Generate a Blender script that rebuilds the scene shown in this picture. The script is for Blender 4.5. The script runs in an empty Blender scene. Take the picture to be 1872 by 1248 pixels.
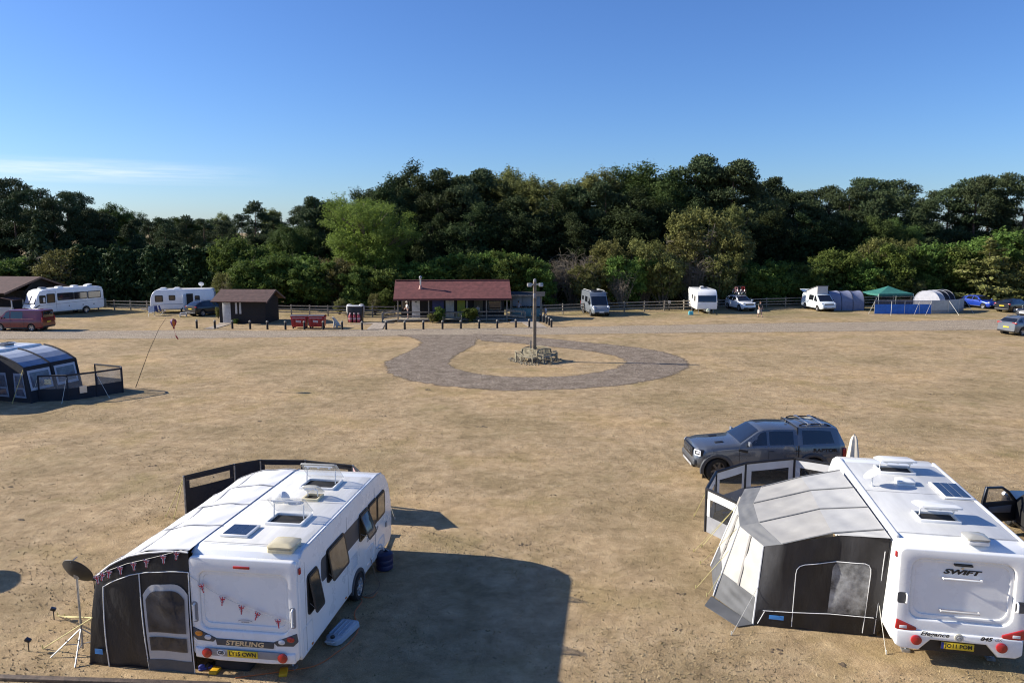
import bpy, bmesh, math, random
import numpy as np
from mathutils import Vector, Matrix, Euler

R = math.radians
SC = bpy.context.scene
COL = SC.collection
# ---------------------------------------------------------------- camera
F, Y0, CH = 1400.0, 423.0, 8.9           # focal length and horizon row in photo pixels, camera height in metres
PIT = math.atan((624 - Y0) / F)
cd = bpy.data.cameras.new('camera')
cam = bpy.data.objects.new('camera', cd)
COL.objects.link(cam)
cam.location = (0, 0, CH)
cam.rotation_euler = (math.pi / 2 - PIT, 0, 0)
cd.sensor_width = 36.0
cd.lens = 36.0 * F / 1872
cd.clip_start, cd.clip_end = 0.1, 5000
SC.camera = cam
# ---------------------------------------------------------------- sky
SUN_EL, SHADOW_AZ = 27.0, -7.5            # shadows fall towards +X, a little towards the camera
sdir = Vector((-math.cos(R(SUN_EL)) * math.cos(R(SHADOW_AZ)), -math.cos(R(SUN_EL)) * math.sin(R(SHADOW_AZ)), math.sin(R(SUN_EL))))
world = bpy.data.worlds.new('World')
SC.world = world
world.use_nodes = True
wn, wl = world.node_tree.nodes, world.node_tree.links
wn.clear()
sky = wn.new('ShaderNodeTexSky')
sky.sky_type = 'NISHITA'
sky.sun_disc = False
sky.sun_elevation = R(SUN_EL)
sky.sun_rotation = math.atan2(sdir.x, sdir.y)
sky.altitude = 0
sky.air_density, sky.dust_density, sky.ozone_density = 1.0, 0.45, 9.0
bg = wn.new('ShaderNodeBackground')
bg.inputs[1].default_value = 0.088
wo = wn.new('ShaderNodeOutputWorld')
# a thin streak of high cloud low over the wood
tc = wn.new('ShaderNodeTexCoord')
sep = wn.new('ShaderNodeSeparateXYZ')
wl.new(tc.outputs['Generated'], sep.inputs[0])
def wmath(op, a, b=None, c=None, clamp=False):
    n = wn.new('ShaderNodeMath'); n.operation = op; n.use_clamp = clamp
    for i, v in enumerate((a, b, c)):
        if v is None: continue
        if isinstance(v, (int, float)): n.inputs[i].default_value = v
        else: wl.new(v, n.inputs[i])
    return n.outputs[0]
az = wmath('ARCTAN2', sep.outputs['X'], sep.outputs['Y'])
mp = wn.new('ShaderNodeMapping'); mp.inputs['Scale'].default_value = (5.0, 5.0, 95.0)
wl.new(tc.outputs['Generated'], mp.inputs[0])
cn = wn.new('ShaderNodeTexNoise'); cn.inputs['Scale'].default_value = 1.6; cn.inputs['Detail'].default_value = 7; cn.inputs['Roughness'].default_value = .62
wl.new(mp.outputs[0], cn.inputs['Vector'])
def bump1(v, lo, mid, hi):
    a = wmath('DIVIDE', wmath('SUBTRACT', v, lo), mid - lo, clamp=True)
    b = wmath('DIVIDE', wmath('SUBTRACT', hi, v), hi - mid, clamp=True)
    return wmath('MULTIPLY', a, b)
band = bump1(sep.outputs['Z'], .052, .067, .083)
side = bump1(az, -.80, -.50, -.285)
cl = wmath('MULTIPLY', wmath('MULTIPLY', band, side), wmath('MULTIPLY_ADD', cn.outputs['Fac'], 3.2, -.95, clamp=True))
cl = wmath('MULTIPLY', cl, .55)
mixc = wn.new('ShaderNodeMix'); mixc.data_type = 'RGBA'
wl.new(cl, mixc.inputs['Factor'])
hsv = wn.new('ShaderNodeHueSaturation')
hsv.inputs['Saturation'].default_value, hsv.inputs['Hue'].default_value = 1.03, .508
hsv.inputs['Value'].default_value = 1.12
wl.new(sky.outputs[0], hsv.inputs['Color'])
wl.new(hsv.outputs[0], mixc.inputs[6])
mixc.inputs[7].default_value = (8.2, 8.3, 8.5, 1)
wl.new(mixc.outputs[2], bg.inputs[0])
wl.new(bg.outputs[0], wo.inputs[0])
# ---------------------------------------------------------------- sun
sl = bpy.data.lights.new('sun', 'SUN')
sl.energy, sl.angle, sl.color = 5.0, R(0.53), (1.0, .93, .82)
sun = bpy.data.objects.new('sun', sl)
COL.objects.link(sun)
sun.location = (-60, 10, 60)
sun.rotation_euler = (-sdir).to_track_quat('-Z', 'Y').to_euler()
# ---------------------------------------------------------------- exposure
vs = SC.view_settings
SC.display_settings.display_device = 'sRGB'
vs.view_transform, vs.look, vs.gamma, vs.use_curve_mapping = 'Standard', 'None', 1.0, False
vs.exposure = 0.72
SC.cycles.max_bounces = 6
SC.cycles.transparent_max_bounces = 10
SC.cycles.use_denoising = True
SC.cycles.filter_width = 1.1
# ================================================================ helpers
random.seed(4)
CP, SP = math.cos(PIT), math.sin(PIT)
def G(px, py, h=0.0):
    """photo pixel -> point on the horizontal plane z = h"""
    u, v = (px - 936) / F, -(py - 624) / F
    t = (h - CH) / (-SP + v * CP)
    return Vector((u * t, (CP + v * SP) * t, h))
def at_depth(px, py, Y):
    """photo pixel -> point at ground distance Y (distance taken from what the thing stands on)"""
    u, v = (px - 936) / F, -(py - 624) / F
    t = Y / (CP + v * SP)
    return Vector((u * t, Y, CH + (-SP + v * CP) * t))

MATS = {}
def nd(nt, t, **k):
    n = nt.nodes.new(t)
    for a, b in k.items():
        if a in n.inputs.keys(): n.inputs[a].default_value = b
        else: setattr(n, a, b)
    return n
def M(name, col, rough=.5, metal=0., var=.12, scale=3., bump=0., bscale=40., coat=0., alpha=1., col2=None, spec=.5, sss=0., stretch=None, rand=0.):
    """procedural material: base colour broken up by two noises, roughness variation, fine bump"""
    if name in MATS: return MATS[name]
    m = bpy.data.materials.new(name); m.use_nodes = True
    nt = m.node_tree; b = nt.nodes['Principled BSDF']; L = nt.links
    c = nd(nt, 'ShaderNodeTexCoord')
    vec = c.outputs['Object']
    if stretch:
        mpn = nd(nt, 'ShaderNodeMapping'); mpn.inputs['Scale'].default_value = stretch
        L.new(vec, mpn.inputs[0]); vec = mpn.outputs[0]
    n1 = nd(nt, 'ShaderNodeTexNoise', Scale=scale, Detail=6.0, Roughness=.6)
    L.new(vec, n1.inputs['Vector'])
    cr = nd(nt, 'ShaderNodeValToRGB')
    e = cr.color_ramp.elements
    d = col2 or tuple(x * (1 - var * 1.6) for x in col)
    lt = tuple(min(1, x * (1 + var)) for x in col)
    e[0].position, e[1].position = .33, .7
    e[0].color, e[1].color = (*d, 1), (*lt, 1)
    L.new(n1.outputs['Fac'], cr.inputs[0])
    out = cr.outputs[0]
    if rand:
        oi = nd(nt, 'ShaderNodeObjectInfo')
        h = nd(nt, 'ShaderNodeHueSaturation')
        mr = nd(nt, 'ShaderNodeMapRange'); mr.inputs[3].default_value = 1 - rand; mr.inputs[4].default_value = 1 + rand
        L.new(oi.outputs['Random'], mr.inputs[0]); L.new(mr.outputs[0], h.inputs['Value']); L.new(out, h.inputs['Color'])
        out = h.outputs[0]
    L.new(out, b.inputs['Base Color'])
    rm = nd(nt, 'ShaderNodeMapRange'); rm.inputs[3].default_value = max(.02, rough - .08); rm.inputs[4].default_value = min(1, rough + .08)
    L.new(n1.outputs['Fac'], rm.inputs[0]); L.new(rm.outputs[0], b.inputs['Roughness'])
    b.inputs['Metallic'].default_value = metal
    b.inputs['Coat Weight'].default_value = coat
    b.inputs['Coat Roughness'].default_value = .05
    b.inputs['Specular IOR Level'].default_value = spec
    b.inputs['Alpha'].default_value = alpha
    if bump:
        n2 = nd(nt, 'ShaderNodeTexNoise', Scale=bscale, Detail=4.0)
        L.new(vec, n2.inputs['Vector'])
        bp = nd(nt, 'ShaderNodeBump', Strength=bump, Distance=.02)
        L.new(n2.outputs['Fac'], bp.inputs['Height']); L.new(bp.outputs[0], b.inputs['Normal'])
    MATS[name] = m
    return m

class B:
    """collects faces for ONE mesh"""
    def __init__(s): s.v, s.f = [], []
    def add(s, vs, fs):
        o = len(s.v); s.v += [tuple(v) for v in vs]; s.f += [tuple(i + o for i in f) for f in fs]; return s
    def box(s, c, d, m=None, top=(1, 1)):
        x, y, z = d[0] / 2, d[1] / 2, d[2] / 2
        vs = [Vector((a * x * (top[0] if k > 0 else 1), b * y * (top[1] if k > 0 else 1), k * z)) for k in (-1, 1) for a, b in ((-1, -1), (1, -1), (1, 1), (-1, 1))]
        if m is not None:
            if isinstance(m, (int, float)): m = Matrix.Rotation(m, 3, 'Z')
            vs = [m @ v for v in vs]
        c = Vector(c)
        return s.add([v + c for v in vs], [(3, 2, 1, 0), (4, 5, 6, 7), (0, 1, 5, 4), (1, 2, 6, 5), (2, 3, 7, 6), (3, 0, 4, 7)])
    def bar(s, a, b, w, h, up=(0, 0, 1)):
        """rectangular bar from a to b"""
        a, b = Vector(a), Vector(b); d = (b - a)
        z = Vector(up); x = d.normalized()
        if abs(x.dot(z)) > .98: z = Vector((1, 0, 0))
        y = z.cross(x).normalized(); z = x.cross(y)
        vs = [p + y * (i * w / 2) + z * (j * h / 2) for p in (a, b) for i, j in ((-1, -1), (1, -1), (1, 1), (-1, 1))]
        return s.add(vs, [(3, 2, 1, 0), (4, 5, 6, 7), (0, 1, 5, 4), (1, 2, 6, 5), (2, 3, 7, 6), (3, 0, 4, 7)])
    def tube(s, pts, r, n=6, cap=True):
        pts = [Vector(p) for p in pts]; rs = r if isinstance(r, (list, tuple)) else [r] * len(pts)
        vs = []; prev = None
        for i, p in enumerate(pts):
            d = (pts[min(i + 1, len(pts) - 1)] - pts[max(i - 1, 0)])
            d = d.normalized() if d.length > 1e-9 else Vector((0, 0, 1))
            u = prev if prev is not None else (Vector((0, 0, 1)) if abs(d.z) < .9 else Vector((1, 0, 0)))
            u = (u - d * u.dot(d)).normalized(); prev = u; w = d.cross(u)
            vs += [p + (u * math.cos(2 * math.pi * k / n) + w * math.sin(2 * math.pi * k / n)) * rs[i] for k in range(n)]
        fs = [(i * n + k, i * n + (k + 1) % n, (i + 1) * n + (k + 1) % n, (i + 1) * n + k) for i in range(len(pts) - 1) for k in range(n)]
        if cap: fs += [tuple(reversed(range(n))), tuple(range((len(pts) - 1) * n, len(pts) * n))]
        return s.add(vs, fs)
    def lathe(s, prof, n=16, c=(0, 0, 0), m=None, sc=(1, 1), cap=True):
        vs = []
        for r, z in prof:
            for k in range(n):
                v = Vector((r * math.cos(2 * math.pi * k / n) * sc[0], r * math.sin(2 * math.pi * k / n) * sc[1], z))
                if m is not None: v = m @ v
                vs.append(v + Vector(c))
        fs = [(i * n + k, i * n + (k + 1) % n, (i + 1) * n + (k + 1) % n, (i + 1) * n + k) for i in range(len(prof) - 1) for k in range(n)]
        if cap: fs += [tuple(reversed(range(n))), tuple(range((len(prof) - 1) * n, len(prof) * n))]
        return s.add(vs, fs)
    def ball(s, c, r, n=10, m=None):
        r = r if isinstance(r, (tuple, list)) else (r, r, r)
        prof = [(max(1e-3, math.sin(math.pi * i / n)), -math.cos(math.pi * i / n)) for i in range(n + 1)]
        sub = B(); sub.lathe(prof, n + 2)
        vs = [Vector((v[0] * r[0], v[1] * r[1], v[2] * r[2])) for v in sub.v]
        if m is not None: vs = [m @ v for v in vs]
        return s.add([v + Vector(c) for v in vs], sub.f)
    def prism(s, poly, a, b, fn):
        """poly of (u,v); fn(u,v,w) -> point; w from a to b"""
        n = len(poly)
        vs = [fn(u, v, a) for u, v in poly] + [fn(u, v, b) for u, v in poly]
        fs = [tuple(reversed(range(n))), tuple(range(n, 2 * n))] + [(i, (i + 1) % n, n + (i + 1) % n, n + i) for i in range(n)]
        return s.add(vs, fs)
    def ring(s, outer, inner, a, b, fn):
        n = len(outer)
        vs = [fn(u, v, w) for loop, w in ((outer, a), (outer, b), (inner, b), (inner, a)) for u, v in loop]
        fs = [(q * n + i, q * n + (i + 1) % n, ((q + 1) % 4) * n + (i + 1) % n, ((q + 1) % 4) * n + i) for q in range(4) for i in range(n)]
        return s.add(vs, fs)
    def grid(s, fn, nu, nv):
        vs = [fn(i / nu, j / nv) for j in range(nv + 1) for i in range(nu + 1)]
        w = nu + 1
        return s.add(vs, [(j * w + i, j * w + i + 1, (j + 1) * w + i + 1, (j + 1) * w + i) for j in range(nv) for i in range(nu)])
    def poly(s, pts): return s.add(pts, [tuple(range(len(pts)))])
    def slab(s, pts, t):
        """flat polygon pts with thickness t along its normal, centred"""
        pts = [Vector(p) for p in pts]; nrm = Vector((0, 0, 0)); c = sum(pts, Vector()) / len(pts)
        for i in range(len(pts)): nrm += (pts[i] - c).cross(pts[(i + 1) % len(pts)] - c)
        nrm = nrm.normalized() * t / 2; n = len(pts)
        return s.add([p + nrm for p in pts] + [p - nrm for p in pts], [tuple(range(n)), tuple(reversed(range(n, 2 * n)))] + [(i, n + i, n + (i + 1) % n, (i + 1) % n) for i in range(n)])
    def mesh(s, name, bevel=0, seg=2, smooth=40, fix=True, weld=False, bang=50):
        me = bpy.data.meshes.new(name)
        me.from_pydata(s.v, [], s.f)
        if bevel or fix or weld:
            bm = bmesh.new(); bm.from_mesh(me)
            if weld: bmesh.ops.remove_doubles(bm, verts=bm.verts, dist=1e-4)
            if fix: bmesh.ops.recalc_face_normals(bm, faces=bm.faces)
            if bevel:
                es = [e for e in bm.edges if len(e.link_faces) == 2 and e.calc_face_angle(0) > R(bang)]
                bmesh.ops.bevel(bm, geom=es, offset=bevel, segments=seg, profile=.5, affect='EDGES', clamp_overlap=True)
            bm.to_mesh(me); bm.free()
        if smooth:
            me.shade_smooth()
            me.set_sharp_from_angle(angle=R(smooth))
        return me
    def ob(s, name, mat, parent=None, **k):
        return link(name, s.mesh(name, **k), mat, parent)
def link(name, me, mat=None, parent=None):
    if mat is not None and not me.materials: me.materials.append(mat)
    o = bpy.data.objects.new(name, me); COL.objects.link(o)
    if parent: o.parent = parent
    return o
def tag(o, label, cat, group=None, kind=None):
    o['label'] = label; o['category'] = cat
    if group: o['group'] = group
    if kind: o['kind'] = kind
    return o
def thing(name, label, cat, loc=(0, 0, 0), rz=0, group=None):
    o = bpy.data.objects.new(name, None); COL.objects.link(o)
    o.empty_display_size = .2
    o.location = loc; o.rotation_euler = (0, 0, rz)
    return tag(o, label, cat, group)
def struct(o, kind='structure'):
    o['kind'] = kind; return o
def dup(root, loc, rz=0, label=None, scale=None):
    r = root.copy(); COL.objects.link(r); r.location = loc; r.rotation_euler = (0, 0, rz)
    if scale is not None: r.scale = scale if isinstance(scale, tuple) else (scale,) * 3
    if label: r['label'] = label
    for ch in list(root.children):
        c = ch.copy(); COL.objects.link(c); c.parent = r
        for g in ch.children:
            d = g.copy(); COL.objects.link(d); d.parent = c
    return r
def np_mesh(name, v, f, smooth=False):
    """fast mesh from arrays: v (N,3), f (M,k)"""
    v = np.asarray(v, dtype=np.float32); f = np.asarray(f, dtype=np.int32); k = f.shape[1]
    me = bpy.data.meshes.new(name)
    me.vertices.add(len(v)); me.vertices.foreach_set('co', v.ravel())
    me.loops.add(f.size); me.loops.foreach_set('vertex_index', f.ravel())
    me.polygons.add(len(f)); me.polygons.foreach_set('loop_start', np.arange(0, f.size, k, dtype=np.int32))
    try: me.polygons.foreach_set('loop_total', np.full(len(f), k, dtype=np.int32))
    except Exception: pass
    me.update(calc_edges=True); me.validate()
    if smooth: me.shade_smooth()
    return me
def text(name, s, size, parent, loc, right, up, mat, depth=.004, shear=0., align='CENTER', sx=1., bold=0.):
    cu = bpy.data.curves.new(name, 'FONT'); cu.body = s; cu.size = size; cu.extrude = depth; cu.shear = shear
    cu.align_x, cu.align_y = align, 'CENTER'; cu.offset = bold; cu.resolution_u = 3
    tmp = bpy.data.objects.new('tmp_text', cu); COL.objects.link(tmp)
    me = bpy.data.meshes.new_from_object(tmp.evaluated_get(bpy.context.evaluated_depsgraph_get()))
    bpy.data.objects.remove(tmp); bpy.data.curves.remove(cu)
    r, u = Vector(right).normalized(), Vector(up).normalized(); n = r.cross(u)
    mx = Matrix((r * sx, u, n)).transposed()
    me.transform(Matrix.Translation(Vector(loc)) @ mx.to_4x4())
    me.name = name
    return link(name, me, mat, parent)
def rrect(x0, x1, y0, y1, r, n=4):
    """rounded rectangle loop"""
    pts = []
    for cx, cy, a in ((x1 - r, y1 - r, 0), (x0 + r, y1 - r, 90), (x0 + r, y0 + r, 180), (x1 - r, y0 + r, 270)):
        for i in range(n + 1):
            t = R(a + 90 * i / n); pts.append((cx + r * math.cos(t), cy + r * math.sin(t)))
    return pts
def lerp(a, b, t): return a + (b - a) * t
def interp(tab, x):
    """tab sorted by x descending or ascending"""
    t = sorted(tab)
    if x <= t[0][0]: return t[0][1]
    for (a, fa), (b, fb) in zip(t, t[1:]):
        if x <= b: return lerp(fa, fb, (x - a) / (b - a) if b > a else 0)
    return t[-1][1]
def strip(path, w, side):
    """flat tape along path; side(i) gives its half-width direction"""
    b = B(); vs = []
    for i, p in enumerate(path): d = side(i) * (w / 2); vs += [p - d, p + d]
    b.add(vs, [(2 * i, 2 * i + 1, 2 * i + 3, 2 * i + 2) for i in range(len(path) - 1)]); return b
def rope(name, label, a, b, mat, r=.008, group=None, sag=0):
    """a guy line pegged into the ground"""
    a, b = Vector(a), Vector(b); t = B()
    t.tube([a, a.lerp(b, .5) - Vector((0, 0, sag)), b], r, 4)
    t.tube([b + Vector((0, 0, .09)), b - Vector((0, 0, .03))], .013, 5)
    o = t.ob(name, mat); return tag(o, label, 'guy line', group)

# ---------------------------------------------------------------- shared materials
WHITE = M('white_gelcoat', (.86, .86, .84), .28, var=.03, scale=1.2, coat=.3)
ROOFW = M('caravan_roof_white', (.80, .78, .73), .42, var=.05, scale=2.2, col2=(.66, .645, .58), bump=.05, bscale=25, stretch=(.35, 1.6, 1))
PLASW = M('white_plastic', (.78, .78, .76), .4, var=.05)
CREAM = M('aged_cream_plastic', (.66, .58, .38), .4, var=.15)
BLACK = M('black_plastic', (.018, .018, .02), .45, var=.2)
RUB = M('tyre_rubber', (.018, .018, .018), .85, var=.3, scale=8, bump=.3)
DKGREY = M('dark_grey_plastic', (.075, .078, .085), .5, var=.1)
GREY = M('mid_grey_plastic', (.3, .3, .31), .5, var=.1)
ALU = M('aluminium', (.62, .62, .63), .35, metal=1, var=.08)
RIM = M('alloy_rim', (.50, .50, .52), .3, metal=.9, var=.1)
STEEL = M('galvanised_steel', (.42, .43, .44), .45, metal=.8, var=.2, scale=12)
GLASS = M('dark_vehicle_glass', (.012, .014, .018), .06, var=.1, spec=.8, coat=.5)
SMOKE = M('bronze_acrylic_window', (.055, .045, .035), .08, var=.35, scale=1.4, spec=.7, coat=.4)
LAMPR = M('red_lamp_lens', (.42, .02, .02), .2, var=.15, coat=.5)
LAMPW = M('clear_lamp_lens', (.72, .74, .76), .12, var=.12, coat=.6)
LAMPO = M('amber_lamp_lens', (.65, .22, .02), .2, var=.1, coat=.5)
YPLATE = M('yellow_plate', (.72, .52, .03), .4, var=.05)
WPLATE = M('white_plate', (.8, .8, .78), .4, var=.05)
SOLAR = M('solar_cells', (.02, .024, .04), .14, var=.3, scale=9, coat=.4)
CLEAR = M('clear_acrylic', (.75, .74, .68), .12, var=.08, alpha=.42)
BLKFAB = M('black_awning_fabric', (.017, .018, .022), .5, var=.3, scale=2.2, bump=1., bscale=5, stretch=(1, 1, .4))
WHTFAB = M('white_awning_fabric', (.72, .72, .71), .7, var=.05, scale=1.5, bump=.3, bscale=4)
GRYFAB = M('grey_awning_fabric', (.105, .108, .112), .7, var=.16, scale=2, bump=.4, bscale=5)
LGRYFAB = M('light_grey_fabric', (.52, .51, .49), .7, var=.06, scale=1.6, bump=.35, bscale=4)
PIPING = M('white_piping', (.75, .75, .74), .6, var=.05)
FILM = M('clear_film_window', (.42, .43, .44), .1, var=.3, scale=1.5, alpha=.3, bump=.4, bscale=5)
MESHW = M('grey_mesh_window', (.20, .20, .20), .5, var=.2, alpha=.55)
YROPE = M('yellow_guy_rope', (.50, .44, .18), .7, var=.1)
WROPE = M('white_guy_rope', (.66, .64, .56), .7, var=.1)
WOODD = M('dark_stained_timber', (.014, .012, .012), .75, var=.4, scale=5, bump=.4, bscale=30, stretch=(1, 6, 6))
WOODG = M('weathered_timber', (.27, .235, .185), .8, var=.3, scale=6, bump=.5, bscale=30, rand=.15)
WOODB = M('brown_timber', (.11, .075, .05), .75, var=.35, scale=6, bump=.4, bscale=30)
REDP = M('red_bin_paint', (.36, .018, .022), .45, var=.2, scale=2.5)
REDF = M('red_print', (.5, .03, .04), .6, var=.1)
BLUEF = M('blue_print', (.03, .05, .28), .6, var=.1)
ORANGE = M('orange_cable', (.62, .18, .05), .55, var=.1)
YELP = M('yellow_plastic', (.75, .42, .02), .45, var=.1)
# ================================================================ the setting
def ground_material():
    m = bpy.data.materials.new('dry_grass_ground'); m.use_nodes = True
    nt = m.node_tree; L = nt.links; b = nt.nodes['Principled BSDF']
    c = nd(nt, 'ShaderNodeTexCoord').outputs['Object']
    def noise(scale, detail=6., rough=.6, stretch=None, dist=0.):
        v = c
        if stretch:
            mpn = nd(nt, 'ShaderNodeMapping'); mpn.inputs['Scale'].default_value = stretch; L.new(c, mpn.inputs[0]); v = mpn.outputs[0]
        n = nd(nt, 'ShaderNodeTexNoise', Scale=scale, Detail=detail, Roughness=rough, Distortion=dist); L.new(v, n.inputs['Vector']); return n.outputs['Fac']
    def ramp(f, stops):
        r = nd(nt, 'ShaderNodeValToRGB'); e = r.color_ramp.elements
        e[0].position, e[0].color = stops[0][0], (*stops[0][1], 1)
        e[1].position, e[1].color = stops[-1][0], (*stops[-1][1], 1)
        for p, q in stops[1:-1]:
            x = e.new(p); x.color = (*q, 1)
        L.new(f, r.inputs[0]); return r.outputs[0]
    def mix(f, a, bb, mode='MIX'):
        n = nd(nt, 'ShaderNodeMix', data_type='RGBA', blend_type=mode)
        for k, v in ((0, f), (6, a), (7, bb)):
            if isinstance(v, (int, float)): n.inputs[k].default_value = v
            elif isinstance(v, tuple): n.inputs[k].default_value = (*v, 1)
            else: L.new(v, n.inputs[k])
        return n.outputs[2]
    straw = ramp(noise(1.7, 9., .74, None, .25), [(.28, (.275, .196, .112)), (.5, (.440, .320, .188)), (.72, (.60, .452, .282))])
    big = ramp(noise(.16, 5., .6), [(.38, (.78, .79, .74)), (.5, (1, 1, 1)), (.65, (1.12, 1.07, .98))])
    col = mix(1., straw, big, 'MULTIPLY')
    # mown / trodden streaks running across the field
    st = ramp(noise(.55, 7., .72, (.75, 1.0, 1), .4), [(.36, (.66, .67, .62)), (.52, (1.0, 1.0, .97)), (.68, (1.2, 1.17, 1.1))])
    col = mix(.55, col, st, 'MULTIPLY')
    # greener turf in patches, more of it beyond the track
    sx = nd(nt, 'ShaderNodeSeparateXYZ'); L.new(c, sx.inputs[0])
    mr = nd(nt, 'ShaderNodeMapRange', clamp=True); mr.inputs[1].default_value, mr.inputs[2].default_value = 74, 84
    mr.inputs[3].default_value, mr.inputs[4].default_value = .05, .22
    L.new(sx.outputs['Y'], mr.inputs[0])
    ad = nd(nt, 'ShaderNodeMath', operation='ADD'); L.new(noise(.32, 6., .65), ad.inputs[0]); L.new(mr.outputs[0], ad.inputs[1])
    gm = ramp(ad.outputs[0], [(.56, (0, 0, 0)), (.80, (.60, .60, .60))])
    green = ramp(noise(5., 6., .7), [(.3, (.10, .098, .034)), (.7, (.25, .225, .09))])
    col = mix(gm, col, green)
    # bare brown patches and worm-cast specks
    bare = ramp(noise(.75, 7., .7, None, .6), [(.64, (0, 0, 0)), (.73, (.55, .55, .55))])
    col = mix(bare, col, (.23, .165, .115))
    speck = ramp(noise(6.5, 6., .66, (1, .8, 1), .5), [(.63, (0, 0, 0)), (.75, (.6, .6, .6))])
    col = mix(speck, col, (.06, .045, .025))
    fine = ramp(noise(38., 4., .75), [(.3, (.52, .52, .50)), (.55, (1, 1, 1)), (.75, (1.45, 1.42, 1.33))])
    col = mix(.85, col, fine, 'MULTIPLY')
    L.new(col, b.inputs['Base Color'])
    b.inputs['Roughness'].default_value = .95
    b.inputs['Specular IOR Level'].default_value = .1
    hs = nd(nt, 'ShaderNodeMath', operation='MULTIPLY_ADD'); L.new(noise(3.2, 5., .65), hs.inputs[0]); hs.inputs[1].default_value = 1.6
    L.new(noise(24., 5., .75), hs.inputs[2])
    bp = nd(nt, 'ShaderNodeBump', Strength=.75, Distance=.05); L.new(hs.outputs[0], bp.inputs['Height']); L.new(bp.outputs[0], b.inputs['Normal'])
    return m
GM = ground_material()
g = B(); g.poly([(-2500, -300, 0), (2500, -300, 0), (2500, 4500, 0), (-2500, 4500, 0)])
struct(g.ob('ground', GM, smooth=0))

def gravel_material(name, c0, c1, c2, streak):
    m = bpy.data.materials.new(name); m.use_nodes = True
    nt = m.node_tree; L = nt.links; b = nt.nodes['Principled BSDF']
    c = nd(nt, 'ShaderNodeTexCoord').outputs['Object']
    v = nd(nt, 'ShaderNodeTexVoronoi', Scale=26.0); L.new(c, v.inputs['Vector'])
    n = nd(nt, 'ShaderNodeTexNoise', Scale=1.3, Detail=7.0, Roughness=.7)
    mpn = nd(nt, 'ShaderNodeMapping'); mpn.inputs['Scale'].default_value = streak; L.new(c, mpn.inputs[0]); L.new(mpn.outputs[0], n.inputs['Vector'])
    r = nd(nt, 'ShaderNodeValToRGB'); e = r.color_ramp.elements
    e[0].position, e[0].color, e[1].position, e[1].color = .3, (*c0, 1), .72, (*c2, 1); x = e.new(.5); x.color = (*c1, 1)
    L.new(n.outputs['Fac'], r.inputs[0])
    sv = nd(nt, 'ShaderNodeSeparateColor'); L.new(v.outputs['Color'], sv.inputs[0])
    mr = nd(nt, 'ShaderNodeMapRange'); mr.inputs[3].default_value, mr.inputs[4].default_value = .38, 1.62; L.new(sv.outputs[0], mr.inputs[0])
    mx = nd(nt, 'ShaderNodeMix', data_type='RGBA', blend_type='MULTIPLY'); mx.inputs[0].default_value = .9
    L.new(r.outputs[0], mx.inputs[6]); L.new(mr.outputs[0], mx.inputs[7])
    n3 = nd(nt, 'ShaderNodeTexNoise', Scale=6.5, Detail=8.0, Roughness=.85); L.new(c, n3.inputs['Vector'])
    m3 = nd(nt, 'ShaderNodeMapRange'); m3.inputs[1].default_value, m3.inputs[2].default_value, m3.inputs[3].default_value, m3.inputs[4].default_value = .36, .64, .55, 1.45; L.new(n3.outputs['Fac'], m3.inputs[0])
    mx2 = nd(nt, 'ShaderNodeMix', data_type='RGBA', blend_type='MULTIPLY'); mx2.inputs[0].default_value = .9; L.new(mx.outputs[2], mx2.inputs[6]); L.new(m3.outputs[0], mx2.inputs[7])
    L.new(mx2.outputs[2], b.inputs['Base Color'])
    b.inputs['Roughness'].default_value = .9; b.inputs['Specular IOR Level'].default_value = .2
    bp = nd(nt, 'ShaderNodeBump', Strength=.8, Distance=.03); L.new(v.outputs['Distance'], bp.inputs['Height']); L.new(bp.outputs[0], b.inputs['Normal'])
    # the worn edge lets turf through: vertex attribute 'edge' broken up by noise
    at = nd(nt, 'ShaderNodeAttribute', attribute_name='edge')
    n2 = nd(nt, 'ShaderNodeTexNoise', Scale=1.1, Detail=9.0, Roughness=.8); L.new(c, n2.inputs['Vector'])
    a1 = nd(nt, 'ShaderNodeMath', operation='MULTIPLY_ADD'); L.new(at.outputs['Fac'], a1.inputs[0]); a1.inputs[1].default_value = 1.25
    s1 = nd(nt, 'ShaderNodeMath', operation='MULTIPLY_ADD'); L.new(n2.outputs['Fac'], s1.inputs[0]); s1.inputs[1].default_value = 2.2; s1.inputs[2].default_value = -1.32
    L.new(s1.outputs[0], a1.inputs[2])
    s2 = nd(nt, 'ShaderNodeMath', operation='MULTIPLY', use_clamp=True); L.new(a1.outputs[0], s2.inputs[0]); s2.inputs[1].default_value = 3.2
    L.new(s2.outputs[0], b.inputs['Alpha'])
    return m
def catmull(pts, n):
    P = [Vector(p) for p in pts]; P = [P[0] * 2 - P[1]] + P + [P[-1] * 2 - P[-2]]
    fine = []
    for i in range(1, len(P) - 2):
        for k in range(12):
            t = k / 12
            fine.append(.5 * ((2 * P[i]) + (P[i + 1] - P[i - 1]) * t + (2 * P[i - 1] - 5 * P[i] + 4 * P[i + 1] - P[i + 2]) * t * t + (3 * P[i] - P[i - 1] - 3 * P[i + 1] + P[i + 2]) * t ** 3))
    fine.append(P[-2])
    d = [0]
    for a, b in zip(fine, fine[1:]): d.append(d[-1] + (b - a).length)
    out = []; j = 0
    for k in range(n + 1):
        s = d[-1] * k / n
        while j < len(d) - 2 and d[j + 1] < s: j += 1
        out.append(fine[j].lerp(fine[j + 1], (s - d[j]) / max(1e-9, d[j + 1] - d[j])))
    return out
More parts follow.
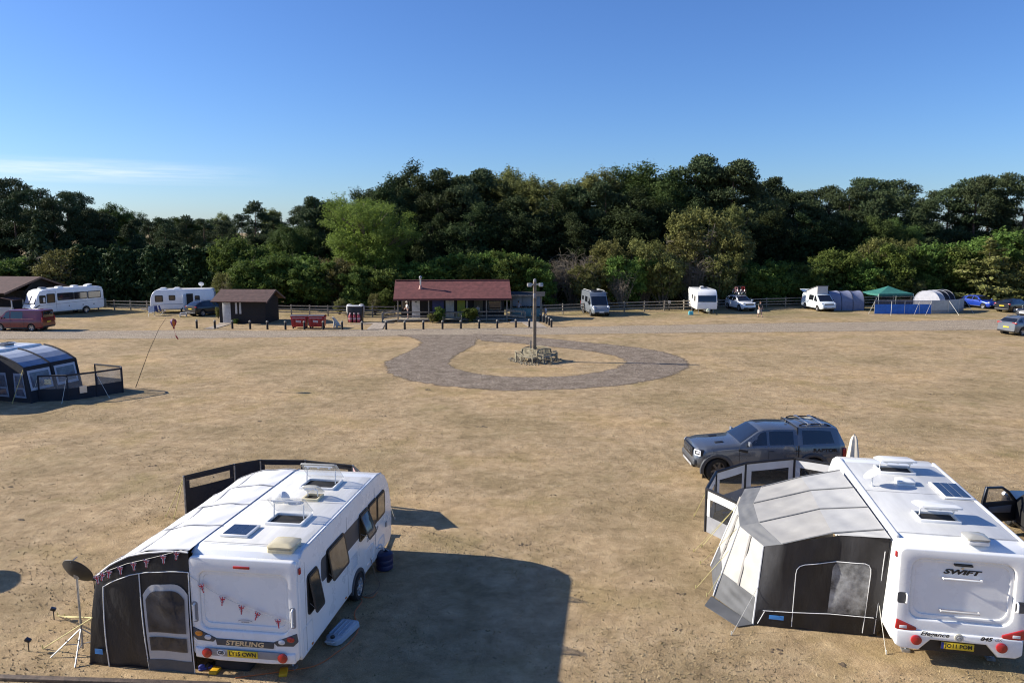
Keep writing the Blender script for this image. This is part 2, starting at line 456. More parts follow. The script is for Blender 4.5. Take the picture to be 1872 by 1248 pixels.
def ribbon(name, a, b, mat, z0, z1, n=80, ramp=(0, .55, 1, 1, 1, .55, 0), frac=(0, .1, .2, .5, .8, .9, 1)):
    a, b = catmull(a, n), catmull(b, n); vs = []; ed = []
    for i in range(n + 1):
        for f, e in zip(frac, ramp):
            p = a[i].lerp(b[i], f); p.z = lerp(z0, z1, i / n); vs.append(p); ed.append(e)
    w = len(frac)
    t = B(); t.add(vs, [(i * w + k, i * w + k + 1, (i + 1) * w + k + 1, (i + 1) * w + k) for i in range(n) for k in range(w - 1)])
    me = t.mesh(name, smooth=0)
    at = me.attributes.new('edge', 'FLOAT', 'POINT'); at.data.foreach_set('value', ed)
    o = link(name, me, mat); struct(o)
    for p in o.data.polygons:
        if p.normal.z < 0:
            me.flip_normals(); break
    return o
RG = gravel_material('pale_track_gravel', (.245, .190, .130), (.350, .282, .200), (.445, .368, .270), (.22, 2.2, 1))
CG = gravel_material('grey_loop_gravel', (.140, .108, .078), (.232, .183, .134), (.335, .275, .208), (.9, .9, 1))
far = [(-160, 609), (0, 603), (150, 604), (350, 603), (530, 604), (707, 601), (900, 599), (1010, 597), (1180, 594), (1400, 590), (1620, 587), (1830, 583), (2060, 581)]
near = [(-160, 624), (0, 621), (180, 620), (350, 619), (530, 617), (707, 615), (900, 613), (1010, 612), (1180, 610), (1400, 608), (1620, 606), (1830, 604), (2060, 603)]
ribbon('track_road', [G(*p) for p in far], [G(*p) for p in near], RG, .008, .008, 120)
outer = [(716, 612), (757, 621), (757, 634), (700, 660), (694, 670), (713, 689), (763, 701), (812, 708), (912, 715), (978, 715), (1077, 711), (1160, 703), (1227, 689), (1260, 675), (1266, 664), (1243, 650), (1193, 638), (1127, 630), (1061, 624), (1011, 619), (961, 614.5), (905, 611), (862, 609.5)]
inner = [(889, 612), (880, 620), (868, 634), (836, 651), (826, 663), (832, 671), (865, 680), (912, 686), (978, 688), (1044, 685), (1104, 676), (1134, 664), (1124, 653), (1077, 643), (1028, 637), (978, 632), (940, 628), (908, 626), (882, 624)]
ribbon('turning_circle_path', [G(*p) for p in outer], [G(*p) for p in inner], CG, .012, .018, 130, (0, .45, 1, 1, 1, .45, 0), (0, .09, .2, .5, .8, .91, 1))
# stone chippings round the lamp post
pts = [G(977 + 47 * math.cos(a) * random.uniform(.9, 1.08), 659 + 8.5 * math.sin(a)) for a in [2 * math.pi * i / 28 for i in range(28)]]
CHIP = M('pale_stone_chippings', (.29, .25, .18), .9, var=.4, scale=7)
def chippings():
    rng = np.random.default_rng(8); n = 800; c = G(977, 659.5); a = rng.random(n) * 6.283; r = rng.random(n) ** .6 * (1.78 + .25 * np.sin(a * 3)); s_ = rng.uniform(.035, .085, n)
    o = np.array([(1, 0, 0), (-1, 0, 0), (0, 1, 0), (0, -1, 0), (0, 0, .7), (0, 0, -.3)], float); f = np.array([(0, 2, 4), (2, 1, 4), (1, 3, 4), (3, 0, 4), (2, 0, 5), (1, 2, 5), (3, 1, 5), (0, 3, 5)])
    ca, sa = np.cos(a * 7), np.sin(a * 7); v = o[None] * s_[:, None, None] * rng.uniform(.7, 1.3, (n, 6, 1)); x = v[..., 0] * ca[:, None] - v[..., 1] * sa[:, None]; y = v[..., 0] * sa[:, None] + v[..., 1] * ca[:, None]
    P = np.stack([x + (c.x + r * np.cos(a))[:, None], y + (c.y + .1 + r * np.sin(a))[:, None], v[..., 2] + s_[:, None] * .2], -1)
    return np_mesh('stone_chippings', P.reshape(-1, 3), (f[None] + np.arange(n)[:, None, None] * 6).reshape(-1, 3))
struct(tag(link('stone_chippings', chippings(), CHIP), 'pale stone chippings scattered round the lamp post benches', 'stones'), 'stuff')
# paved paths to the buildings, raised a little above the turf, as separate slabs
PAVE = M('buff_paving', (.40, .33, .25), .85, var=.15, scale=3, bump=.3, rand=.08)
def paving(name, quad, nu, nv, z=.03):
    q = [G(*p) for p in quad]; root = None
    base = B(); base.poly([p + Vector((0, 0, .01)) for p in q]); root = struct(base.ob(name, PAVE))
    for i in range(nu):
        for j in range(nv):
            u0, u1, v0, v1 = (i + .015) / nu, (i + .985) / nu, (j + .015) / nv, (j + .985) / nv
            t = B(); t.slab([q[0].lerp(q[1], u).lerp(q[3].lerp(q[2], u), v) + Vector((0, 0, z)) for u, v in ((u0, v0), (u1, v0), (u1, v1), (u0, v1))], .03)
            t.ob('paving_slab', PAVE, root, smooth=0)
    return root
paving('path', [(670, 602.5), (699, 602), (705, 591), (683, 591)], 4, 4)
paving('path', [(640, 592.6), (660, 593), (706, 590.4), (690, 589.5)], 4, 2, .026)
paving('path', [(969, 599.5), (1001, 599), (986, 590.5), (955, 590.5)], 4, 4)
paving('path', [(931, 590.2), (986, 590), (972, 582), (940, 582)], 5, 4, .026)
paving('path', [(372, 601.5), (390, 602), (424, 592), (404, 592)], 3, 5)
paving('door_step', [(399, 592.3), (424, 592.3), (424, 590), (401, 590)], 2, 1, .05)
# short dry tufts standing out of the near turf
def tufts():
    rng = np.random.default_rng(5); N = 52000
    Y = 13.2 + (rng.random(N) ** 1.5) * 34; X = (rng.random(N) - .5) * 1.44 * Y
    ph = np.sin(X * .9 + 2 * np.sin(Y * .7)) + np.sin(Y * 1.3 + X * .4) + rng.normal(0, .8, N)
    k = ph > .2; X, Y = X[k], Y[k]; n = len(X)
    a = rng.random(n) * 6.283; h = rng.uniform(.018, .055, n); w = rng.uniform(.008, .02, n); ln = rng.normal(0, .03, (n, 2))
    p = np.stack([X, Y, np.zeros(n)], 1); d = np.stack([np.cos(a), np.sin(a), np.zeros(n)], 1)
    v = np.empty((n, 3, 3)); v[:, 0] = p - d * w[:, None]; v[:, 1] = p + d * w[:, None]
    v[:, 2] = p + np.concatenate([ln, h[:, None]], 1)
    return np_mesh('dry_grass', v.reshape(-1, 3), np.arange(n * 3).reshape(-1, 3))
TUFT = M('dry_grass_blades', (.36, .28, .165), .9, var=.3, scale=1.2, col2=(.17, .14, .07), spec=.1)
struct(tag(link('dry_grass', tufts(), TUFT), 'short parched grass over the camping field', 'grass'), 'stuff')
# scuffed earth and dark divots here and there in the turf
def scuffs():
    rng = random.Random(21); t = B(); spots = [(248, 832), (278, 851), (62, 915), (95, 885), (338, 880), (40, 950), (565, 805), (560, 712), (780, 712), (955, 995), (1192, 1062), (1130, 670), (1120, 675), (150, 868), (20, 890), (1245, 1085), (470, 770), (700, 760), (1010, 905), (300, 800), (880, 780), (1150, 860), (1700, 720), (1600, 690), (420, 690), (1240, 1150), (1420, 1190), (1540, 1215)]
    for px, py in spots:
        p = G(px, py); r = rng.uniform(.035, .10) * (1.5 if py < 850 else 1)
        for k in range(5):
            c = p + Vector((rng.uniform(-r, r) * 1.6, rng.uniform(-r, r), .0)); n = 7; ring = [c + Vector((math.cos(a) * r * rng.uniform(.3, .8), math.sin(a) * r * rng.uniform(.3, .8), .004)) for a in [2 * math.pi * i / n for i in range(n)]]; top = c + Vector((0, 0, rng.uniform(.01, .025)))
            t.add(ring + [top], [(i, (i + 1) % n, n) for i in range(n)])
    return t.mesh('earth_scuffs', smooth=0)
struct(tag(link('earth_scuffs', scuffs(), M('dark_dry_earth', (.13, .092, .055), .95, var=.3, scale=9)), 'small dark scuffs of bare earth in the dry turf', 'earth'), 'stuff')
# ================================================================ trees
def leaf_material(name, lo, hi, rand=.12, trans=.25, hue=.012):
    m = bpy.data.materials.new(name); m.use_nodes = True
    nt = m.node_tree; L = nt.links; b = nt.nodes['Principled BSDF']
    g = nd(nt, 'ShaderNodeNewGeometry'); oi = nd(nt, 'ShaderNodeObjectInfo')
    n = nd(nt, 'ShaderNodeTexNoise', Scale=.55, Detail=5.0, Roughness=.7); L.new(g.outputs['Position'], n.inputs['Vector'])
    r = nd(nt, 'ShaderNodeValToRGB'); e = r.color_ramp.elements
    e[0].position, e[0].color, e[1].position, e[1].color = .32, (*lo, 1), .7, (*hi, 1)
    L.new(n.outputs['Fac'], r.inputs[0])
    hs = nd(nt, 'ShaderNodeHueSaturation'); L.new(r.outputs[0], hs.inputs['Color'])
    mr = nd(nt, 'ShaderNodeMapRange'); mr.inputs[3].default_value, mr.inputs[4].default_value = 1 - rand, 1 + rand; L.new(oi.outputs['Random'], mr.inputs[0])
    wn_ = nd(nt, 'ShaderNodeTexWhiteNoise'); L.new(g.outputs['Random Per Island'], wn_.inputs['Vector'])
    m2 = nd(nt, 'ShaderNodeMapRange'); m2.inputs[3].default_value, m2.inputs[4].default_value = .72, 1.28; L.new(g.outputs['Random Per Island'], m2.inputs[0])
    mu = nd(nt, 'ShaderNodeMath', operation='MULTIPLY'); L.new(mr.outputs[0], mu.inputs[0]); L.new(m2.outputs[0], mu.inputs[1])
    L.new(mu.outputs[0], hs.inputs['Value'])
    mh = nd(nt, 'ShaderNodeMapRange'); mh.inputs[3].default_value, mh.inputs[4].default_value = .5 - hue, .5 + hue; L.new(oi.outputs['Random'], mh.inputs[0]); L.new(mh.outputs[0], hs.inputs['Hue'])
    L.new(hs.outputs[0], b.inputs['Base Color']); b.inputs['Roughness'].default_value = .7; b.inputs['Specular IOR Level'].default_value = .12
    tr = nd(nt, 'ShaderNodeBsdfTranslucent'); L.new(hs.outputs[0], tr.inputs[0])
    ms = nd(nt, 'ShaderNodeMixShader'); ms.inputs[0].default_value = trans
    L.new(b.outputs[0], ms.inputs[1]); L.new(tr.outputs[0], ms.inputs[2])
    L.new(ms.outputs[0], nt.nodes['Material Output'].inputs[0])
    return m
LF = dict(
    oak=leaf_material('oak_leaves', (0.043, 0.071, 0.019), (0.108, 0.152, 0.042), .18, .22, .02),
    dark=leaf_material('dark_leaves', (0.027, 0.043, 0.016), (0.070, 0.094, 0.032), .2, .2, .02),
    willow=leaf_material('willow_leaves', (0.108, 0.158, 0.028), (0.236, 0.298, 0.064), .08, .35),
    birch=leaf_material('birch_leaves', (0.112, 0.128, 0.037), (0.230, 0.244, 0.086), .14, .3, .015),
    shrub=leaf_material('shrub_leaves', (0.064, 0.104, 0.021), (0.159, 0.215, 0.048), .2, .3, .022),
    olive=leaf_material('olive_shrub_leaves', (0.107, 0.110, 0.032), (0.236, 0.226, 0.075), .16, .3, .02),
    pine=leaf_material('pine_needles', (0.034, 0.053, 0.023), (0.097, 0.125, 0.053), .15, .08, .012),
    leyland=leaf_material('leylandii_sprays', (0.023, 0.043, 0.014), (0.068, 0.106, 0.035), .1, .1),
    spruce=leaf_material('spruce_needles', (0.033, 0.051, 0.021), (0.087, 0.108, 0.044), .1, .1),
    larch=leaf_material('larch_needles', (0.112, 0.134, 0.035), (0.236, 0.244, 0.086), .08, .2),
)
BARK = M('bark', (.085, .07, .055), .9, var=.4, scale=4, bump=.6, bscale=9, rand=.2)
PBARK = M('pine_bark', (.155, .095, .065), .9, var=.45, scale=3, bump=.6, bscale=9, rand=.2)
PALEB = M('pale_branches', (.175, .145, .105), .9, var=.3, scale=4, rand=.1)
def unit(rng, n):
    v = rng.normal(0, 1, (n, 3)); return v / np.linalg.norm(v, axis=1, keepdims=True)
def leaves(p, nrm, size, rng, asp=.55, along=None):
    """diamond leaf faces: centres p, normals nrm, lengths size"""
    n = len(p)
    a = along if along is not None else unit(rng, n)
    a = a - nrm * np.sum(a * nrm, 1, keepdims=True); a /= np.linalg.norm(a, axis=1, keepdims=True) + 1e-9
    c = np.cross(nrm, a); s = size[:, None] if np.ndim(size) else size
    v = np.empty((n, 4, 3)); v[:, 0] = p - a * s * .5; v[:, 1] = p + c * s * asp * .5; v[:, 2] = p + a * s * .5; v[:, 3] = p - c * s * asp * .5
    return v.reshape(-1, 3)
def quads(v): return np.arange(len(v)).reshape(-1, 4)
def clump_crown(seed, H, base, rx, ry, nc, nl, ls, flat=.8, rc=(.17, .30), shape=1., core=True, open_=0.):
    """broadleaf crown from many leafy clumps set in an uneven ellipsoid; base..H are its heights"""
    rng = np.random.default_rng(seed); hz = (H - base) / 2; cz = base + hz
    u = unit(rng, nc); u[:, 2] = u[:, 2] * .95 + .08
    rad = rng.uniform(.45, .86, nc) ** .8
    lob = 1 + .17 * np.sin(u[:, 0] * 3.1 + seed) * np.cos(u[:, 1] * 2.7 + seed * 1.7) + .12 * np.sin(u[:, 2] * 5 + seed * .6)
    C = u * rad[:, None] * lob[:, None] * np.array([rx, ry, hz]) + np.array([0, 0, cz])
    if shape != 1.:
        k = 1 - (1 - shape) * np.clip((C[:, 2] - base) / (H - base), 0, 1); C[:, :2] *= k[:, None]
    rr = rng.uniform(rc[0], rc[1], nc) * min(rx, hz) * 1.15
    P, N, S = [], [], []
    for c, r in zip(C, rr):
        # each clump is a spray of twigs; leaves sit along the outer part of every twig
        tw = 26; d = unit(rng, tw); d[:, 2] = np.where(d[:, 2] < -.3, -d[:, 2] * .6, d[:, 2]); d += (c - np.array([0, 0, cz])) / max(rx, hz) * .45
        d /= np.linalg.norm(d, axis=1, keepdims=True); ln = r * rng.uniform(.6, 1.35, tw)
        n = int(nl * (r / rr.mean()) ** 2); k = rng.integers(0, tw, n); q = rng.random(n) ** .55; dd = d[k]
        P.append(c + dd * (q * ln[k])[:, None] * np.array([1, 1, flat]) + rng.normal(0, 1, (n, 3)) * (.17 * r * (1.15 - q * .5))[:, None]); N.append(dd * .45 + unit(rng, n) * .75 + np.array([0, 0, .45])); S.append(rng.uniform(.55, 1.4, n) * ls)
    P, N, S = np.concatenate(P), np.concatenate(N), np.concatenate(S)
    N /= np.linalg.norm(N, axis=1, keepdims=True)
    v = [leaves(P, N, S, rng)]
    if core:
        n = int(nc * 22); d = unit(rng, n)
        p = d * (rng.random(n) ** .4)[:, None] * np.array([rx, ry, hz]) * .66 + np.array([0, 0, cz])
        v.append(leaves(p, unit(rng, n), rng.uniform(.5, 1.0, n) * ls * 2.6, rng, .9))
    v = np.concatenate(v); v[:, 2] = np.maximum(v[:, 2], .05)
    return np_mesh('crown', v, quads(v)), C
def limbs(seed, H, base, r0, C, n=12, lean=0., mat=None):
    """tapered trunk with limbs reaching into the clumps"""
    rng = random.Random(seed); t = B(); top = H * .86
    pts = []; x = y = 0
    for i in range(9):
        k = i / 8; x += rng.uniform(-.12, .12) + lean * .1; y += rng.uniform(-.12, .12); pts.append(Vector((x if i else 0, y if i else 0, top * k - (.05 if i == 0 else 0))))
    rs = [r0 * (1.35 if i == 0 else 1) * (1 - .88 * i / 8) + .02 for i in range(9)]
    t.tube(pts, rs, 7)
    cs = [Vector(c) for c in C]; rng.shuffle(cs)
    for c in cs[:n]:
        k = min(.93, max(.18, (c.z * .62) / top)); a = pts[int(k * 8)].lerp(pts[min(8, int(k * 8) + 1)], k * 8 % 1)
        mid = a.lerp(c, .5) + Vector((rng.uniform(-.3, .3), rng.uniform(-.3, .3), rng.uniform(0, .5)))
        rr = max(.03, r0 * .42 * (1 - k * .7))
        t.tube([a, mid, c], [rr, rr * .6, rr * .2], 5, False)
        for q in range(2):
            e = c + Vector((rng.uniform(-1, 1), rng.uniform(-1, 1), rng.uniform(-.2, 1)))
            t.tube([mid, mid.lerp(e, .6) + Vector((0, 0, .1)), e], [rr * .5, rr * .3, .012], 4, False)
    return t.mesh('trunk')
def pine_crown(seed, H, lo, rx, nc, nl, ls):
    """scots pine: flat needle pads on crooked limbs, sky between them"""
    rng = np.random.default_rng(seed); C = []
    for i in range(nc):
        z = lo + (H - lo) * (i + rng.random()) / nc; k = (z - lo) / (H - lo)
        r = rx * (1.0 - .72 * k ** 1.6) * (.35 + .65 * rng.random()) * (.75 + .5 * min(1, k * 2.5)); a = rng.random() * 6.283 + i * 2.4
        C.append((r * math.cos(a), r * math.sin(a), z - .25))
    C = np.array(C); P, N, A, S = [], [], [], []
    for c in C:
        r = rng.uniform(.75, 1.35) * rx * .38; n = int(nl * (r / (rx * .4)) ** 2); d = unit(rng, n); d[:, 2] = np.abs(d[:, 2]) * 1.0 - .22
        p = c + d * (rng.uniform(.35, 1.05, n) * r)[:, None] * np.array([1, 1, .46]) + np.array([0, 0, .12]) * np.sin(d[:, :1] * 7 + d[:, 1:2] * 9) * 3
        P.append(p); A.append(d * np.array([1, 1, .5]) + np.array([0, 0, .75]) + unit(rng, n) * .5); N.append(unit(rng, n) + d * .5); S.append(rng.uniform(.7, 1.3, n) * ls)
    P, N, A, S = map(np.concatenate, (P, N, A, S)); N /= np.linalg.norm(N, axis=1, keepdims=True)
    v = leaves(P, N, S, rng, .45, A)
    return np_mesh('crown', v, quads(v)), C
def pine_trunk(seed, H, r0, C):
    rng = random.Random(seed); t = B(); pts = [Vector((0, 0, -.05))]
    for i in range(1, 9): pts.append(Vector((pts[-1].x + rng.uniform(-.14, .14), pts[-1].y + rng.uniform(-.14, .14), H * .97 * i / 8)))
    t.tube(pts, [r0 * (1.25 if i == 0 else 1) * (1 - .9 * i / 8) + .02 for i in range(9)], 7)
    for c in C:
        c = Vector(c); k = max(.1, min(.95, (c.z - .9) / (H * .97))); a = pts[int(k * 8)].lerp(pts[min(8, int(k * 8) + 1)], k * 8 % 1)
        t.tube([a, a.lerp(c, .55) + Vector((0, 0, .25)), c], [r0 * .3 * (1.1 - k), r0 * .2 * (1.1 - k), .02], 4, False)
    return t.mesh('trunk')
def cone_crown(seed, H, rb, n, ls, droop, whorl, z0=.3, up=0., fill=0):
    """spruce, larch or leylandii: sprays along boughs set round a spire"""
    rng = np.random.default_rng(seed); P, N, A, S = [], [], [], []; boughs = []
    for i in range(whorl):
        k = (i + rng.random()) / whorl; z = z0 + (H - z0) * k ** .9; L = rb * (1 - k) ** .8 * rng.uniform(.7, 1.15) + .15
        a = rng.random() * 6.283; d = np.array([math.cos(a), math.sin(a), 0.]); boughs.append((z, a, L)); m = max(6, int(n / whorl * (L / rb) * 1.8))
        s = rng.random(m) ** .7; pos = np.outer(s * L, d); pos[:, 2] += z + up * s * L - droop * (s * L) ** 2 / max(L, .5)
        wv = rng.normal(0, 1, (m, 3)) * np.array([1, 1, .55]) * (.12 + .22 * L * (1 - s * .6))[:, None] * .55
        P.append(pos + wv); A.append(d + np.array([0, 0, up * 1.2 - droop * .5]) + unit(rng, m) * .45); N.append(unit(rng, m) * .7 + np.array([0, 0, .6]) + d * .4); S.append(rng.uniform(.6, 1.35, m) * ls)
    P, N, A, S = map(np.concatenate, (P, N, A, S)); N /= np.linalg.norm(N, axis=1, keepdims=True)
    v = [leaves(P, N, S, rng, .42, A)]
    if fill:
        z = rng.random(fill) * H * .92; a = rng.random(fill) * 6.283; r = rb * .62 * (1 - z / H) ** .8 * rng.random(fill) ** .5
        v.append(leaves(np.stack([r * np.cos(a), r * np.sin(a), z + .1], 1), unit(rng, fill), rng.uniform(.6, 1.1, fill) * ls * 1.8, rng, .8))
    v = np.concatenate(v); v[:, 2] = np.maximum(v[:, 2], .05)
    return np_mesh('crown', v, quads(v)), boughs
def cone_trunk(H, r0, boughs):
    t = B(); t.tube([(0, 0, -.05), (0, 0, H * .5), (0, 0, H * .98)], [r0 * 1.2, r0 * .6, .015], 6)
    for z, a, L in boughs[::2]: t.tube([(0, 0, z), (L * .8 * math.cos(a), L * .8 * math.sin(a), z)], [.04, .008], 3, False)
    return t.mesh('trunk')
def twig_mesh(seed, H, spread, n, r=.03, sub=5):
    """bare branching shrub"""
    rng = random.Random(seed); t = B()
    for i in range(n):
        a = rng.random() * 6.283; d = Vector((math.cos(a) * spread * rng.random(), math.sin(a) * spread * rng.random(), H * rng.uniform(.55, 1)))
        p0 = Vector((d.x * .12, d.y * .12, -.03)); m1 = p0.lerp(d, .45) + Vector((rng.uniform(-.3, .3), rng.uniform(-.3, .3), .1)); pts = [p0, m1, d]
        t.tube(pts, [r, r * .65, r * .25], 4, False)
        for q in range(sub):
            s = m1.lerp(d, rng.random()); e = s + Vector((rng.uniform(-1, 1), rng.uniform(-1, 1), rng.uniform(-.1, .9))) * H * .2
            t.tube([s, s.lerp(e, .5) + Vector((0, 0, .08)), e], [r * .4, r * .3, .008], 3, False)
    return t.mesh('trunk')
PROTO = {}
def proto(kind, H, crown, trunk, leaf, bark=BARK): PROTO.setdefault(kind, []).append((H, crown, trunk, leaf, bark))
for s in range(3):
    c, C = clump_crown(10 + s, 16, 1.2, 5.6, 5.0, 92, 520, .25); proto('oak', 16, c, limbs(s, 16, 1, .33, C), LF['oak'])
for s in range(2):
    c, C = clump_crown(20 + s, 16, .8, 4.9, 4.6, 88, 500, .25, .95, shape=.75); proto('dark', 16, c, limbs(s + 4, 16, 1, .3, C), LF['dark'])
for s in range(2):
    c, C = clump_crown(30 + s, 15, 2.5, 4.0, 4.0, 80, 340, .21, 1.25, (.14, .24), .7); proto('birch', 15, c, limbs(s + 7, 15, 1, .2, C, 16), LF['birch'], PALEB)
c, C = clump_crown(41, 14.5, .9, 7.6, 6.0, 150, 300, .20, .9, (.10, .19), 1., True); proto('willow', 14.5, c, limbs(9, 14.5, 1, .45, C, 46), LF['willow'], PALEB)
for s in range(3):
    c, C = pine_crown(50 + s, 16, 6.2, 3.7, 22, 700, .28); proto('pine', 16, c, pine_trunk(50 + s, 16, .24, C), LF['pine'], PBARK)
for s in range(2):
    c, C = pine_crown(60 + s, 16, 2.2, 4.1, 40, 720, .31); proto('fullpine', 16, c, pine_trunk(60 + s, 16, .28, C), LF['pine'], PBARK)
for s in range(3):
    c, C = clump_crown(70 + s, 5, .1, 2.9, 2.5, 54, 330, .19, .85, (.17, .30)); proto('shrub', 5, c, limbs(s + 20, 5, .2, .09, C, 10), LF['shrub'])
    c, C = clump_crown(80 + s, 5, .15, 2.6, 2.4, 52, 210, .17, 1., (.15, .27), 1., s != 1); proto('olive', 5, c, twig_mesh(s + 80, 4.7, 2.3, 26, .045, 5), LF['olive'], PALEB)
for s in range(2):
    c, b_ = cone_crown(90 + s, 7, 2.1, 6800, .42, 0., 190, .2, 1.05, 900); proto('leyland', 7, c, cone_trunk(7, .14, b_), LF['leyland'])
c, b_ = cone_crown(95, 11, 2.5, 7000, .42, .55, 130, .8, 0., 500); proto('spruce', 11, c, cone_trunk(11, .17, b_), LF['spruce'])
c, b_ = cone_crown(97, 8, 3.3, 5200, .36, .10, 46, .5, .28, 160); proto('larch', 8, c, cone_trunk(8, .14, b_), LF['larch'])
PROTO['bare'] = [(4, None, twig_mesh(101, 4, 2.2, 60, .03, 8), None, PALEB), (4, None, twig_mesh(102, 4, 2.0, 55, .03, 8), None, PALEB)]
NAMES = dict(oak='broadleaf_tree', dark='broadleaf_tree', birch='birch_tree', willow='willow_tree', pine='pine_tree', fullpine='pine_tree', shrub='shrub', olive='shrub', leyland='cypress_tree', spruce='spruce_tree', larch='larch_tree', bare='bare_shrub')
LAB = dict(oak='mid green rounded broadleaf tree', dark='dark dense broadleaf tree', birch='pale olive drooping birch', pine='tall flat topped pine with a bare trunk', fullpine='bushy dark pine with low branches',
    shrub='green leafy shrub', olive='olive brown twiggy shrub', leyland='dark feathery hedge cypress', bare='leafless grey twiggy shrub')
def where(px):
    for x, w in ((110, 'behind the timber building'), (270, 'behind the motorhome'), (410, 'behind the open doored caravan'), (560, 'behind the brown shed'), (715, 'behind the bins and gas cabinet'), (930, 'behind the red roofed cabin'), (1050, 'behind the notice shelter'), (1180, 'behind the grey campervan'), (1320, 'behind the compact white caravan'), (1440, 'behind the car with bicycles'), (1570, 'behind the arched grey awning'), (1720, 'behind the green gazebo')):
        if px < x: return w
    return 'behind the blue hatchback'
CATS = dict(oak='tree', dark='tree', birch='tree', willow='tree', pine='tree', fullpine='tree', shrub='shrub', olive='shrub', leyland='tree', spruce='tree', larch='tree', bare='shrub')
rt = random.Random(12); CNT = {}
def tree(kind, px, top, Y, wide=1., label=None, var=None, rz=None, base=None):
    """px, top: photo column and row of the tree's tip, Y: metres from the camera (behind the fence line)"""
    P = at_depth(px, top, Y); lst = PROTO[kind]; i = CNT.get(kind, 0); CNT[kind] = i + 1
    H, c, t, lf, bk = lst[i % len(lst) if var is None else var]
    s = P.z / H
    lb = label or LAB[kind] + (' in the undergrowth ' if CATS[kind] == 'shrub' else ' far off ' if Y > 140 else ' ') + where(px)
    r = thing(NAMES[kind], lb, CATS[kind], (P.x, Y, 0), rt.random() * 6.283 if rz is None else rz, None if label else lb)
    r.scale = (s * wide, s * wide, s)
    link('trunk', t, bk, r)
    if c: link('crown', c, lf, r)
    return r
# far trees over the hedge on one side
for x, y, Y, k, w in ((205, 366, 190, 'oak', 1.05), (176, 372, 185, 'dark', .9), (240, 378, 195, 'oak', .8), (330, 392, 230, 'oak', 1.5), (385, 396, 240, 'oak', 1.3), (300, 397, 220, 'dark', 1.4), (412, 386, 200, 'birch', .9), (494, 370, 190, 'birch', .9)):
    tree(k, x, y, Y, w)
# the pine wood, back rows first
for x, y, Y in ((-40, 335, 128), (6, 328, 120), (40, 340, 126), (74, 345, 118), (118, 352, 116), (146, 356, 122), (270, 405, 150), (300, 400, 145), (340, 396, 150), (372, 400, 146), (405, 404, 140), (466, 371, 124), (440, 392, 128), (500, 396, 130), (545, 380, 125),
                (1440, 345, 118), (1490, 348, 122), (1525, 344, 120), (1585, 326, 120), (1612, 330, 116), (1648, 334, 122), (1700, 350, 124), (1735, 346, 118), (1765, 332, 122), (1788, 322, 116), (1812, 328, 124), (1842, 322, 118), (1880, 318, 116), (1920, 322, 120)):
    tree('pine', x, y, Y, rt.uniform(.85, 1.12))
for x, y, Y in ((20, 352, 112), (95, 366, 112), (150, 385, 114), (190, 392, 118), (240, 402, 130), (575, 362, 116), (818, 312, 112), (870, 312, 116), (845, 322, 108), (1272, 292, 112), (1305, 286, 114), (1342, 296, 110), (1110, 335, 106), (1060, 342, 108), (1380, 335, 116), (1420, 327, 118), (1470, 352, 114), (1555, 345, 114), (1600, 352, 112), (1660, 360, 112), (1690, 368, 110)):
    tree('fullpine', x, y, Y, rt.uniform(.85, 1.1))
for x, y, Y, k, w in ((600, 352, 118, 'dark', .9), (648, 345, 114, 'dark', 1.), (702, 322, 112, 'dark', 1.), (742, 292, 112, 'dark', .82), (783, 304, 110, 'dark', .9), (722, 318, 106, 'dark', .8), (800, 330, 106, 'dark', 1.), (905, 300, 120, 'birch', 1.2), (940, 306, 116, 'birch', 1.1), (890, 308, 122, 'oak', .9), (980, 318, 114, 'birch', 1.1), (1035, 308, 112, 'birch', 1.2), (1080, 304, 112, 'birch', 1.1), (1150, 292, 114, 'oak', .85), (1190, 286, 112, 'oak', 1.), (1228, 298, 114, 'oak', .85), (1405, 340, 110, 'birch', 1.), (1010, 345, 106, 'dark', 1.1), (920, 345, 106, 'dark', 1.2), (1150, 340, 104, 'dark', 1.1), (1220, 350, 106, 'dark', 1.), (1290, 360, 104, 'dark', 1.), (1350, 370, 104, 'birch', .9), (1400, 375, 106, 'dark', 1.), (1460, 385, 108, 'dark', 1.1), (1530, 385, 108, 'dark', .9), (1600, 385, 106, 'oak', .9), (1640, 392, 106, 'oak', .8), (1720, 420, 110, 'dark', 1.1), (1780, 418, 112, 'dark', 1.1), (1850, 415, 112, 'dark', 1.1), (1920, 410, 110, 'dark', 1.1),
        (860, 370, 102, 'dark', 1.1), (970, 385, 102, 'dark', 1.1), (1060, 392, 102, 'dark', 1.2), (1170, 400, 102, 'dark', 1.1), (790, 390, 102, 'dark', 1.), (-10, 400, 112, 'dark', 1.1), (110, 420, 112, 'dark', 1.), (170, 430, 112, 'dark', 1.1), (240, 430, 116, 'dark', 1.2), (320, 432, 118, 'dark', 1.2), (400, 430, 118, 'dark', 1.2), (470, 420, 112, 'dark', 1.1), (540, 405, 108, 'oak', 1.)):
    tree(k, x, y, Y, w)
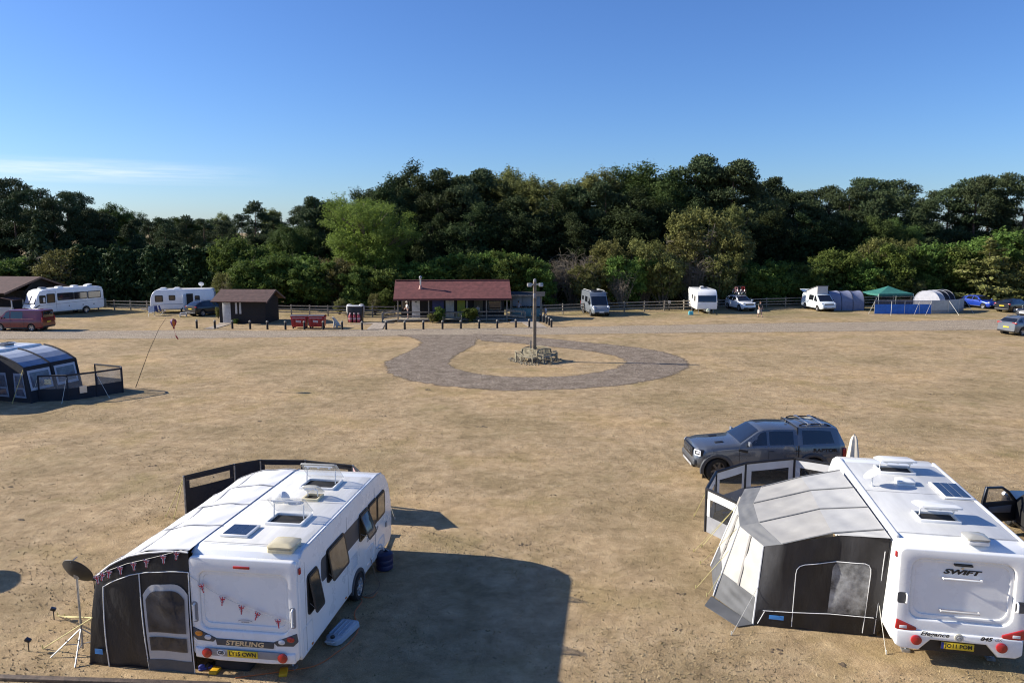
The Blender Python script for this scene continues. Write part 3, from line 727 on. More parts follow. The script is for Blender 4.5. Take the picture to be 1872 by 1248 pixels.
# nearer individuals
tree('willow', 668, 341, 95, 1.0, 'large pale green spreading tree with bare limbs showing beside the red roofed cabin')
tree('oak', 525, 402, 98, .9, 'rounded green tree between the shed and the large pale spreading tree')
tree('spruce', 66, 383, 99, .95, 'dark narrow spruce behind the timber building with a veranda')
tree('larch', 1812, 436, 92.5, 1.3, 'small pale conifer with spreading boughs behind the blue hatchback')
for i in range(13):
    tree('leyland', 142 + i * 22, 452 + (i * 37 % 11) - 3, 94.5 + (i % 3) * .8, rt.uniform(.95, 1.2))
SH = ((108, 462, 94, 'olive', 1.2), (130, 470, 96, 'shrub', 1.), (-20, 470, 98, 'shrub', 1.4), (20, 470, 100, 'shrub', 1.4), (430, 440, 94, 'shrub', .9), (455, 462, 91, 'shrub', 1.), (412, 500, 89.5, 'olive', .9), (480, 445, 95, 'shrub', .9), (500, 470, 90, 'shrub', 1.1), (540, 455, 92, 'shrub', 1.1), (575, 480, 89, 'shrub', 1.1), (610, 470, 90, 'olive', 1.), (655, 490, 88, 'shrub', 1.), (700, 480, 89, 'shrub', 1.1), (620, 548, 82.6, 'olive', 1.), (650, 549, 82.4, 'shrub', 1.), (706, 530, 82.6, 'shrub', .8), (685, 538, 82.5, 'olive', .8),
      (760, 470, 92, 'shrub', 1.2), (810, 465, 92, 'shrub', 1.2), (860, 470, 92, 'shrub', 1.2), (905, 448, 94, 'shrub', 1.), (945, 462, 91, 'shrub', 1.1), (985, 480, 90, 'shrub', .9), (1008, 475, 93, 'bare', .9), (1048, 462, 92, 'bare', .95), (1075, 480, 90, 'olive', .9), (1118, 446, 93, 'olive', .8), (1145, 455, 91, 'shrub', .8), (1180, 442, 93, 'olive', .9), (1215, 460, 92, 'olive', 1.), (1138, 498, 89, 'bare', .8), (1245, 430, 95, 'olive', .9), (1290, 388, 97, 'olive', .82), (1330, 410, 97, 'olive', .8), (1265, 470, 92, 'bare', 1.1), (1320, 470, 92, 'olive', 1.), (1370, 478, 94, 'shrub', 1.1), (1415, 480, 94, 'shrub', 1.1), (1450, 490, 95, 'shrub', 1.), (1480, 478, 95, 'shrub', 1.1), (1520, 462, 97, 'shrub', 1.), (1560, 448, 98, 'shrub', .9), (1605, 440, 99, 'olive', .8), (1640, 448, 97, 'shrub', 1.), (1670, 425, 100, 'birch', .55), (1580, 480, 95, 'shrub', 1.), (1630, 490, 94.5, 'shrub', 1.), (1700, 500, 94.5, 'shrub', .8), (1705, 450, 98, 'shrub', 1.), (1745, 438, 98, 'shrub', 1.), (1790, 430, 99, 'shrub', 1.1), (1840, 428, 99, 'shrub', 1.1), (1885, 422, 98, 'shrub', 1.), (1760, 470, 95.5, 'shrub', 1.), (1868, 470, 95.5, 'olive', 1.), (1680, 515, 94, 'olive', .8))
for x, y, Y, k, w in SH: tree(k, x, y, Y, w)
# shaded undergrowth filling the wood floor
def undergrowth():
    rng = np.random.default_rng(3); n = 42000
    X = rng.uniform(-110, 110, n); Y = rng.uniform(93, 135, n); Z = rng.random(n) ** 1.6 * np.where(Y < 98, 2.2, 4.4)
    v = leaves(np.stack([X, Y, Z + .1], 1), unit(rng, n), rng.uniform(.5, 1.3, n), rng, .8); v[:, 2] = np.maximum(v[:, 2], .02)
    return np_mesh('undergrowth', v, quads(v))
struct(tag(link('undergrowth', undergrowth(), LF['dark']), 'dark tangled undergrowth on the floor of the wood', 'undergrowth'), 'stuff')
# ================================================================ vehicles
def paint(name, col, metal=.3): return M(name, col, .32, metal=metal, var=.06, scale=.8, coat=.8)
TYRE_ME, RIM_ME = {}, {}
def wheel_meshes(r, w, spokes=5):
    k = (r, w, spokes)
    if k in TYRE_ME: return TYRE_ME[k], RIM_ME[k]
    my = Matrix.Rotation(R(90), 3, 'X')
    t = B(); t.lathe([(r * .66, -w / 2), (r * .93, -w / 2), (r, -w * .36), (r, w * .36), (r * .93, w / 2), (r * .66, w / 2), (r * .62, 0), (r * .66, -w / 2)], 24, m=my, cap=False)
    q = B(); q.lathe([(r * .67, -w * .47), (r * .67, w * .47), (r * .61, w * .42), (r * .58, 0), (r * .61, -w * .42), (r * .67, -w * .47)], 24, m=my, cap=False)
    for s in range(spokes):
        a = 2 * math.pi * s / spokes
        for side in (-1, 1):
            q.bar((r * .1 * math.cos(a), side * w * .38, r * .1 * math.sin(a)), (r * .63 * math.cos(a), side * w * .42, r * .63 * math.sin(a)), r * .17, .03, (0, 1, 0))
    for side in (-1, 1): q.lathe([(r * .16, 0), (r * .13, .03 * side), (.004, .035 * side)], 12, (0, side * w * .38, 0), Matrix.Rotation(R(-90), 3, 'X'))
    TYRE_ME[k], RIM_ME[k] = t.mesh('tyre'), q.mesh('rim')
    return TYRE_ME[k], RIM_ME[k]
def wheel(parent, x, y, r, w, spokes=5, rim=None, steer=0):
    t, q = wheel_meshes(r, w, spokes)
    o = bpy.data.objects.new('wheel', t); COL.objects.link(o); o.parent = parent; o.location = (x, y, r); o.rotation_euler = (0, random.uniform(0, 1), steer)
    if not t.materials: t.materials.append(RUB)
    link('rim', q.copy() if rim else q, rim or RIM, o)
    return o
def car(name, label, loc, heading, mat, L, W, top, belt, roofw, z0=.22, wheels=(1.3, -1.3), wr=.33, ww=.22, plan=None, side_win=(), screen=None, rear_screen=None, trim=BLACK,
        spokes=5, head=None, tail=None, plate=None, front_plate=None, rail=None, mirrors=None, handles=(), grille=None, bump=True, sill=BLACK, rim=None, group=None, cat='car', steer=0, hatch_line=None):
    """lofted vehicle: origin on the ground under its centre, +x forward. top / belt: (x, z) lines; windows as patches (x, t) between belt and roof edge"""
    root = thing(name, label, cat, loc, heading, group)
    plan = plan or [(-L / 2, .84), (-L / 2 + .25, .94), (-L / 2 + .8, 1), (L / 2 - 1.0, 1), (L / 2 - .4, .93), (L / 2 - .12, .82), (L / 2, .66)]
    hw = W / 2
    def sec(x):
        zt = interp(top, x); zb = min(interp(belt, x), zt - .05); w = hw * interp(plan, x); g = max(0, min(1, (zt - zb - .05) / .42))
        wt = lerp(w * .93, hw * roofw * min(1, interp(plan, x) * 1.02), g)
        e = abs(x) / (L / 2); zz = z0 + (.10 * max(0, (e - .86) / .14))
        return [(0, zz), (.86 * w, zz), (.97 * w, zz + .09), (w, zz + .45 * (zb - zz)), (.985 * w, zb - .08), (.955 * w, zb), (wt, zt - .055), (.82 * wt, zt - .012), (0, zt)]
    xs = sorted(set([round(p[0], 3) for p in top] + [round(p[0], 3) for p in plan] + [round(-L / 2 + L * i / 26, 3) for i in range(27)]))
    xs = [xs[0]] + [b for a, b in zip(xs, xs[1:]) if b - a > .012]
    t = B(); vs = []; n = 16
    for x in xs:
        h = sec(x); vs += [(x, -y, z) for y, z in h] + [(x, y, z) for y, z in reversed(h[1:-1])]
    fs = [(i * n + k, i * n + (k + 1) % n, (i + 1) * n + (k + 1) % n, (i + 1) * n + k) for i in range(len(xs) - 1) for k in range(n)]
    fs += [tuple(reversed(range(n))), tuple(range((len(xs) - 1) * n, len(xs) * n))]
    t.add(vs, fs); me = t.mesh('body', smooth=38)
    o = link('body', me, mat, root)
    # wheel arches cut into the body
    cut = B()
    for x in wheels:
        for s in (-1, 1): cut.lathe([(wr * 1.13, -.17), (wr * 1.13, .17)], 20, (x, s * (hw - .10), wr), Matrix.Rotation(R(90), 3, 'X'))
    co = cut.ob('cutter', BLACK, smooth=0)
    o.parent = None
    md = o.modifiers.new('arch', 'BOOLEAN'); md.object = co; md.solver = 'EXACT'
    dg = bpy.context.evaluated_depsgraph_get(); dg.update()
    nm = bpy.data.meshes.new_from_object(o.evaluated_get(dg)); o.modifiers.clear()
    if len(nm.polygons) > 50: o.data = nm; nm.name = 'body'; nm.shade_smooth(); nm.set_sharp_from_angle(angle=R(38))
    bpy.data.objects.remove(co); o.parent = root
    if not o.data.materials: o.data.materials.append(mat)
    for x in wheels:
        for s in (-1, 1):
            y = s * (hw - ww / 2 - .015)
            lin = B(); lin.lathe([(wr * 1.12, -.15), (wr * 1.12, .15), (wr * 1.10, .15), (wr * 1.10, -.15), (wr * 1.12, -.15)], 18, (x, s * (hw - .20), wr), Matrix.Rotation(R(90), 3, 'X'), cap=False)
            lin.box((x, s * (hw - .33), wr + .02), (wr * 2, .01, wr * 2)); lin.ob('wheel_arch', BLACK, root)
            wheel(root, x, y, wr, ww, spokes, rim, steer if x > 0 else 0)
    def pt(x, tt, s, off=.006):
        h = sec(x); a, b = h[5], h[6]
        return (x, s * (lerp(a[0], b[0], tt) + off), lerp(a[1], b[1], tt) + off * .3)
    for q in side_win:
        m_ = q[4] if len(q) > 4 else GLASS
        for s in (-1, 1):
            w_ = B(); w_.grid(lambda u, v: pt(lerp(lerp(q[0][0], q[1][0], u), lerp(q[3][0], q[2][0], u), v), lerp(lerp(q[0][1], q[1][1], u), lerp(q[3][1], q[2][1], u), v), s), 6, 3)
            w_.ob('window', m_, root)
    def tp(x, s, off=.008):
        h = sec(x); e, f = h[6], h[7]; a = abs(s)
        y, z = (lerp(0, f[0], a / .82), lerp(h[8][1], f[1], a / .82)) if a < .82 else (lerp(f[0], e[0], (a - .82) / .18), lerp(f[1], e[1], (a - .82) / .18))
        return (x + (off if x > 0 else -off), math.copysign(y, s), z + off)
    for sc_, nm_ in ((screen, 'windscreen'), (rear_screen, 'rear_window')):
        if sc_:
            w_ = B(); w_.grid(lambda u, v: tp(lerp(sc_[0], sc_[1], v), lerp(-.9, .9, u) * lerp(sc_[2] if len(sc_) > 2 else 1, 1, v)), 10, 5); w_.ob(nm_, GLASS, root)
    f, r_ = L / 2, -L / 2
    if bump:
        for sgn, x in ((1, f), (-1, r_)):
            b_ = B(); b_.box((x - sgn * .05, 0, z0 + .15), (.16, W * (.72 if sgn > 0 else .84), .16)); b_.ob('bumper', trim, root, bevel=.05)
        for s in (-1, 1):
            b_ = B(); b_.box(((wheels[0] + wheels[1]) / 2, s * (hw - .03), z0 + .05), (wheels[0] - wheels[1] - wr * 2.4, .08, .10)); b_.ob('sill', sill, root, bevel=.02)
    if head:
        x, y, z, sx, sy, sz = head
        for s in (-1, 1): b_ = B(); b_.ball((x, s * y, z), (sx, sy, sz), 8, Matrix.Rotation(-s * R(28), 3, 'Z')); b_.ob('headlight', LAMPW, root)
    if tail:
        x, y, z, sx, sy, sz = tail
        for s in (-1, 1): b_ = B(); b_.box((x, s * y, z), (sx, sy, sz)); b_.ob('tail_light', LAMPR, root, bevel=.015)
    if grille:
        x, z, w, h = grille; b_ = B(); b_.box((x, 0, z), (.06, w, h)); gr = b_.ob('grille', BLACK, root, bevel=.02)
        e_ = B()
        for k in (-.25, .25): e_.box((x + .032, 0, z + h * k), (.01, w * .92, .018))
        e_.ob('grille_bar', ALU, gr)
    if plate: b_ = B(); b_.box((r_ - plate[0], 0, plate[1]), (.02, .52, .115)); b_.ob('number_plate', YPLATE, root)
    if front_plate: b_ = B(); b_.box((f + front_plate[0], 0, front_plate[1]), (.02, .52, .115)); b_.ob('number_plate', WPLATE, root)
    if mirrors:
        for s in (-1, 1): b_ = B(); b_.box((mirrors[0], s * (hw + .09), mirrors[1]), (.11, .22, .16), top=(.8, .9)); b_.ob('wing_mirror', mirrors[2] if len(mirrors) > 2 else mat, root, bevel=.03)
    for x, z in handles:
        for s in (-1, 1): b_ = B(); b_.box((x, s * (hw * .985 + .01), z), (.2, .04, .03)); b_.ob('door_handle', trim, root, bevel=.01)
    if rail:
        x0, x1, wd, h = rail
        for s in (-1, 1):
            zz = interp(top, (x0 + x1) / 2); b_ = B(); b_.tube([(x0, s * wd, interp(top, x0) - .02), (x0 - .1, s * wd, zz + h), (x1 + .1, s * wd, zz + h), (x1, s * wd, interp(top, x1) - .02)], .018, 6); b_.ob('roof_rail', ALU if h > .03 else BLACK, root)
    if hatch_line:
        for x in hatch_line:
            for s in (-1, 1):
                h = sec(x); b_ = B(); b_.tube([(x, s * (h[k][0] + .002), h[k][1]) for k in (2, 3, 4, 5)], .006, 4); b_.ob('door_seam', BLACK, root)
    root['_sec'] = 0
    return root
def local(root, p):
    """world point -> the thing's own axes"""
    c, s = math.cos(-root.rotation_euler.z), math.sin(-root.rotation_euler.z); d = Vector(p) - root.location
    return Vector((d.x * c - d.y * s, d.x * s + d.y * c, d.z))

# --- large grey pickup with a canopy over its bed
PG = M('slate_grey_paint', (.12, .135, .158), .28, metal=.45, var=.05, scale=.8, coat=.9)
pk_loc = (9.28, 27.62, 0)
pk = car('pickup_truck', 'slate grey double cab pickup with a canopy over its bed behind the pale windbreak', pk_loc, R(181.5), PG, 5.5, 2.02,
    [(2.75, .80), (2.72, 1.08), (2.62, 1.21), (2.3, 1.27), (1.35, 1.34), (1.12, 1.36), (.42, 1.80), (.25, 1.87), (-.2, 1.90), (-.96, 1.88), (-1.03, 1.945), (-1.7, 1.965), (-2.32, 1.94), (-2.46, 1.88), (-2.71, 1.36), (-2.74, 1.22), (-2.75, .85)],
    [(2.75, .78), (2.3, 1.17), (1.3, 1.26), (.4, 1.28), (-1, 1.30), (-2.75, 1.32)], .76, z0=.42, wheels=(1.95, -1.52), wr=.43, ww=.29, spokes=6, rim=M('dark_alloy', (.13, .13, .135), .35, metal=.6),
    plan=[(-2.75, .88), (-2.5, .97), (-2, 1), (2.0, 1), (2.4, .97), (2.62, .88), (2.75, .72)],
    side_win=(((.88, .06), (.15, .05), (.15, .90), (.36, .88)), ((.05, .05), (-.82, .05), (-.82, .90), (.05, .90)), ((-1.15, .05), (-2.30, .10), (-2.18, .80), (-1.15, .86))),
    screen=(1.08, .40, .98), rear_screen=(-2.66, -2.45), tail=(-2.68, .90, 1.02, .12, .14, .34), front_plate=(-.02, .62), mirrors=(.82, 1.40, M('grey_mirror_paint', (.16, .17, .19), .4, coat=.5)), handles=((.0, 1.10), (-.95, 1.12)), steer=R(14), hatch_line=(1.15, .1, -.9))
b_ = B(); b_.box((2.72, 0, .98), (.1, 1.2, .34)); gr = b_.ob('grille', BLACK, pk, bevel=.03)
text('grille_lettering', 'FORD', .2, gr, (2.775, 0, .98), (0, 1, 0), (0, 0, 1), DKGREY, .01, sx=1.7, bold=.006)
b_ = B(); b_.box((2.64, 0, .66), (.26, 1.72, .22)); b_.ob('front_bumper', M('satin_grey_cladding', (.06, .064, .07), .5, var=.1), pk, bevel=.06, seg=3)
b_ = B(); b_.box((2.71, 0, .52), (.16, 1.2, .12)); b_.ob('skid_plate', M('silver_skid_plate', (.5, .5, .5), .4, metal=.4), pk, bevel=.04, seg=2)
for s in (-1, 1):
    for x in (1.95, -1.52):
        b_ = B(); o1, i1 = [], []
        for k in range(13):
            a = R(-12 + 204 * k / 12); o1.append((x + .62 * math.cos(a), .42 + .60 * math.sin(a))); i1.append((x + .49 * math.cos(a), .42 + .48 * math.sin(a)))
        vs = [(u, s * (1.0 + d), v) for d, lp in ((-.05, o1), (.075, o1), (.075, i1), (-.05, i1)) for u, v in lp]
        b_.add(vs, [(q * 13 + i, q * 13 + i + 1, ((q + 1) % 4) * 13 + i + 1, ((q + 1) % 4) * 13 + i) for q in range(4) for i in range(12)] + [(0, 13, 26, 39), (12, 51, 38, 25)]); b_.ob('wheel_arch_flare', M('satin_grey_cladding', (.06, .064, .07), .5, var=.1), pk, bevel=.015)
    b_ = B(); b_.box((2.51, s * .78, 1.03), (.26, .34, .22), Matrix.Rotation(s * R(30), 3, 'Z')); hl = b_.ob('headlight', BLACK, pk, bevel=.03)
    b_ = B(); b_.ring(rrect(-.16, .16, -.11, .11, .03), rrect(-.12, .12, -.07, .07, .02), 0, .02, lambda u, v, w: Vector((2.625, s * .845, 1.03)) + Matrix.Rotation(s * R(30), 3, 'Z') @ Vector((w, u, v))); b_.ball(Vector((2.625, s * .845, 1.03)), (.03, .09, .04), 6, Matrix.Rotation(s * R(30), 3, 'Z')); b_.ob('daytime_lamp', LAMPW, hl)
    b_ = B(); b_.box((1.02, s * 1.0, 1.12), (.34, .03, .09), Matrix.Rotation(R(-12), 3, 'Y')); b_.ob('wing_vent', BLACK, pk, bevel=.01)
    b_ = B(); b_.box((.1, s * .99, .42), (2.1, .2, .06)); b_.ob('side_step', BLACK, pk, bevel=.02)
    b_ = B(); b_.tube([(-1.1, s * .62, 1.95), (-1.25, s * .62, 2.0), (-2.1, s * .62, 1.98), (-2.25, s * .62, 1.92)], .025, 6); b_.ob('roof_rail', BLACK, pk)
    b_ = B(); b_.box((1.75, s * .45, 1.318), (.3, .16, .02), Matrix.Rotation(R(4), 3, 'Y')); b_.ob('bonnet_vent', BLACK, pk, bevel=.008)
    text('bed_lettering', 'RAPTOR', .17, pk, (-1.95, s * 1.003, 1.12), (-s * 1, 0, 0), (0, 0, 1), BLACK, .006, sx=1.35, bold=.006)
for x in (-1.45, -1.95):
    b_ = B(); b_.bar((x, -.62, 2.02), (x, .62, 2.02), .07, .035)
    for s in (-1, 1): b_.box((x, s * .62, 2.0), (.12, .05, .07))
    b_.ob('roof_bar', ALU, pk, bevel=.008)
b_ = B(); b_.box((-.985, 0, 1.6), (.045, 1.80, .64), top=(1, .88)); b_.box((-.985, 0, .93), (.035, 2.03, .72)); b_.ob('canopy_seam', BLACK, pk)
b_ = B(); b_.lathe([(.06, 0), (.03, .05), (.008, .09)], 8, (-.86, 0, 1.915)); b_.ob('roof_aerial', BLACK, pk)

# --- vehicles parked along the far side
def carloc(px, py): v = G(px, py); return (v.x, v.y, 0)
def hatch_top(L, hood, roof, ws0, ws1, rs1, tailz=.95):
    f = L / 2
    return [(f, .55), (f - .06, hood - .22), (f - .35, hood - .07), (ws0 + .05, hood), (ws1, roof - .06), (ws1 - .35, roof), (ws1 - 1.1, roof + .01), (rs1 + .25, roof - .06), (rs1, roof - .14), (-f + .16, tailz + .12), (-f + .03, tailz), (-f, .55)]
blue = car('hatchback_car', 'bright blue hatchback parked beside the grey windbreak', carloc(1790, 562), R(-74), paint('bright_blue_paint', (.012, .05, .36)), 4.2, 1.78, hatch_top(4.2, .95, 1.46, .95, .25, -1.5), [(2.1, .62), (.95, .90), (-2.1, 1.0)], .70,
    wheels=(1.27, -1.3), wr=.33, side_win=(((.72, .08), (-.28, .05), (-.25, .9), (.28, .86)), ((-.35, .05), (-1.2, .1), (-1.0, .82), (-.32, .9))), screen=(.92, .28), rear_screen=(-1.98, -1.52), head=(1.86, .66, .74, .16, .13, .09), tail=(-2.02, .72, .95, .12, .2, .16), plate=(.0, .6), front_plate=(-.0, .5), mirrors=(.72, 1.0), handles=((-.1, .84), (-1.1, .88)), grille=(2.04, .62, .9, .12))
black2 = car('saloon_car', 'black car with a yellow rear plate parked beside the blue hatchback', carloc(1852, 569), R(28), paint('gloss_black_paint', (.012, .012, .014)), 4.6, 1.84, hatch_top(4.6, .98, 1.5, 1.0, .25, -1.6, 1.0), [(2.3, .65), (1, .93), (-2.3, 1.02)], .70,
    wheels=(1.38, -1.4), wr=.34, side_win=(((.8, .08), (-.35, .05), (-.3, .9), (.3, .86)), ((-.42, .05), (-1.5, .1), (-1.25, .8), (-.4, .9))), screen=(1.0, .28), rear_screen=(-2.15, -1.62), head=(2.05, .68, .74, .16, .13, .08), tail=(-2.2, .72, .95, .12, .32, .12), plate=(.0, .75), mirrors=(.8, 1.02), handles=((-.1, .86), (-1.2, .9)), grille=(2.24, .6, .9, .12))
dark3 = car('dark_car', 'dark car partly in view beyond the silver sport utility car', carloc(1893, 578.5), R(200), paint('dark_grey_car_paint', (.02, .022, .026)), 4.3, 1.8, hatch_top(4.3, .96, 1.5, .98, .25, -1.5), [(2.15, .63), (1, .91), (-2.1, 1.0)], .70,
    wheels=(1.3, -1.3), wr=.33, side_win=(((.75, .08), (-.3, .05), (-.26, .9), (.3, .86)), ((-.36, .05), (-1.25, .1), (-1.05, .82), (-.34, .9))), screen=(.95, .28), head=(1.9, .66, .74, .16, .13, .09), tail=(-2.06, .72, .95, .12, .2, .16), front_plate=(0, .5), mirrors=(.74, 1.0), grille=(2.08, .62, .9, .12))
silv = car('sport_utility_car', 'silver grey sport utility car with a yellow rear plate at the edge of the track', carloc(1872, 610), R(20), paint('silver_grey_paint', (.20, .22, .245), .5), 4.6, 1.88, hatch_top(4.6, 1.05, 1.62, 1.0, .2, -1.75, 1.08), [(2.3, .7), (1, 1.0), (-2.3, 1.12)], .71, z0=.24,
    wheels=(1.4, -1.42), wr=.37, side_win=(((.8, .08), (-.35, .05), (-.3, .9), (.3, .86)), ((-.42, .05), (-1.35, .06), (-1.2, .86), (-.4, .9)), ((-1.45, .08), (-1.85, .2), (-1.75, .7), (-1.35, .84))), screen=(1.0, .22), rear_screen=(-2.16, -1.78), head=(2.05, .7, .85, .16, .13, .07), tail=(-2.18, .68, 1.08, .12, .42, .12), plate=(.0, .72), mirrors=(.8, 1.12), handles=((-.1, .94), (-1.2, .98)), rail=(.1, -1.5, .58, .04), hatch_line=(.85, -.38, -1.42))
bl = car('estate_car', 'black car with yellow rear plates parked between the white caravan and the brown shed', carloc(381, 575), R(60), paint('black_estate_paint', (.014, .014, .017)), 4.5, 1.86, hatch_top(4.5, 1.02, 1.6, 1.0, .2, -1.65, 1.05), [(2.25, .68), (1, .98), (-2.25, 1.08)], .70,
    wheels=(1.36, -1.38), wr=.35, side_win=(((.8, .08), (-.35, .05), (-.3, .9), (.3, .86)), ((-.42, .05), (-1.5, .1), (-1.3, .82), (-.4, .9))), screen=(1.0, .22), rear_screen=(-2.1, -1.68), head=(2.0, .68, .8, .16, .13, .08), tail=(-2.14, .74, 1.0, .12, .26, .14), plate=(.01, .8), mirrors=(.8, 1.1), handles=((-.1, .9), (-1.2, .94)), rail=(.0, -1.4, .58, .035))
wsuv = car('sport_utility_car', 'white sport utility car carrying bicycles on its roof', carloc(1353, 566), R(-79), paint('white_car_paint', (.80, .80, .79), 0), 4.5, 1.86, hatch_top(4.5, 1.06, 1.64, 1.02, .2, -1.7, 1.1), [(2.25, .7), (1, 1.02), (-2.25, 1.12)], .71, z0=.25,
    wheels=(1.36, -1.36), wr=.37, side_win=(((.82, .08), (-.35, .05), (-.3, .9), (.3, .86)), ((-.42, .05), (-1.3, .06), (-1.2, .86), (-.4, .9)), ((-1.4, .08), (-1.8, .2), (-1.7, .7), (-1.3, .84))), screen=(1.02, .22), rear_screen=(-2.1, -1.72), head=(2.02, .68, .92, .17, .15, .08), tail=(-2.1, .72, 1.05, .12, .2, .2), plate=(.0, .7), front_plate=(.05, .5), mirrors=(.82, 1.14), handles=((-.1, .96), (-1.2, 1.0)), grille=(2.2, .80, 1.0, .2), rail=(.1, -1.5, .58, .05))
def van_top(L, hoodx, hoodz, ws, roof, tail=.12): f = L / 2; return [(f, .6), (f - .05, hoodz - .28), (f - .25, hoodz - .1), (hoodx, hoodz), (ws, roof - .1), (ws - .25, roof - .02), (ws - .7, roof), (-f + .3, roof - .01), (-f + .1, roof - .08), (-f + .03, roof - .35), (-f, .6)]
redv = car('panel_van', 'dark red panel van driving on the gravel track', carloc(44, 603), R(176), paint('dark_red_paint', (.15, .005, .010), 0), 4.9, 1.92, van_top(4.9, 1.75, 1.12, .95, 1.93), [(2.45, .75), (1.7, 1.02), (-2.45, 1.10)], .84, z0=.24, wheels=(1.55, -1.4), wr=.34,
    plan=[(-2.45, .93), (-2.3, .98), (-1.9, 1), (1.6, 1), (2.1, .94), (2.35, .84), (2.45, .7)], side_win=(((1.5, .06), (.62, .06), (.62, .88), (.98, .84)), ((.5, .08), (-.62, .08), (-.62, .86), (.5, .86))), screen=(1.75, 1.0), head=(2.2, .72, .85, .15, .15, .13), tail=(-2.42, .84, 1.05, .08, .14, .42), plate=(.02, .82), mirrors=(1.25, 1.2), handles=((.5, 1.0),), grille=(2.4, .8, 1.0, .14), hatch_line=(.55, -.7), cat='van')
b_ = B(); b_.box((-2.43, 0, 1.48), (.03, 1.4, .5), top=(1, .9)); b_.ob('rear_window', GLASS, redv, bevel=.05)
b_ = B()
for s in (-1, 1): b_.box((-.2, s * .975, 1.13), (3.0, .02, .05))
b_.ob('side_stripe', M('pale_red_stripe', (.45, .2, .2), .5), redv)
duc = car('campervan', 'grey high roofed campervan parked by the post and rail fence', carloc(1088, 574), R(-82), M('blue_grey_van_paint', (.20, .225, .25), .35, metal=.2, var=.05, coat=.6), 5.6, 2.05, van_top(5.6, 1.95, 1.15, 1.05, 2.52), [(2.8, .8), (1.9, 1.08), (-2.8, 1.25)], .88, z0=.28, wheels=(1.85, -1.7), wr=.36,
    plan=[(-2.8, .94), (-2.6, .99), (-2.2, 1), (1.7, 1), (2.3, .95), (2.65, .86), (2.8, .74)], side_win=(((1.75, .05), (.85, .05), (.85, .62), (1.30, .60)), ((.3, .15), (-.8, .15), (-.8, .6), (.3, .6)), ((-1.4, .2), (-2.2, .2), (-2.2, .55), (-1.4, .55))), screen=(1.95, 1.32), head=(2.5, .78, .95, .14, .16, .2), tail=(-2.78, .92, 1.0, .08, .12, .5), front_plate=(.03, .5), mirrors=(1.5, 1.45, BLACK), handles=((.8, 1.1),), grille=(2.72, .78, 1.35, .2), cat='van')
b_ = B(); b_.box((-.2, 0, 2.56), (2.2, 1.1, .05)); b_.ob('solar_panel', SOLAR, duc, bevel=.01)
for s in (-1, 1): b_ = B(); b_.tube([(.9, s * .75, 2.52), (.85, s * .75, 2.6), (-2.3, s * .75, 2.6), (-2.4, s * .75, 2.5)], .02, 6); b_.ob('roof_rail', PLASW, duc)
b_ = B(); b_.tube([(.9, 1.06, 2.35), (-2.5, 1.06, 2.35)], .07, 8); b_.ob('awning_cassette', DKGREY, duc)
VWW = M('pale_mint_van_paint', (.70, .76, .76), .35, var=.03, coat=.6)
vw = car('campervan', 'white campervan with its grey pop top raised and tailgate open beside the arched tent', carloc(1496, 566), R(-85), VWW, 5.0, 1.92, van_top(5.0, 1.8, 1.12, .98, 1.90), [(2.5, .75), (1.75, 1.02), (-2.5, 1.10)], .84, z0=.24, wheels=(1.55, -1.45), wr=.34,
    plan=[(-2.5, .95), (-2.3, .99), (-1.9, 1), (1.6, 1), (2.15, .94), (2.4, .84), (2.5, .7)], side_win=(((1.5, .06), (.62, .06), (.62, .86), (.98, .82)), ((.45, .1), (-.65, .1), (-.65, .84), (.45, .84))), screen=(1.8, 1.02), head=(2.25, .74, .86, .15, .16, .13), tail=(-2.46, .86, 1.05, .08, .12, .42), front_plate=(.03, .5), mirrors=(1.25, 1.2, BLACK), handles=((.5, 1.0),), grille=(2.44, .82, 1.05, .16), trim=DKGREY, hatch_line=(.55, -.7), cat='van')
b_ = B(); b_.slab([(.8, -.7, 2.78), (.8, .7, 2.78), (-.9, .7, 2.36), (-.9, -.7, 2.36)], .06)
b_.slab([(-.6, -.7, 2.42), (-.6, .7, 2.42), (-1.9, .7, 2.02), (-1.9, -.7, 2.02)], .05); b_.ob('pop_top_roof', DKGREY, vw, bevel=.02)
b_ = B()
for s in (-1, 1): b_.poly([(.75, s * .62, 1.88), (.75, s * .62, 2.76), (-1.7, s * .62, 2.08), (-1.8, s * .62, 1.88)])
b_.poly([(.75, -.62, 1.88), (.75, .62, 1.88), (.75, .62, 2.76), (.75, -.62, 2.76)]); b_.ob('pop_top_canvas', LGRYFAB, vw, smooth=0)
b_ = B(); b_.slab([(-2.5, -.75, 1.9), (-2.5, .75, 1.9), (-3.35, .72, 2.15), (-3.35, -.72, 2.15)], .05); b_.ob('tailgate', VWW, vw, bevel=.02)
b_ = B(); b_.slab([(-2.46, .9, .5), (-2.46, .9, 1.2), (-3.1, 1.5, 1.2), (-3.1, 1.5, .5)], .06); b_.ob('rear_storage_door', VWW, vw, bevel=.02)
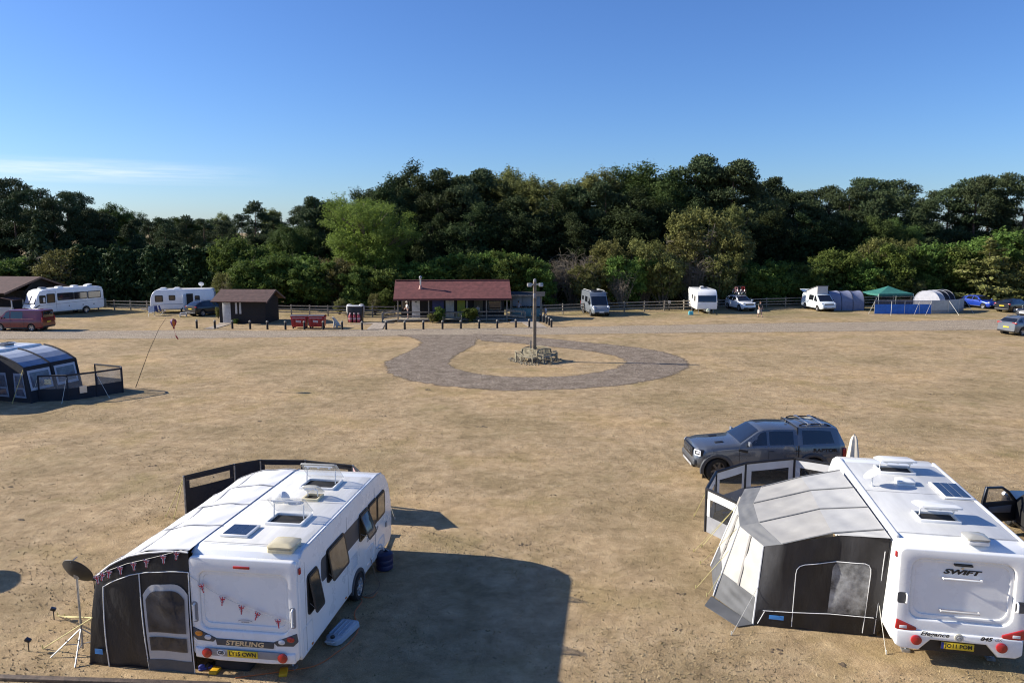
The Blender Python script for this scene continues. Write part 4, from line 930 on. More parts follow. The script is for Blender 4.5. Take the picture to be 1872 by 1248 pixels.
# near dark car with its driver's door standing open, at the picture's edge
DBP = paint('near_black_paint', (.014, .016, .022))
nd_loc = G(1874, 992); opn = car('saloon_car', 'black car with its front door standing open beside the second white caravan', (nd_loc.x + 1.0, nd_loc.y - .1, 0), R(80), DBP, 4.6, 1.84, hatch_top(4.6, 1.0, 1.5, .95, .2, -1.6, 1.0), [(2.3, .66), (1, .94), (-2.3, 1.04)], .70,
    wheels=(1.38, -1.4), wr=.34, side_win=(((-.42, .05), (-1.5, .1), (-1.25, .8), (-.4, .9)),), screen=(.98, .24), rear_screen=(-2.15, -1.62), head=(2.05, .68, .76, .16, .13, .08), tail=(-2.2, .72, .95, .12, .3, .12), plate=(.0, .75), mirrors=None, grille=(2.24, .62, .9, .12))
def open_door():
    o = B(); hinge = Vector((.86, .93, 0)); a = R(68)
    def fn(u, v, w): return Vector((hinge.x - u * math.cos(a) - w * math.sin(a), hinge.y + u * math.sin(a) - w * math.cos(a), v))
    out = [(0, .34), (0, .98), (.28, 1.28), (.52, 1.43), (1.10, 1.45), (1.2, 1.0), (1.18, .34)]; inn = [(.14, .97), (.15, .99), (.34, 1.22), (.56, 1.36), (1.02, 1.38), (1.08, 1.0), (1.07, .97)]
    o.ring(out, inn, -.035, .035, fn)
    d = o.ob('door', DBP, opn, bevel=.012)
    c = B(); c.prism([(.02, .34), (.02, .97), (1.18, .97), (1.16, .34)], -.04, .045, fn); c.ob('door_panel', BLACK, d, bevel=.02)
    c = B(); c.prism([(.22, .62), (.2, .86), (1.02, .84), (.92, .66)], .045, .075, fn); c.ob('arm_rest', M('grey_door_trim', (.16, .15, .15), .7), d, bevel=.015)
    c = B(); c.poly([fn(u, v, 0) for u, v in inn]); c.ob('window', M('thin_clear_glass', (.3, .32, .33), .05, var=.1, alpha=.25), d, smooth=0)
    c = B(); c.box(fn(.15, 1.02, -.16), (.2, .12, .15)); c.ob('wing_mirror', DBP, d, bevel=.03)
open_door()
b_ = B(); b_.prism([(.9, .36), (.9, .95), (.62, 1.3), (-.3, 1.36), (-.34, .36)], .885, .9, lambda u, v, w: Vector((u, w + (0.03 if v < 1 else -.16 * (v - .95) / .4), v))); b_.ob('door_opening', M('dark_car_interior', (.01, .01, .01), .8), opn)
# --- bicycles on the white car's roof
def bicycle(label, loc, rz, col):
    r = thing('bicycle', label, 'bicycle', loc, rz, 'bicycles on the car roof')
    for x in (-.52, .52):
        w = B(); w.lathe([(.33, -.02), (.345, 0), (.33, .02), (.315, 0), (.33, -.02)], 20, (x, 0, .34), Matrix.Rotation(R(90), 3, 'X'), cap=False); o = w.ob('wheel', RUB, r)
        w = B()
        for k in range(8): a = k * math.pi / 4; w.tube([(x, 0, .34), (x + .32 * math.cos(a), 0, .34 + .32 * math.sin(a))], .004, 3)
        w.lathe([(.31, -.012), (.32, .012)], 20, (x, 0, .34), Matrix.Rotation(R(90), 3, 'X'), cap=False); w.ob('spokes', ALU, o)
    fr = B(); bb, st, hd, hb = (-.08, 0, .3), (-.22, 0, .82), (.36, 0, .85), (.40, 0, .72)
    for a, b in ((bb, st), (st, hd), (bb, hb), (hd, hb), (bb, (-.52, 0, .34)), (st, (-.52, 0, .34)), (hb, (.52, 0, .34))): fr.tube([a, b], .022, 6)
    fr.ob('frame', col, r)
    s = B(); s.ball((-.25, 0, .9), (.14, .06, .04), 6); s.ob('saddle', BLACK, r)
    s = B(); s.tube([(.36, 0, .85), (.34, 0, .98)], .015, 5); s.tube([(.38, -.3, 1.0), (.34, 0, .98), (.38, .3, 1.0)], .014, 5); s.ob('handlebar', BLACK, r)
    s = B(); s.lathe([(.09, -.01), (.09, .01)], 12, bb, Matrix.Rotation(R(90), 3, 'X')); s.tube([(-.08, .03, .3), (.06, .06, .2)], .012, 4); s.tube([(-.08, -.03, .3), (-.2, -.06, .4)], .012, 4); s.ob('crank', ALU, r)
    return r
cc, ss = math.cos(R(-79)), math.sin(R(-79))
for k, (y, lab, colr) in enumerate(((.48, 'red framed bicycle upright on the white car roof, on its driver side', (.35, .03, .03)), (.0, 'dark bicycle upright between two others on the white car roof', (.03, .03, .035)), (-.48, 'pale pink framed bicycle upright on the white car roof, on its passenger side', (.5, .25, .25)))):
    lp = Vector((-.45 + .1 * k, y, 1.70)); w0 = Vector(wsuv.location)
    bicycle(lab, (w0.x + lp.x * cc - lp.y * ss, w0.y + lp.x * ss + lp.y * cc, 1.72), R(-79 + (180 if k == 1 else 0)), M('bike_paint%d' % k, colr, .35, coat=.5))
    b_ = B(); b_.bar((-1.2, y, 1.70), (.3, y, 1.70), .07, .03); b_.ob('bike_carrier', BLACK, wsuv)
for x in (-1.0, .05): b_ = B(); b_.bar((x, -.66, 1.675), (x, .66, 1.675), .05, .03); b_.ob('roof_bar', ALU, wsuv)
# ================================================================ caravans and awnings
def body_profile(L, H, z0=.34, rear_round=.16, nose=1.3, drop=.5):
    p = [(.10, z0), (.0, z0 + .14), (0, 1.3), (.03, H - .28), (.07, H - .14), (rear_round, H - .03), (rear_round + .2, H)]
    p += [(L - nose, H), (L - nose * .72, H - .05), (L - nose * .45, H - drop * .38), (L - nose * .2, H - drop), (L - .04, H - drop - .55), (L, .95), (L - .06, .52), (L - .25, z0 + .02)]
    return p
def caravan_body(root, L, W, prof, mat=WHITE, roof=ROOFW, bev=.05):
    b = B(); b.prism(prof, -W / 2, W / 2, lambda u, v, w: Vector((u, w, v))); o = b.ob('body', mat, root, bevel=bev, seg=3, smooth=35, bang=65)
    return o
def side_window(root, x0, x1, z0, z1, y, tilt=0, mat=SMOKE, r=.07, frame=BLACK):
    """y: wall plane; tilt: degrees the pane swings out from its top hinge"""
    s = 1 if y > 0 else -1
    f = B(); f.ring(rrect(x0 - .035, x1 + .035, z0 - .035, z1 + .035, r + .03), rrect(x0 + .01, x1 - .01, z0 + .01, z1 - .01, r), -.01, .022, lambda u, v, w: Vector((u, y + s * w, v))); o = f.ob('window', frame, root)
    b = B(); b.prism(rrect(x0, x1, z0, z1, r), .002, .008, lambda u, v, w: Vector((u, y + s * w, v))); b.ob('window_recess', M('dark_cabin', (.012, .011, .010), .7), o)
    p = B(); a = R(tilt)
    def fn(u, v, w):
        d = z1 - v; return Vector((u, y + s * (.024 + d * math.sin(a) + w), z1 - d * math.cos(a)))
    p.prism(rrect(x0, x1, z0, z1, r), 0, .016, fn); p.ob('pane', mat, o, bevel=.004, seg=1)
    q = B(); q.ring(rrect(x0, x1, z0, z1, r), rrect(x0 + .045, x1 - .045, z0 + .045, z1 - .045, max(.02, r - .03)), .014, .020, fn); q.ob('pane_border', BLACK, o)
    if tilt:
        zz = lerp(z1, z0, .75)
        for xx in (x0 + .06, x1 - .06): q = B(); q.tube([(xx, y + s * .02, zz), fn(xx, lerp(z1, z0, .9), 0)], .007, 4); q.ob('window_stay', GREY, o)
    return o
def rooflight(root, c, sx, sy, H, tilt=0, hinge='far', lid=CLEAR, frame=PLASW, dark=True):
    """roof hatch at local c, lid swung up by tilt degrees about its far or near edge"""
    x, y = c; f = B(); f.ring(rrect(x - sx / 2, x + sx / 2, y - sy / 2, y + sy / 2, .04, 3), rrect(x - sx / 2 + .06, x + sx / 2 - .06, y - sy / 2 + .06, y + sy / 2 - .06, .03, 3), H - .01, H + .075, lambda u, v, w: Vector((u, v, w))); o = f.ob('rooflight', frame, root, bevel=.012)
    if dark: b = B(); b.box((x, y, H + .012), (sx - .11, sy - .11, .016)); b.ob('hatch_opening', M('dark_cabin', (.012, .011, .010), .7), o)
    if hinge == 'up': hx, sg, lift, a = x + sx / 2, -1, .16, R(tilt)
    else: hx, sg, lift, a = (x + sx / 2, -1, 0, R(tilt)) if hinge == 'far' else (x - sx / 2, 1, 0, R(tilt))
    def fn(u, v, w): return Vector((hx + sg * (u * math.cos(a) - w * math.sin(a)), y + v, H + .085 + lift + u * math.sin(a) + w * math.cos(a)))
    p = B(); n = 9
    lp = rrect(-.01, sx + .01, -sy / 2 - .01, sy / 2 + .01, .06, 3); ins = rrect(.09, sx - .09, -sy / 2 + .09, sy / 2 - .09, .05, 3); m = len(lp)
    vs = [fn(u, v, 0) for u, v in lp] + [fn(u, v, .035) for u, v in lp] + [fn(u, v, .085) for u, v in ins]
    p.add(vs, [(k * m + i, k * m + (i + 1) % m, (k + 1) * m + (i + 1) % m, (k + 1) * m + i) for k in range(2) for i in range(m)] + [tuple(range(2 * m, 3 * m))]); p.ob('hatch_lid', lid, o)
    if tilt > 8:
        q = B()
        for s in (-1, 1): q.tube([(x - sg * 0, y + s * (sy / 2 - .09), H + .07), fn(sx * .62, s * (sy / 2 - .09), 0)], .014, 5)
        q.bar(fn(sx * .93, -sy / 2 + .1, -.02), fn(sx * .93, sy / 2 - .1, -.02), .035, .025)
        for k in (-.3, 0, .3): q.box(fn(sx * .88, k * sy, -.03), (.05, .05, .04))
        q.ob('hatch_arm', PLASW, o)
    return o
def solar(root, c, sx, sy, H, tilt=0):
    x, y = c; b = B(); b.box((x, y, H + .045), (sx, sy, .05)); o = b.ob('solar_panel', PLASW, root, bevel=.012)
    n = 3
    for i in range(n):
        q = B(); w = (sy - .1) / n; q.box((x, y - sy / 2 + .05 + w * (i + .5), H + .0725), (sx - .1, w - .012, .004)); q.ob('solar_cell', SOLAR, o)
    return o

# ---------------------------------------------------------------- caravan with the bunting
LR = Vector((-5.34, 14.42, 0)); LH = R(90 - 7.6)
LL, LW, LHt = 6.35, 2.28, 2.60
car1 = thing('caravan', 'white caravan strung with flag bunting, awning on one side and hatches open', 'caravan', LR, LH)
prof1 = body_profile(LL, LHt, .36, .16, 1.25, .55)
caravan_body(car1, LL, LW, prof1)
rb = B(); rb.box((2.62, 0, LHt + .004), (4.5, LW - .16, .02)); rb.ob('roof_skin', ROOFW, car1, bevel=.008)
for s in (-1, 1):
    a = B(); a.tube([(.10, s * (LW / 2 - .005), LHt - .10), (.25, s * (LW / 2 - .01), LHt - .01), (LL - 1.25, s * (LW / 2 - .01), LHt), (LL - .9, s * (LW / 2 - .005), LHt - .06)], .022, 6); a.ob('awning_rail', PLASW if s < 0 else ALU, car1)
# moulded rear panel
def yz(x0): return lambda u, v, w: Vector((x0 - w, u, v))
e = B(); e.ring(rrect(-LW / 2 + .015, LW / 2 - .015, .40, 2.50, .10), rrect(-.93, .93, .98, 2.20, .16), -.05, .075, yz(0)); e.ob('rear_panel', WHITE, car1, bevel=.035, seg=3, smooth=50)
e = B(); e.prism(rrect(-.95, .95, .96, 2.22, .16), -.03, .006, yz(0)); e.ob('rear_recess', WHITE, car1)
e = B(); e.ring(rrect(-.93, .93, .98, 2.20, .16), rrect(-.86, .86, 1.10, 2.14, .14), -.02, .03, yz(0)); e.ob('rear_panel_lip', WHITE, car1, bevel=.012)
e = B(); e.prism([(-.42, .50), (.42, .50), (1.06, .60), (1.06, .38), (.55, .34), (-.55, .34), (-1.06, .38), (-1.06, .60)], -.06, .115, yz(0)); e.ob('rear_bumper', WHITE, car1, bevel=.03, seg=3, smooth=50)
e = B(); e.box((-.082, 0, 2.33), (.03, .34, .05)); e.ob('brake_light', LAMPR, car1, bevel=.008)
for s in (-1, 1):
    e = B(); e.prism([(s * .60, .80), (s * 1.10, 1.02), (s * 1.12, .84), (s * 1.02, .74), (s * .68, .72)], .0, .092, yz(0)); lt = e.ob('rear_light', DKGREY, car1, bevel=.015)
    e = B(); e.ball((-.098, s * .97, .89), (.02, .085, .06), 8); e.ob('light_lens', LAMPR if s < 0 else LAMPO, lt)
    e = B(); e.ball((-.098, s * .78, .82), (.02, .075, .055), 8); e.ob('light_lens', LAMPW, lt)
    e = B(); e.lathe([(.10, 0), (.10, .03), (.085, .04)], 20, (-.115, s * .80, .50), Matrix.Rotation(R(-90), 3, 'Y')); e.ob('reflector', LAMPR, car1)
    e = B(); e.tube([(-.07, s * 1.03, 1.52), (-.13, s * 1.03, 1.50), (-.13, s * 1.03, 1.18), (-.07, s * 1.03, 1.16)], .022, 6); e.ob('grab_handle', PLASW, car1)
    e = B(); e.prism(rrect(s * 1.03 - .06, s * 1.03 + .06, 1.12, 1.56, .05), 0, .08, yz(0)); e.ob('handle_recess', GREY, car1)
    e = B(); e.box((.05, s * (LW / 2 + .012), 2.27), (.07, .03, .13)); e.ob('marker_light', LAMPR, car1, bevel=.008)
e = B(); e.prism([(-.62, .80), (.62, .80), (.60, .665), (-.60, .665)], .06, .098, yz(0)); nstrip = e.ob('name_strip', DKGREY, car1, bevel=.01)
text('name_lettering', 'STERLING',   .135, nstrip, (-.100, 0, .732), (0, -1, 0), (0, 0, 1), ALU, .006, shear=.15, sx=1.35, bold=.004)
e = B(); e.prism([(-.86, .60), (-.70, .44), (.70, .44), (.86, .60)], .10, .122, yz(0)); e.ob('plate_trim', GREY, car1, bevel=.012)
e = B(); e.box((-.132, .04, .525), (.018, .64, .145)); pl = e.ob('number_plate', YPLATE, car1, bevel=.006)
text('plate_lettering', 'LY15 CWN', .118, pl, (-.143, .04, .525), (0, -1, 0), (0, 0, 1), BLACK, .003, bold=.003)
e = B(); e.lathe([(.085, 0), (.085, .012)], 24, (-.123, .50, .525), Matrix.Rotation(R(-90), 3, 'Y'), (.72, 1)); gb = e.ob('country_badge', WPLATE, car1)
text('badge_lettering', 'GB', .095, gb, (-.137, .50, .525), (0, -1, 0), (0, 0, 1), BLACK, .003, bold=.003)
e = B(); e.tube([(-.035, .16 * math.cos(R(20 + 14 * k)), 1.16 + .05 * math.sin(R(20 + 14 * k))) for k in range(11)], .006, 4); e.ob('logo_arc', GREY, car1)
text('logo_lettering', 'caravans', .05, car1, (-.034, 0, 1.165), (0, -1, 0), (0, 0, 1), GREY, .003)
# offside windows
yo = -LW / 2
band = B(); band.prism(rrect(1.15, 5.62, 1.50, 2.02, .10), -.004, .006, lambda u, v, w: Vector((u, yo - w, v))); band.ob('window_band', DKGREY, car1)
side_window(car1, .42, .90, 1.18, 1.98, yo, 10)
side_window(car1, 1.48, 2.50, 1.36, 2.06, yo, 9, M('bronze_pane_pale', (.17, .14, .10), .1, var=.3, spec=.7, coat=.4))
side_window(car1, 3.62, 4.22, 1.40, 2.04, yo, 20, M('grey_pane', (.10, .10, .095), .1, var=.3, spec=.7, coat=.4))
side_window(car1, 4.30, 4.92, 1.40, 2.04, yo, 0, M('bronze_pane_red', (.12, .06, .045), .1, var=.4, spec=.7, coat=.4))
side_window(car1, 4.98, 5.62, 1.40, 2.02, yo, 0, M('bronze_pane_pale', (.17, .14, .10), .1))
for (x0, x1, z0, z1) in ((.12, .62, .42, 1.0), (2.95, 3.45, .85, 1.25), (4.05, 4.7, .55, .95), (5.1, 5.6, .5, .8)):
    b = B(); b.ring(rrect(x0, x1, z0, z1, .04), rrect(x0 + .02, x1 - .02, z0 + .02, z1 - .02, .03), -.005, .008, lambda u, v, w: Vector((u, yo - w, v))); b.ob('locker_door', PLASW, car1)
b = B(); b.ring(rrect(3.02, 3.42, .88, 1.22, .02), rrect(3.05, 3.39, .91, 1.19, .02), -.004, .016, lambda u, v, w: Vector((u, yo - w, v)))
for k in range(6): b.box((3.22, yo - .01, .94 + k * .045), (.33, .012, .012))
b.ob('fridge_vent', PLASW, car1)
for x in (.55, 2.55, 3.55, 5.2): b = B(); b.box((x, yo - .012, .47), (.07, .02, .035)); b.ob('side_marker', LAMPO, car1, bevel=.005)
b = B(); b.box((5.78, yo - .012, 1.0), (.12, .02, .14)); b.ob('service_hatch', GREY, car1, bevel=.01)
text('model_lettering', 'Continental 570', .14, car1, (4.62, yo - .006, 1.18), (1, 0, 0), (0, 0, 1), GREY, .002, shear=.2, sx=1.)
spat = B(); o1, i1 = [], []
for k in range(15): a = R(-4 + 188 * k / 14); o1.append((3.42 + .46 * math.cos(a), .34 + .44 * math.sin(a))); i1.append((3.42 + .385 * math.cos(a), .34 + .365 * math.sin(a)))
vs = [(u, yo - d, v) for d, lp in ((-.04, o1), (.03, o1), (.03, i1), (-.04, i1)) for u, v in lp]
spat.add(vs, [(q * 15 + i, q * 15 + i + 1, ((q + 1) % 4) * 15 + i + 1, ((q + 1) % 4) * 15 + i) for q in range(4) for i in range(14)]); spat.ob('wheel_spat', DKGREY, car1)
b = B(); b.prism([(3.42 + .38 * math.cos(R(180 * k / 12)), .34 + .36 * math.sin(R(180 * k / 12))) for k in range(13)], .002, .006, lambda u, v, w: Vector((u, yo - w, v))); b.ob('wheel_well', BLACK, car1)
for s in (-1, 1): wheel(car1, 3.42, s * (LW / 2 - .05), .33, .2, 6, M('bright_alloy', (.62, .62, .63), .35, metal=.6))
b = B(); b.box((3.0, 0, .30), (5.2, .14, .14)); b.box((3.4, 0, .3), (.1, 1.9, .1)); b.tube([(6.0, .35, .36), (7.3, 0, .45)], .04, 6); b.tube([(6.0, -.35, .36), (7.3, 0, .45)], .04, 6); b.box((7.35, 0, .47), (.25, .12, .1)); b.tube([(6.9, .1, .45), (6.9, .1, .08)], .03, 6); b.ob('chassis', STEEL, car1)
for x, y in ((.35, .75), (.35, -.75), (5.6, .75), (5.6, -.75)): b = B(); b.tube([(x + .25, y, .36), (x, y * 1.05, .05)], .025, 6); b.box((x, y * 1.05, .025), (.16, .16, .05)); b.ob('corner_steady', STEEL, car1)
# roof furniture, placed from the photograph on the roof plane
def roofpt(root, px, py, h): v = local(root, G(px, py, h)); return (v.x, v.y)
solar(car1, roofpt(car1, 439, 968, 2.66), .62, .62, LHt)
rooflight(car1, roofpt(car1, 520, 997, 2.65), .52, .52, LHt, 0, 'far', M('yellowed_lid', (.62, .54, .34), .3, var=.12, coat=.3), CREAM, False)
rooflight(car1, roofpt(car1, 528, 948, 2.65), .66, .86, LHt, 44, 'far')
rooflight(car1, roofpt(car1, 572, 908, 2.65), .42, .42, LHt, 36, 'far', M('milky_lid', (.7, .68, .6), .3, alpha=.7), CREAM)
rooflight(car1, roofpt(car1, 587, 884, 2.65), .72, .92, LHt, 44, 'far')
dx, dy = roofpt(car1, 510, 912, 2.66); b = B(); b.lathe([(.17, 0), (.17, .05), (.13, .13), (.05, .18), (.003, .19)], 16, (dx, dy, LHt)); b.lathe([(.16, 0), (.14, .03), (.003, .05)], 14, (dx - .06, dy - .18, LHt + .14), Matrix.Rotation(R(55), 3, 'X')); b.ob('television_aerial', PLASW, car1)
# bunting across the rear panel: a cord with printed pennants
def flag_mesh(w, h):
    t = B(); t.slab([(-w / 2, 0, 0), (w / 2, 0, 0), (0, 0, -h)], .004); return t
FLAGB, FLAGR, FLAGW = M('flag_blue', (.03, .04, .2), .8, var=.2), M('flag_red', (.5, .03, .05), .8, var=.15), M('flag_white', (.72, .7, .7), .8, var=.08)
def pennant(parent, p, right, n, w=.15, h=.21, tilt=0):
    """union pennant: blue field, white saltire, red cross, each its own thin layer"""
    right = Vector(right).normalized(); n = Vector(n).normalized(); up = Vector((0, 0, 1)); tz = math.radians(tilt)
    r2 = right * math.cos(tz) + up * math.sin(tz); u2 = -right * math.sin(tz) + up * math.cos(tz); p = Vector(p)
    def q(u, v, d): return p + r2 * u + u2 * v + n * d
    t = B(); t.slab([q(-w / 2, 0, 0), q(w / 2, 0, 0), q(0, -h, 0)], .003); o = t.ob('pennant', FLAGB, parent, smooth=0)
    t = B()
    for a, b in (((-w * .45, -.005), (w * .12, -h * .62)), ((w * .45, -.005), (-w * .12, -h * .62))): t.bar(q(*a, .0), q(*b, .0), w * .2, .007, n)
    t.bar(q(0, 0, 0), q(0, -h * .86, 0), w * .36, .0065, n); t.bar(q(-w * .36, -h * .24, 0), q(w * .36, -h * .24, 0), h * .3, .0062, n); t.ob('pennant_white', FLAGW, o, smooth=0)
    t = B(); t.bar(q(0, 0, 0), q(0, -h * .95, 0), w * .14, .010, n); t.bar(q(-w * .38, -h * .24, 0), q(w * .38, -h * .24, 0), h * .11, .0098, n)
    for a, b in (((-w * .45, -.005), (w * .12, -h * .62)), ((w * .45, -.005), (-w * .12, -h * .62))): t.bar(q(*a, .0), q(*b, .0), w * .07, .0094, n)
    t.ob('pennant_red', FLAGR, o, smooth=0)
bun = thing('bunting', 'union flag pennants on a cord across the white rear panel of the caravan', 'bunting', LR, LH)
cord = [(-.085, 1.10, 2.10), (-.095, .62, 1.80), (-.1, .2, 1.62), (-.1, -.2, 1.48), (-.1, -.62, 1.34), (-.085, -1.05, 1.24)]
b = B(); b.tube(cord, .006, 4); b.ob('cord', WROPE, bun)
for t_, tl in ((.10, 30), (.30, 8), (.49, 12), (.66, -8), (.85, 20)):
    i = min(4, int(t_ * 5)); p = Vector(cord[i]).lerp(Vector(cord[i + 1]), t_ * 5 - i); pennant(bun, p + Vector((-.012, 0, 0)), (0, -1, 0), (-1, 0, 0), .14, .20, tl - 15)

# ---------------------------------------------------------------- its awning (white roof, black ends)
aw1 = thing('caravan_awning', 'white roofed black walled awning joined to the caravan with bunting', 'awning', LR, LH)
AX0, AX1 = -.05, 5.25
yA = LW / 2
cs1 = [(yA - .02, 2.60), (yA + .40, 2.60), (yA + .85, 2.55), (yA + 1.28, 2.44), (yA + 1.65, 2.26), (yA + 1.95, 2.03), (yA + 2.08, 1.90)]
def sect(x, k): return cs1[k]
def roof1(u, v):
    f = u * (len(cs1) - 1); i = min(len(cs1) - 2, int(f)); y = lerp(cs1[i][0], cs1[i + 1][0], f - i); z = lerp(cs1[i][1], cs1[i + 1][1], f - i)
    k = (v * 4) % 1; z -= .05 * math.sin(math.pi * k) * math.sin(math.pi * min(1, u * 1.1)); z += .012 * math.sin(u * 23 + v * 31)
    x = lerp(AX0, AX1, v); x += .18 * (1 - 2 * v) * max(0, u - .7) * 1.5
    return Vector((x, y, z))
b = B(); b.grid(roof1, 30, 48); b.ob('roof', WHTFAB, aw1, smooth=60)
RIB = M('grey_seam_tape', (.40, .40, .40), .7)
for v in (0.25, .5, .75, .998, .003):
    strip([roof1(u / 24, v) + Vector((0, 0, .014)) for u in range(25)], .055, lambda i: Vector((1, 0, 0))).ob('roof_rib', RIB, aw1, smooth=60)
strip([roof1(.46, v / 48) + Vector((0, 0, .012)) for v in range(49)], .035, lambda i: Vector((0, 1, -.2))).ob('roof_seam', RIB, aw1, smooth=60)
for k in range(4):   # clear roof lights by the eave
    b = B(); b.grid(lambda u, v: roof1(lerp(.80, .93, u), lerp(k / 4 + .05, k / 4 + .18, v)) + Vector((0, 0, .01)), 4, 6); b.ob('roof_window', M('grey_film', (.45, .46, .47), .25, var=.1), aw1, smooth=60)
# front wall slopes out to the ground; near end wall faces the camera side
yB = yA + 2.34
nst = 24
def front1(u, v):
    x = lerp(AX0 + .05, AX1 - .05, u); z = 1.90 * (1 - v); y = lerp(yA + 2.08, yB, v ** .8) + .03 * math.sin(u * 9 + v * 5)
    x += (.18 * (1 - 2 * u) * .45) * (1 - v); return Vector((x, y, z))
b = B(); b.grid(front1, 28, 10); b.ob('front_wall', BLKFAB, aw1, smooth=60)
def endwall(x, s):
    def fn(u, v):
        f = v * 1.0; i_ = u * (len(cs1) - 1); i = min(len(cs1) - 2, int(i_)); y = lerp(cs1[i][0], cs1[i + 1][0], i_ - i); zt = lerp(cs1[i][1], cs1[i + 1][1], i_ - i) - .02
        yb = lerp(yA - .02, yB, u); yy = lerp(y, yb, v); xx = x + s * (.18 * max(0, u - .7) * 1.5 * (1 - v)) - s * .10 * math.sin(math.pi * v) * .6 + .015 * math.sin(u * 17 + v * 4)
        return Vector((xx, yy, zt * (1 - v)))
    return fn
ew = endwall(AX0, 1)
b = B(); b.grid(ew, 30, 14); b.ob('end_wall', BLKFAB, aw1, smooth=60)
b = B(); b.grid(endwall(AX1, -1), 30, 14); b.ob('end_wall', BLKFAB, aw1, smooth=60)
off = Vector((-.02, 0, 0))
def patch(name, u0, u1, v0, v1, mat, parent, d=1., arch=0, fn=ew):
    b = B()
    def g(u, v):
        vv = lerp(v0, v1, v); uu = lerp(u0, u1, u)
        if arch: vv = max(vv, v0 + (arch * (max(0, (abs(u - .5) * 2 - .35) / .65)) ** 2.4))
        return fn(uu, vv) + off * d
    b.grid(g, 14, 12); return b.ob(name, mat, parent, smooth=60)
win = patch('window', .015, .40, .26, .93, LGRYFAB, aw1, 1., .08)
patch('window_film', .04, .375, .31, .66, M('see_through_film', (.05, .05, .055), .1, var=.5, scale=2.5, alpha=.85), win, 2., .07)
patch('window_film', .04, .375, .70, .82, M('see_through_film', (.05, .05, .055), .1), win, 2.)
patch('skirt', .0, .42, .90, 1., GRYFAB, win, 1.5)
patch('valance', .0, 1., .985, 1., BLACK, aw1, 1.2)
for u in (.0, .42, .80):
    b = B(); b.tube([ew(u, .16 + .84 * k / 10) + off for k in range(11)], .012, 4); b.ob('piping', PIPING, aw1)
b = B(); b.tube([ew(k / 16, .0) + off for k in range(17)], .02, 5); b.ob('roof_piping', PIPING, aw1)
b = B(); b.tube([ew(k / 16 * .8, .16) + off for k in range(17)], .01, 5); b.ob('piping', PIPING, aw1)
b = B(); p0, p1 = ew(.93, .80) + off * 2, ew(.84, .80) + off * 2; b.slab([p0, p1, ew(.84, .86) + off * 2, ew(.93, .86) + off * 2], .004); b.ob('maker_patch', M('blue_label', (.05, .22, .55), .6, var=.2), aw1)
for k in range(3):   # side windows in the front wall, seen from the field side
    b = B(); b.grid(lambda u, v: front1(lerp(k / 3 + .05, k / 3 + .28, u), lerp(.12, .5, v)) + Vector((0, .02, 0)), 6, 5); b.ob('window', M('grey_film', (.45, .46, .47), .25), aw1, smooth=60)
# string of pennants round the awning's near eave
bun2 = thing('bunting', 'small union flag pennants hung along the eave of the white roofed awning', 'bunting', LR, LH)
pts = [ew(.03, -.01), ew(.25, .045), ew(.5, .07), ew(.72, .05), ew(.98, .0), roof1(.985, .06), roof1(.985, .16), roof1(.985, .3), roof1(.985, .5), roof1(.985, .75), roof1(.985, .97)]
pts = [p + Vector((-.05, .02, .03)) for p in pts]
b = B(); b.tube(pts, .005, 4); b.ob('cord', WROPE, bun2)
rr_ = random.Random(3)
for i, t_ in enumerate((.2, .7, 1.3, 1.75, 2.3, 2.8, 3.2, 3.75, 4.4, 5.2, 6.2, 7.3, 8.4, 9.5)):
    k = int(t_); p = pts[k].lerp(pts[k + 1], t_ - k); n = (-1, 0, 0) if t_ < 4 else (-.3, .95, 0); pennant(bun2, p + Vector(n) * .02, (0, -1, 0) if t_ < 4 else (-1, 0, 0), n, .13, .19, rr_.uniform(-14, 14))
def to_world(root, p):
    c, s = math.cos(root.rotation_euler.z), math.sin(root.rotation_euler.z); return Vector((root.location.x + p[0] * c - p[1] * s, root.location.y + p[0] * s + p[1] * c, p[2]))
GL = 'yellow guy line pegged from the white roofed awning'
for (px, py), u in (((78, 1185), .99), ((105, 1125), .97), ((118, 1128), .99), ((190, 1075), 1.)):
    top = to_world(aw1, ew(u, .45 if py > 1100 else .2)); rope('guy_line', GL, top, G(px, py), YROPE, .011, 'awning guy lines')
# ---------------------------------------------------------------- the second caravan
RR = Vector((9.17, 14.78, 0)); RH = R(90 - 11.5)
RL, RW, RHt = 7.3, 2.46, 2.62
car2 = thing('caravan', 'white twin axle caravan with a plain rear panel and dark grey awning', 'caravan', RR, RH)
caravan_body(car2, RL, RW, body_profile(RL, RHt, .40, .2, 1.5, .6))
b = B(); b.box((2.95, 0, RHt + .004), (5.1, RW - .14, .02)); b.ob('roof_skin', M('greyed_roof_white', (.60, .60, .58), .45, var=.07, scale=2., bump=.05, bscale=25, stretch=(.35, 1.5, 1)), car2, bevel=.008)
for s in (-1, 1): b = B(); b.bar((.2, s * (RW / 2 - .03), RHt), (RL - 1.5, s * (RW / 2 - .03), RHt + .005), .07, .06); b.ob('awning_rail', PLASW, car2, bevel=.015)
e = B(); e.ring(rrect(-RW / 2 + .01, RW / 2 - .01, .56, 2.50, .14), rrect(-.96, .96, .98, 2.28, .22), -.05, .085, yz(0)); e.ob('rear_panel', WHITE, car2, bevel=.04, seg=3, smooth=50)
e = B(); e.prism(rrect(-.98, .98, .96, 2.30, .22), -.03, .006, yz(0)); e.ob('rear_recess', WHITE, car2)
e = B(); e.ring(rrect(-.96, .96, .98, 2.28, .22), rrect(-.88, .88, 1.08, 2.22, .2), -.02, .035, yz(0)); e.ob('rear_panel_lip', WHITE, car2, bevel=.015)
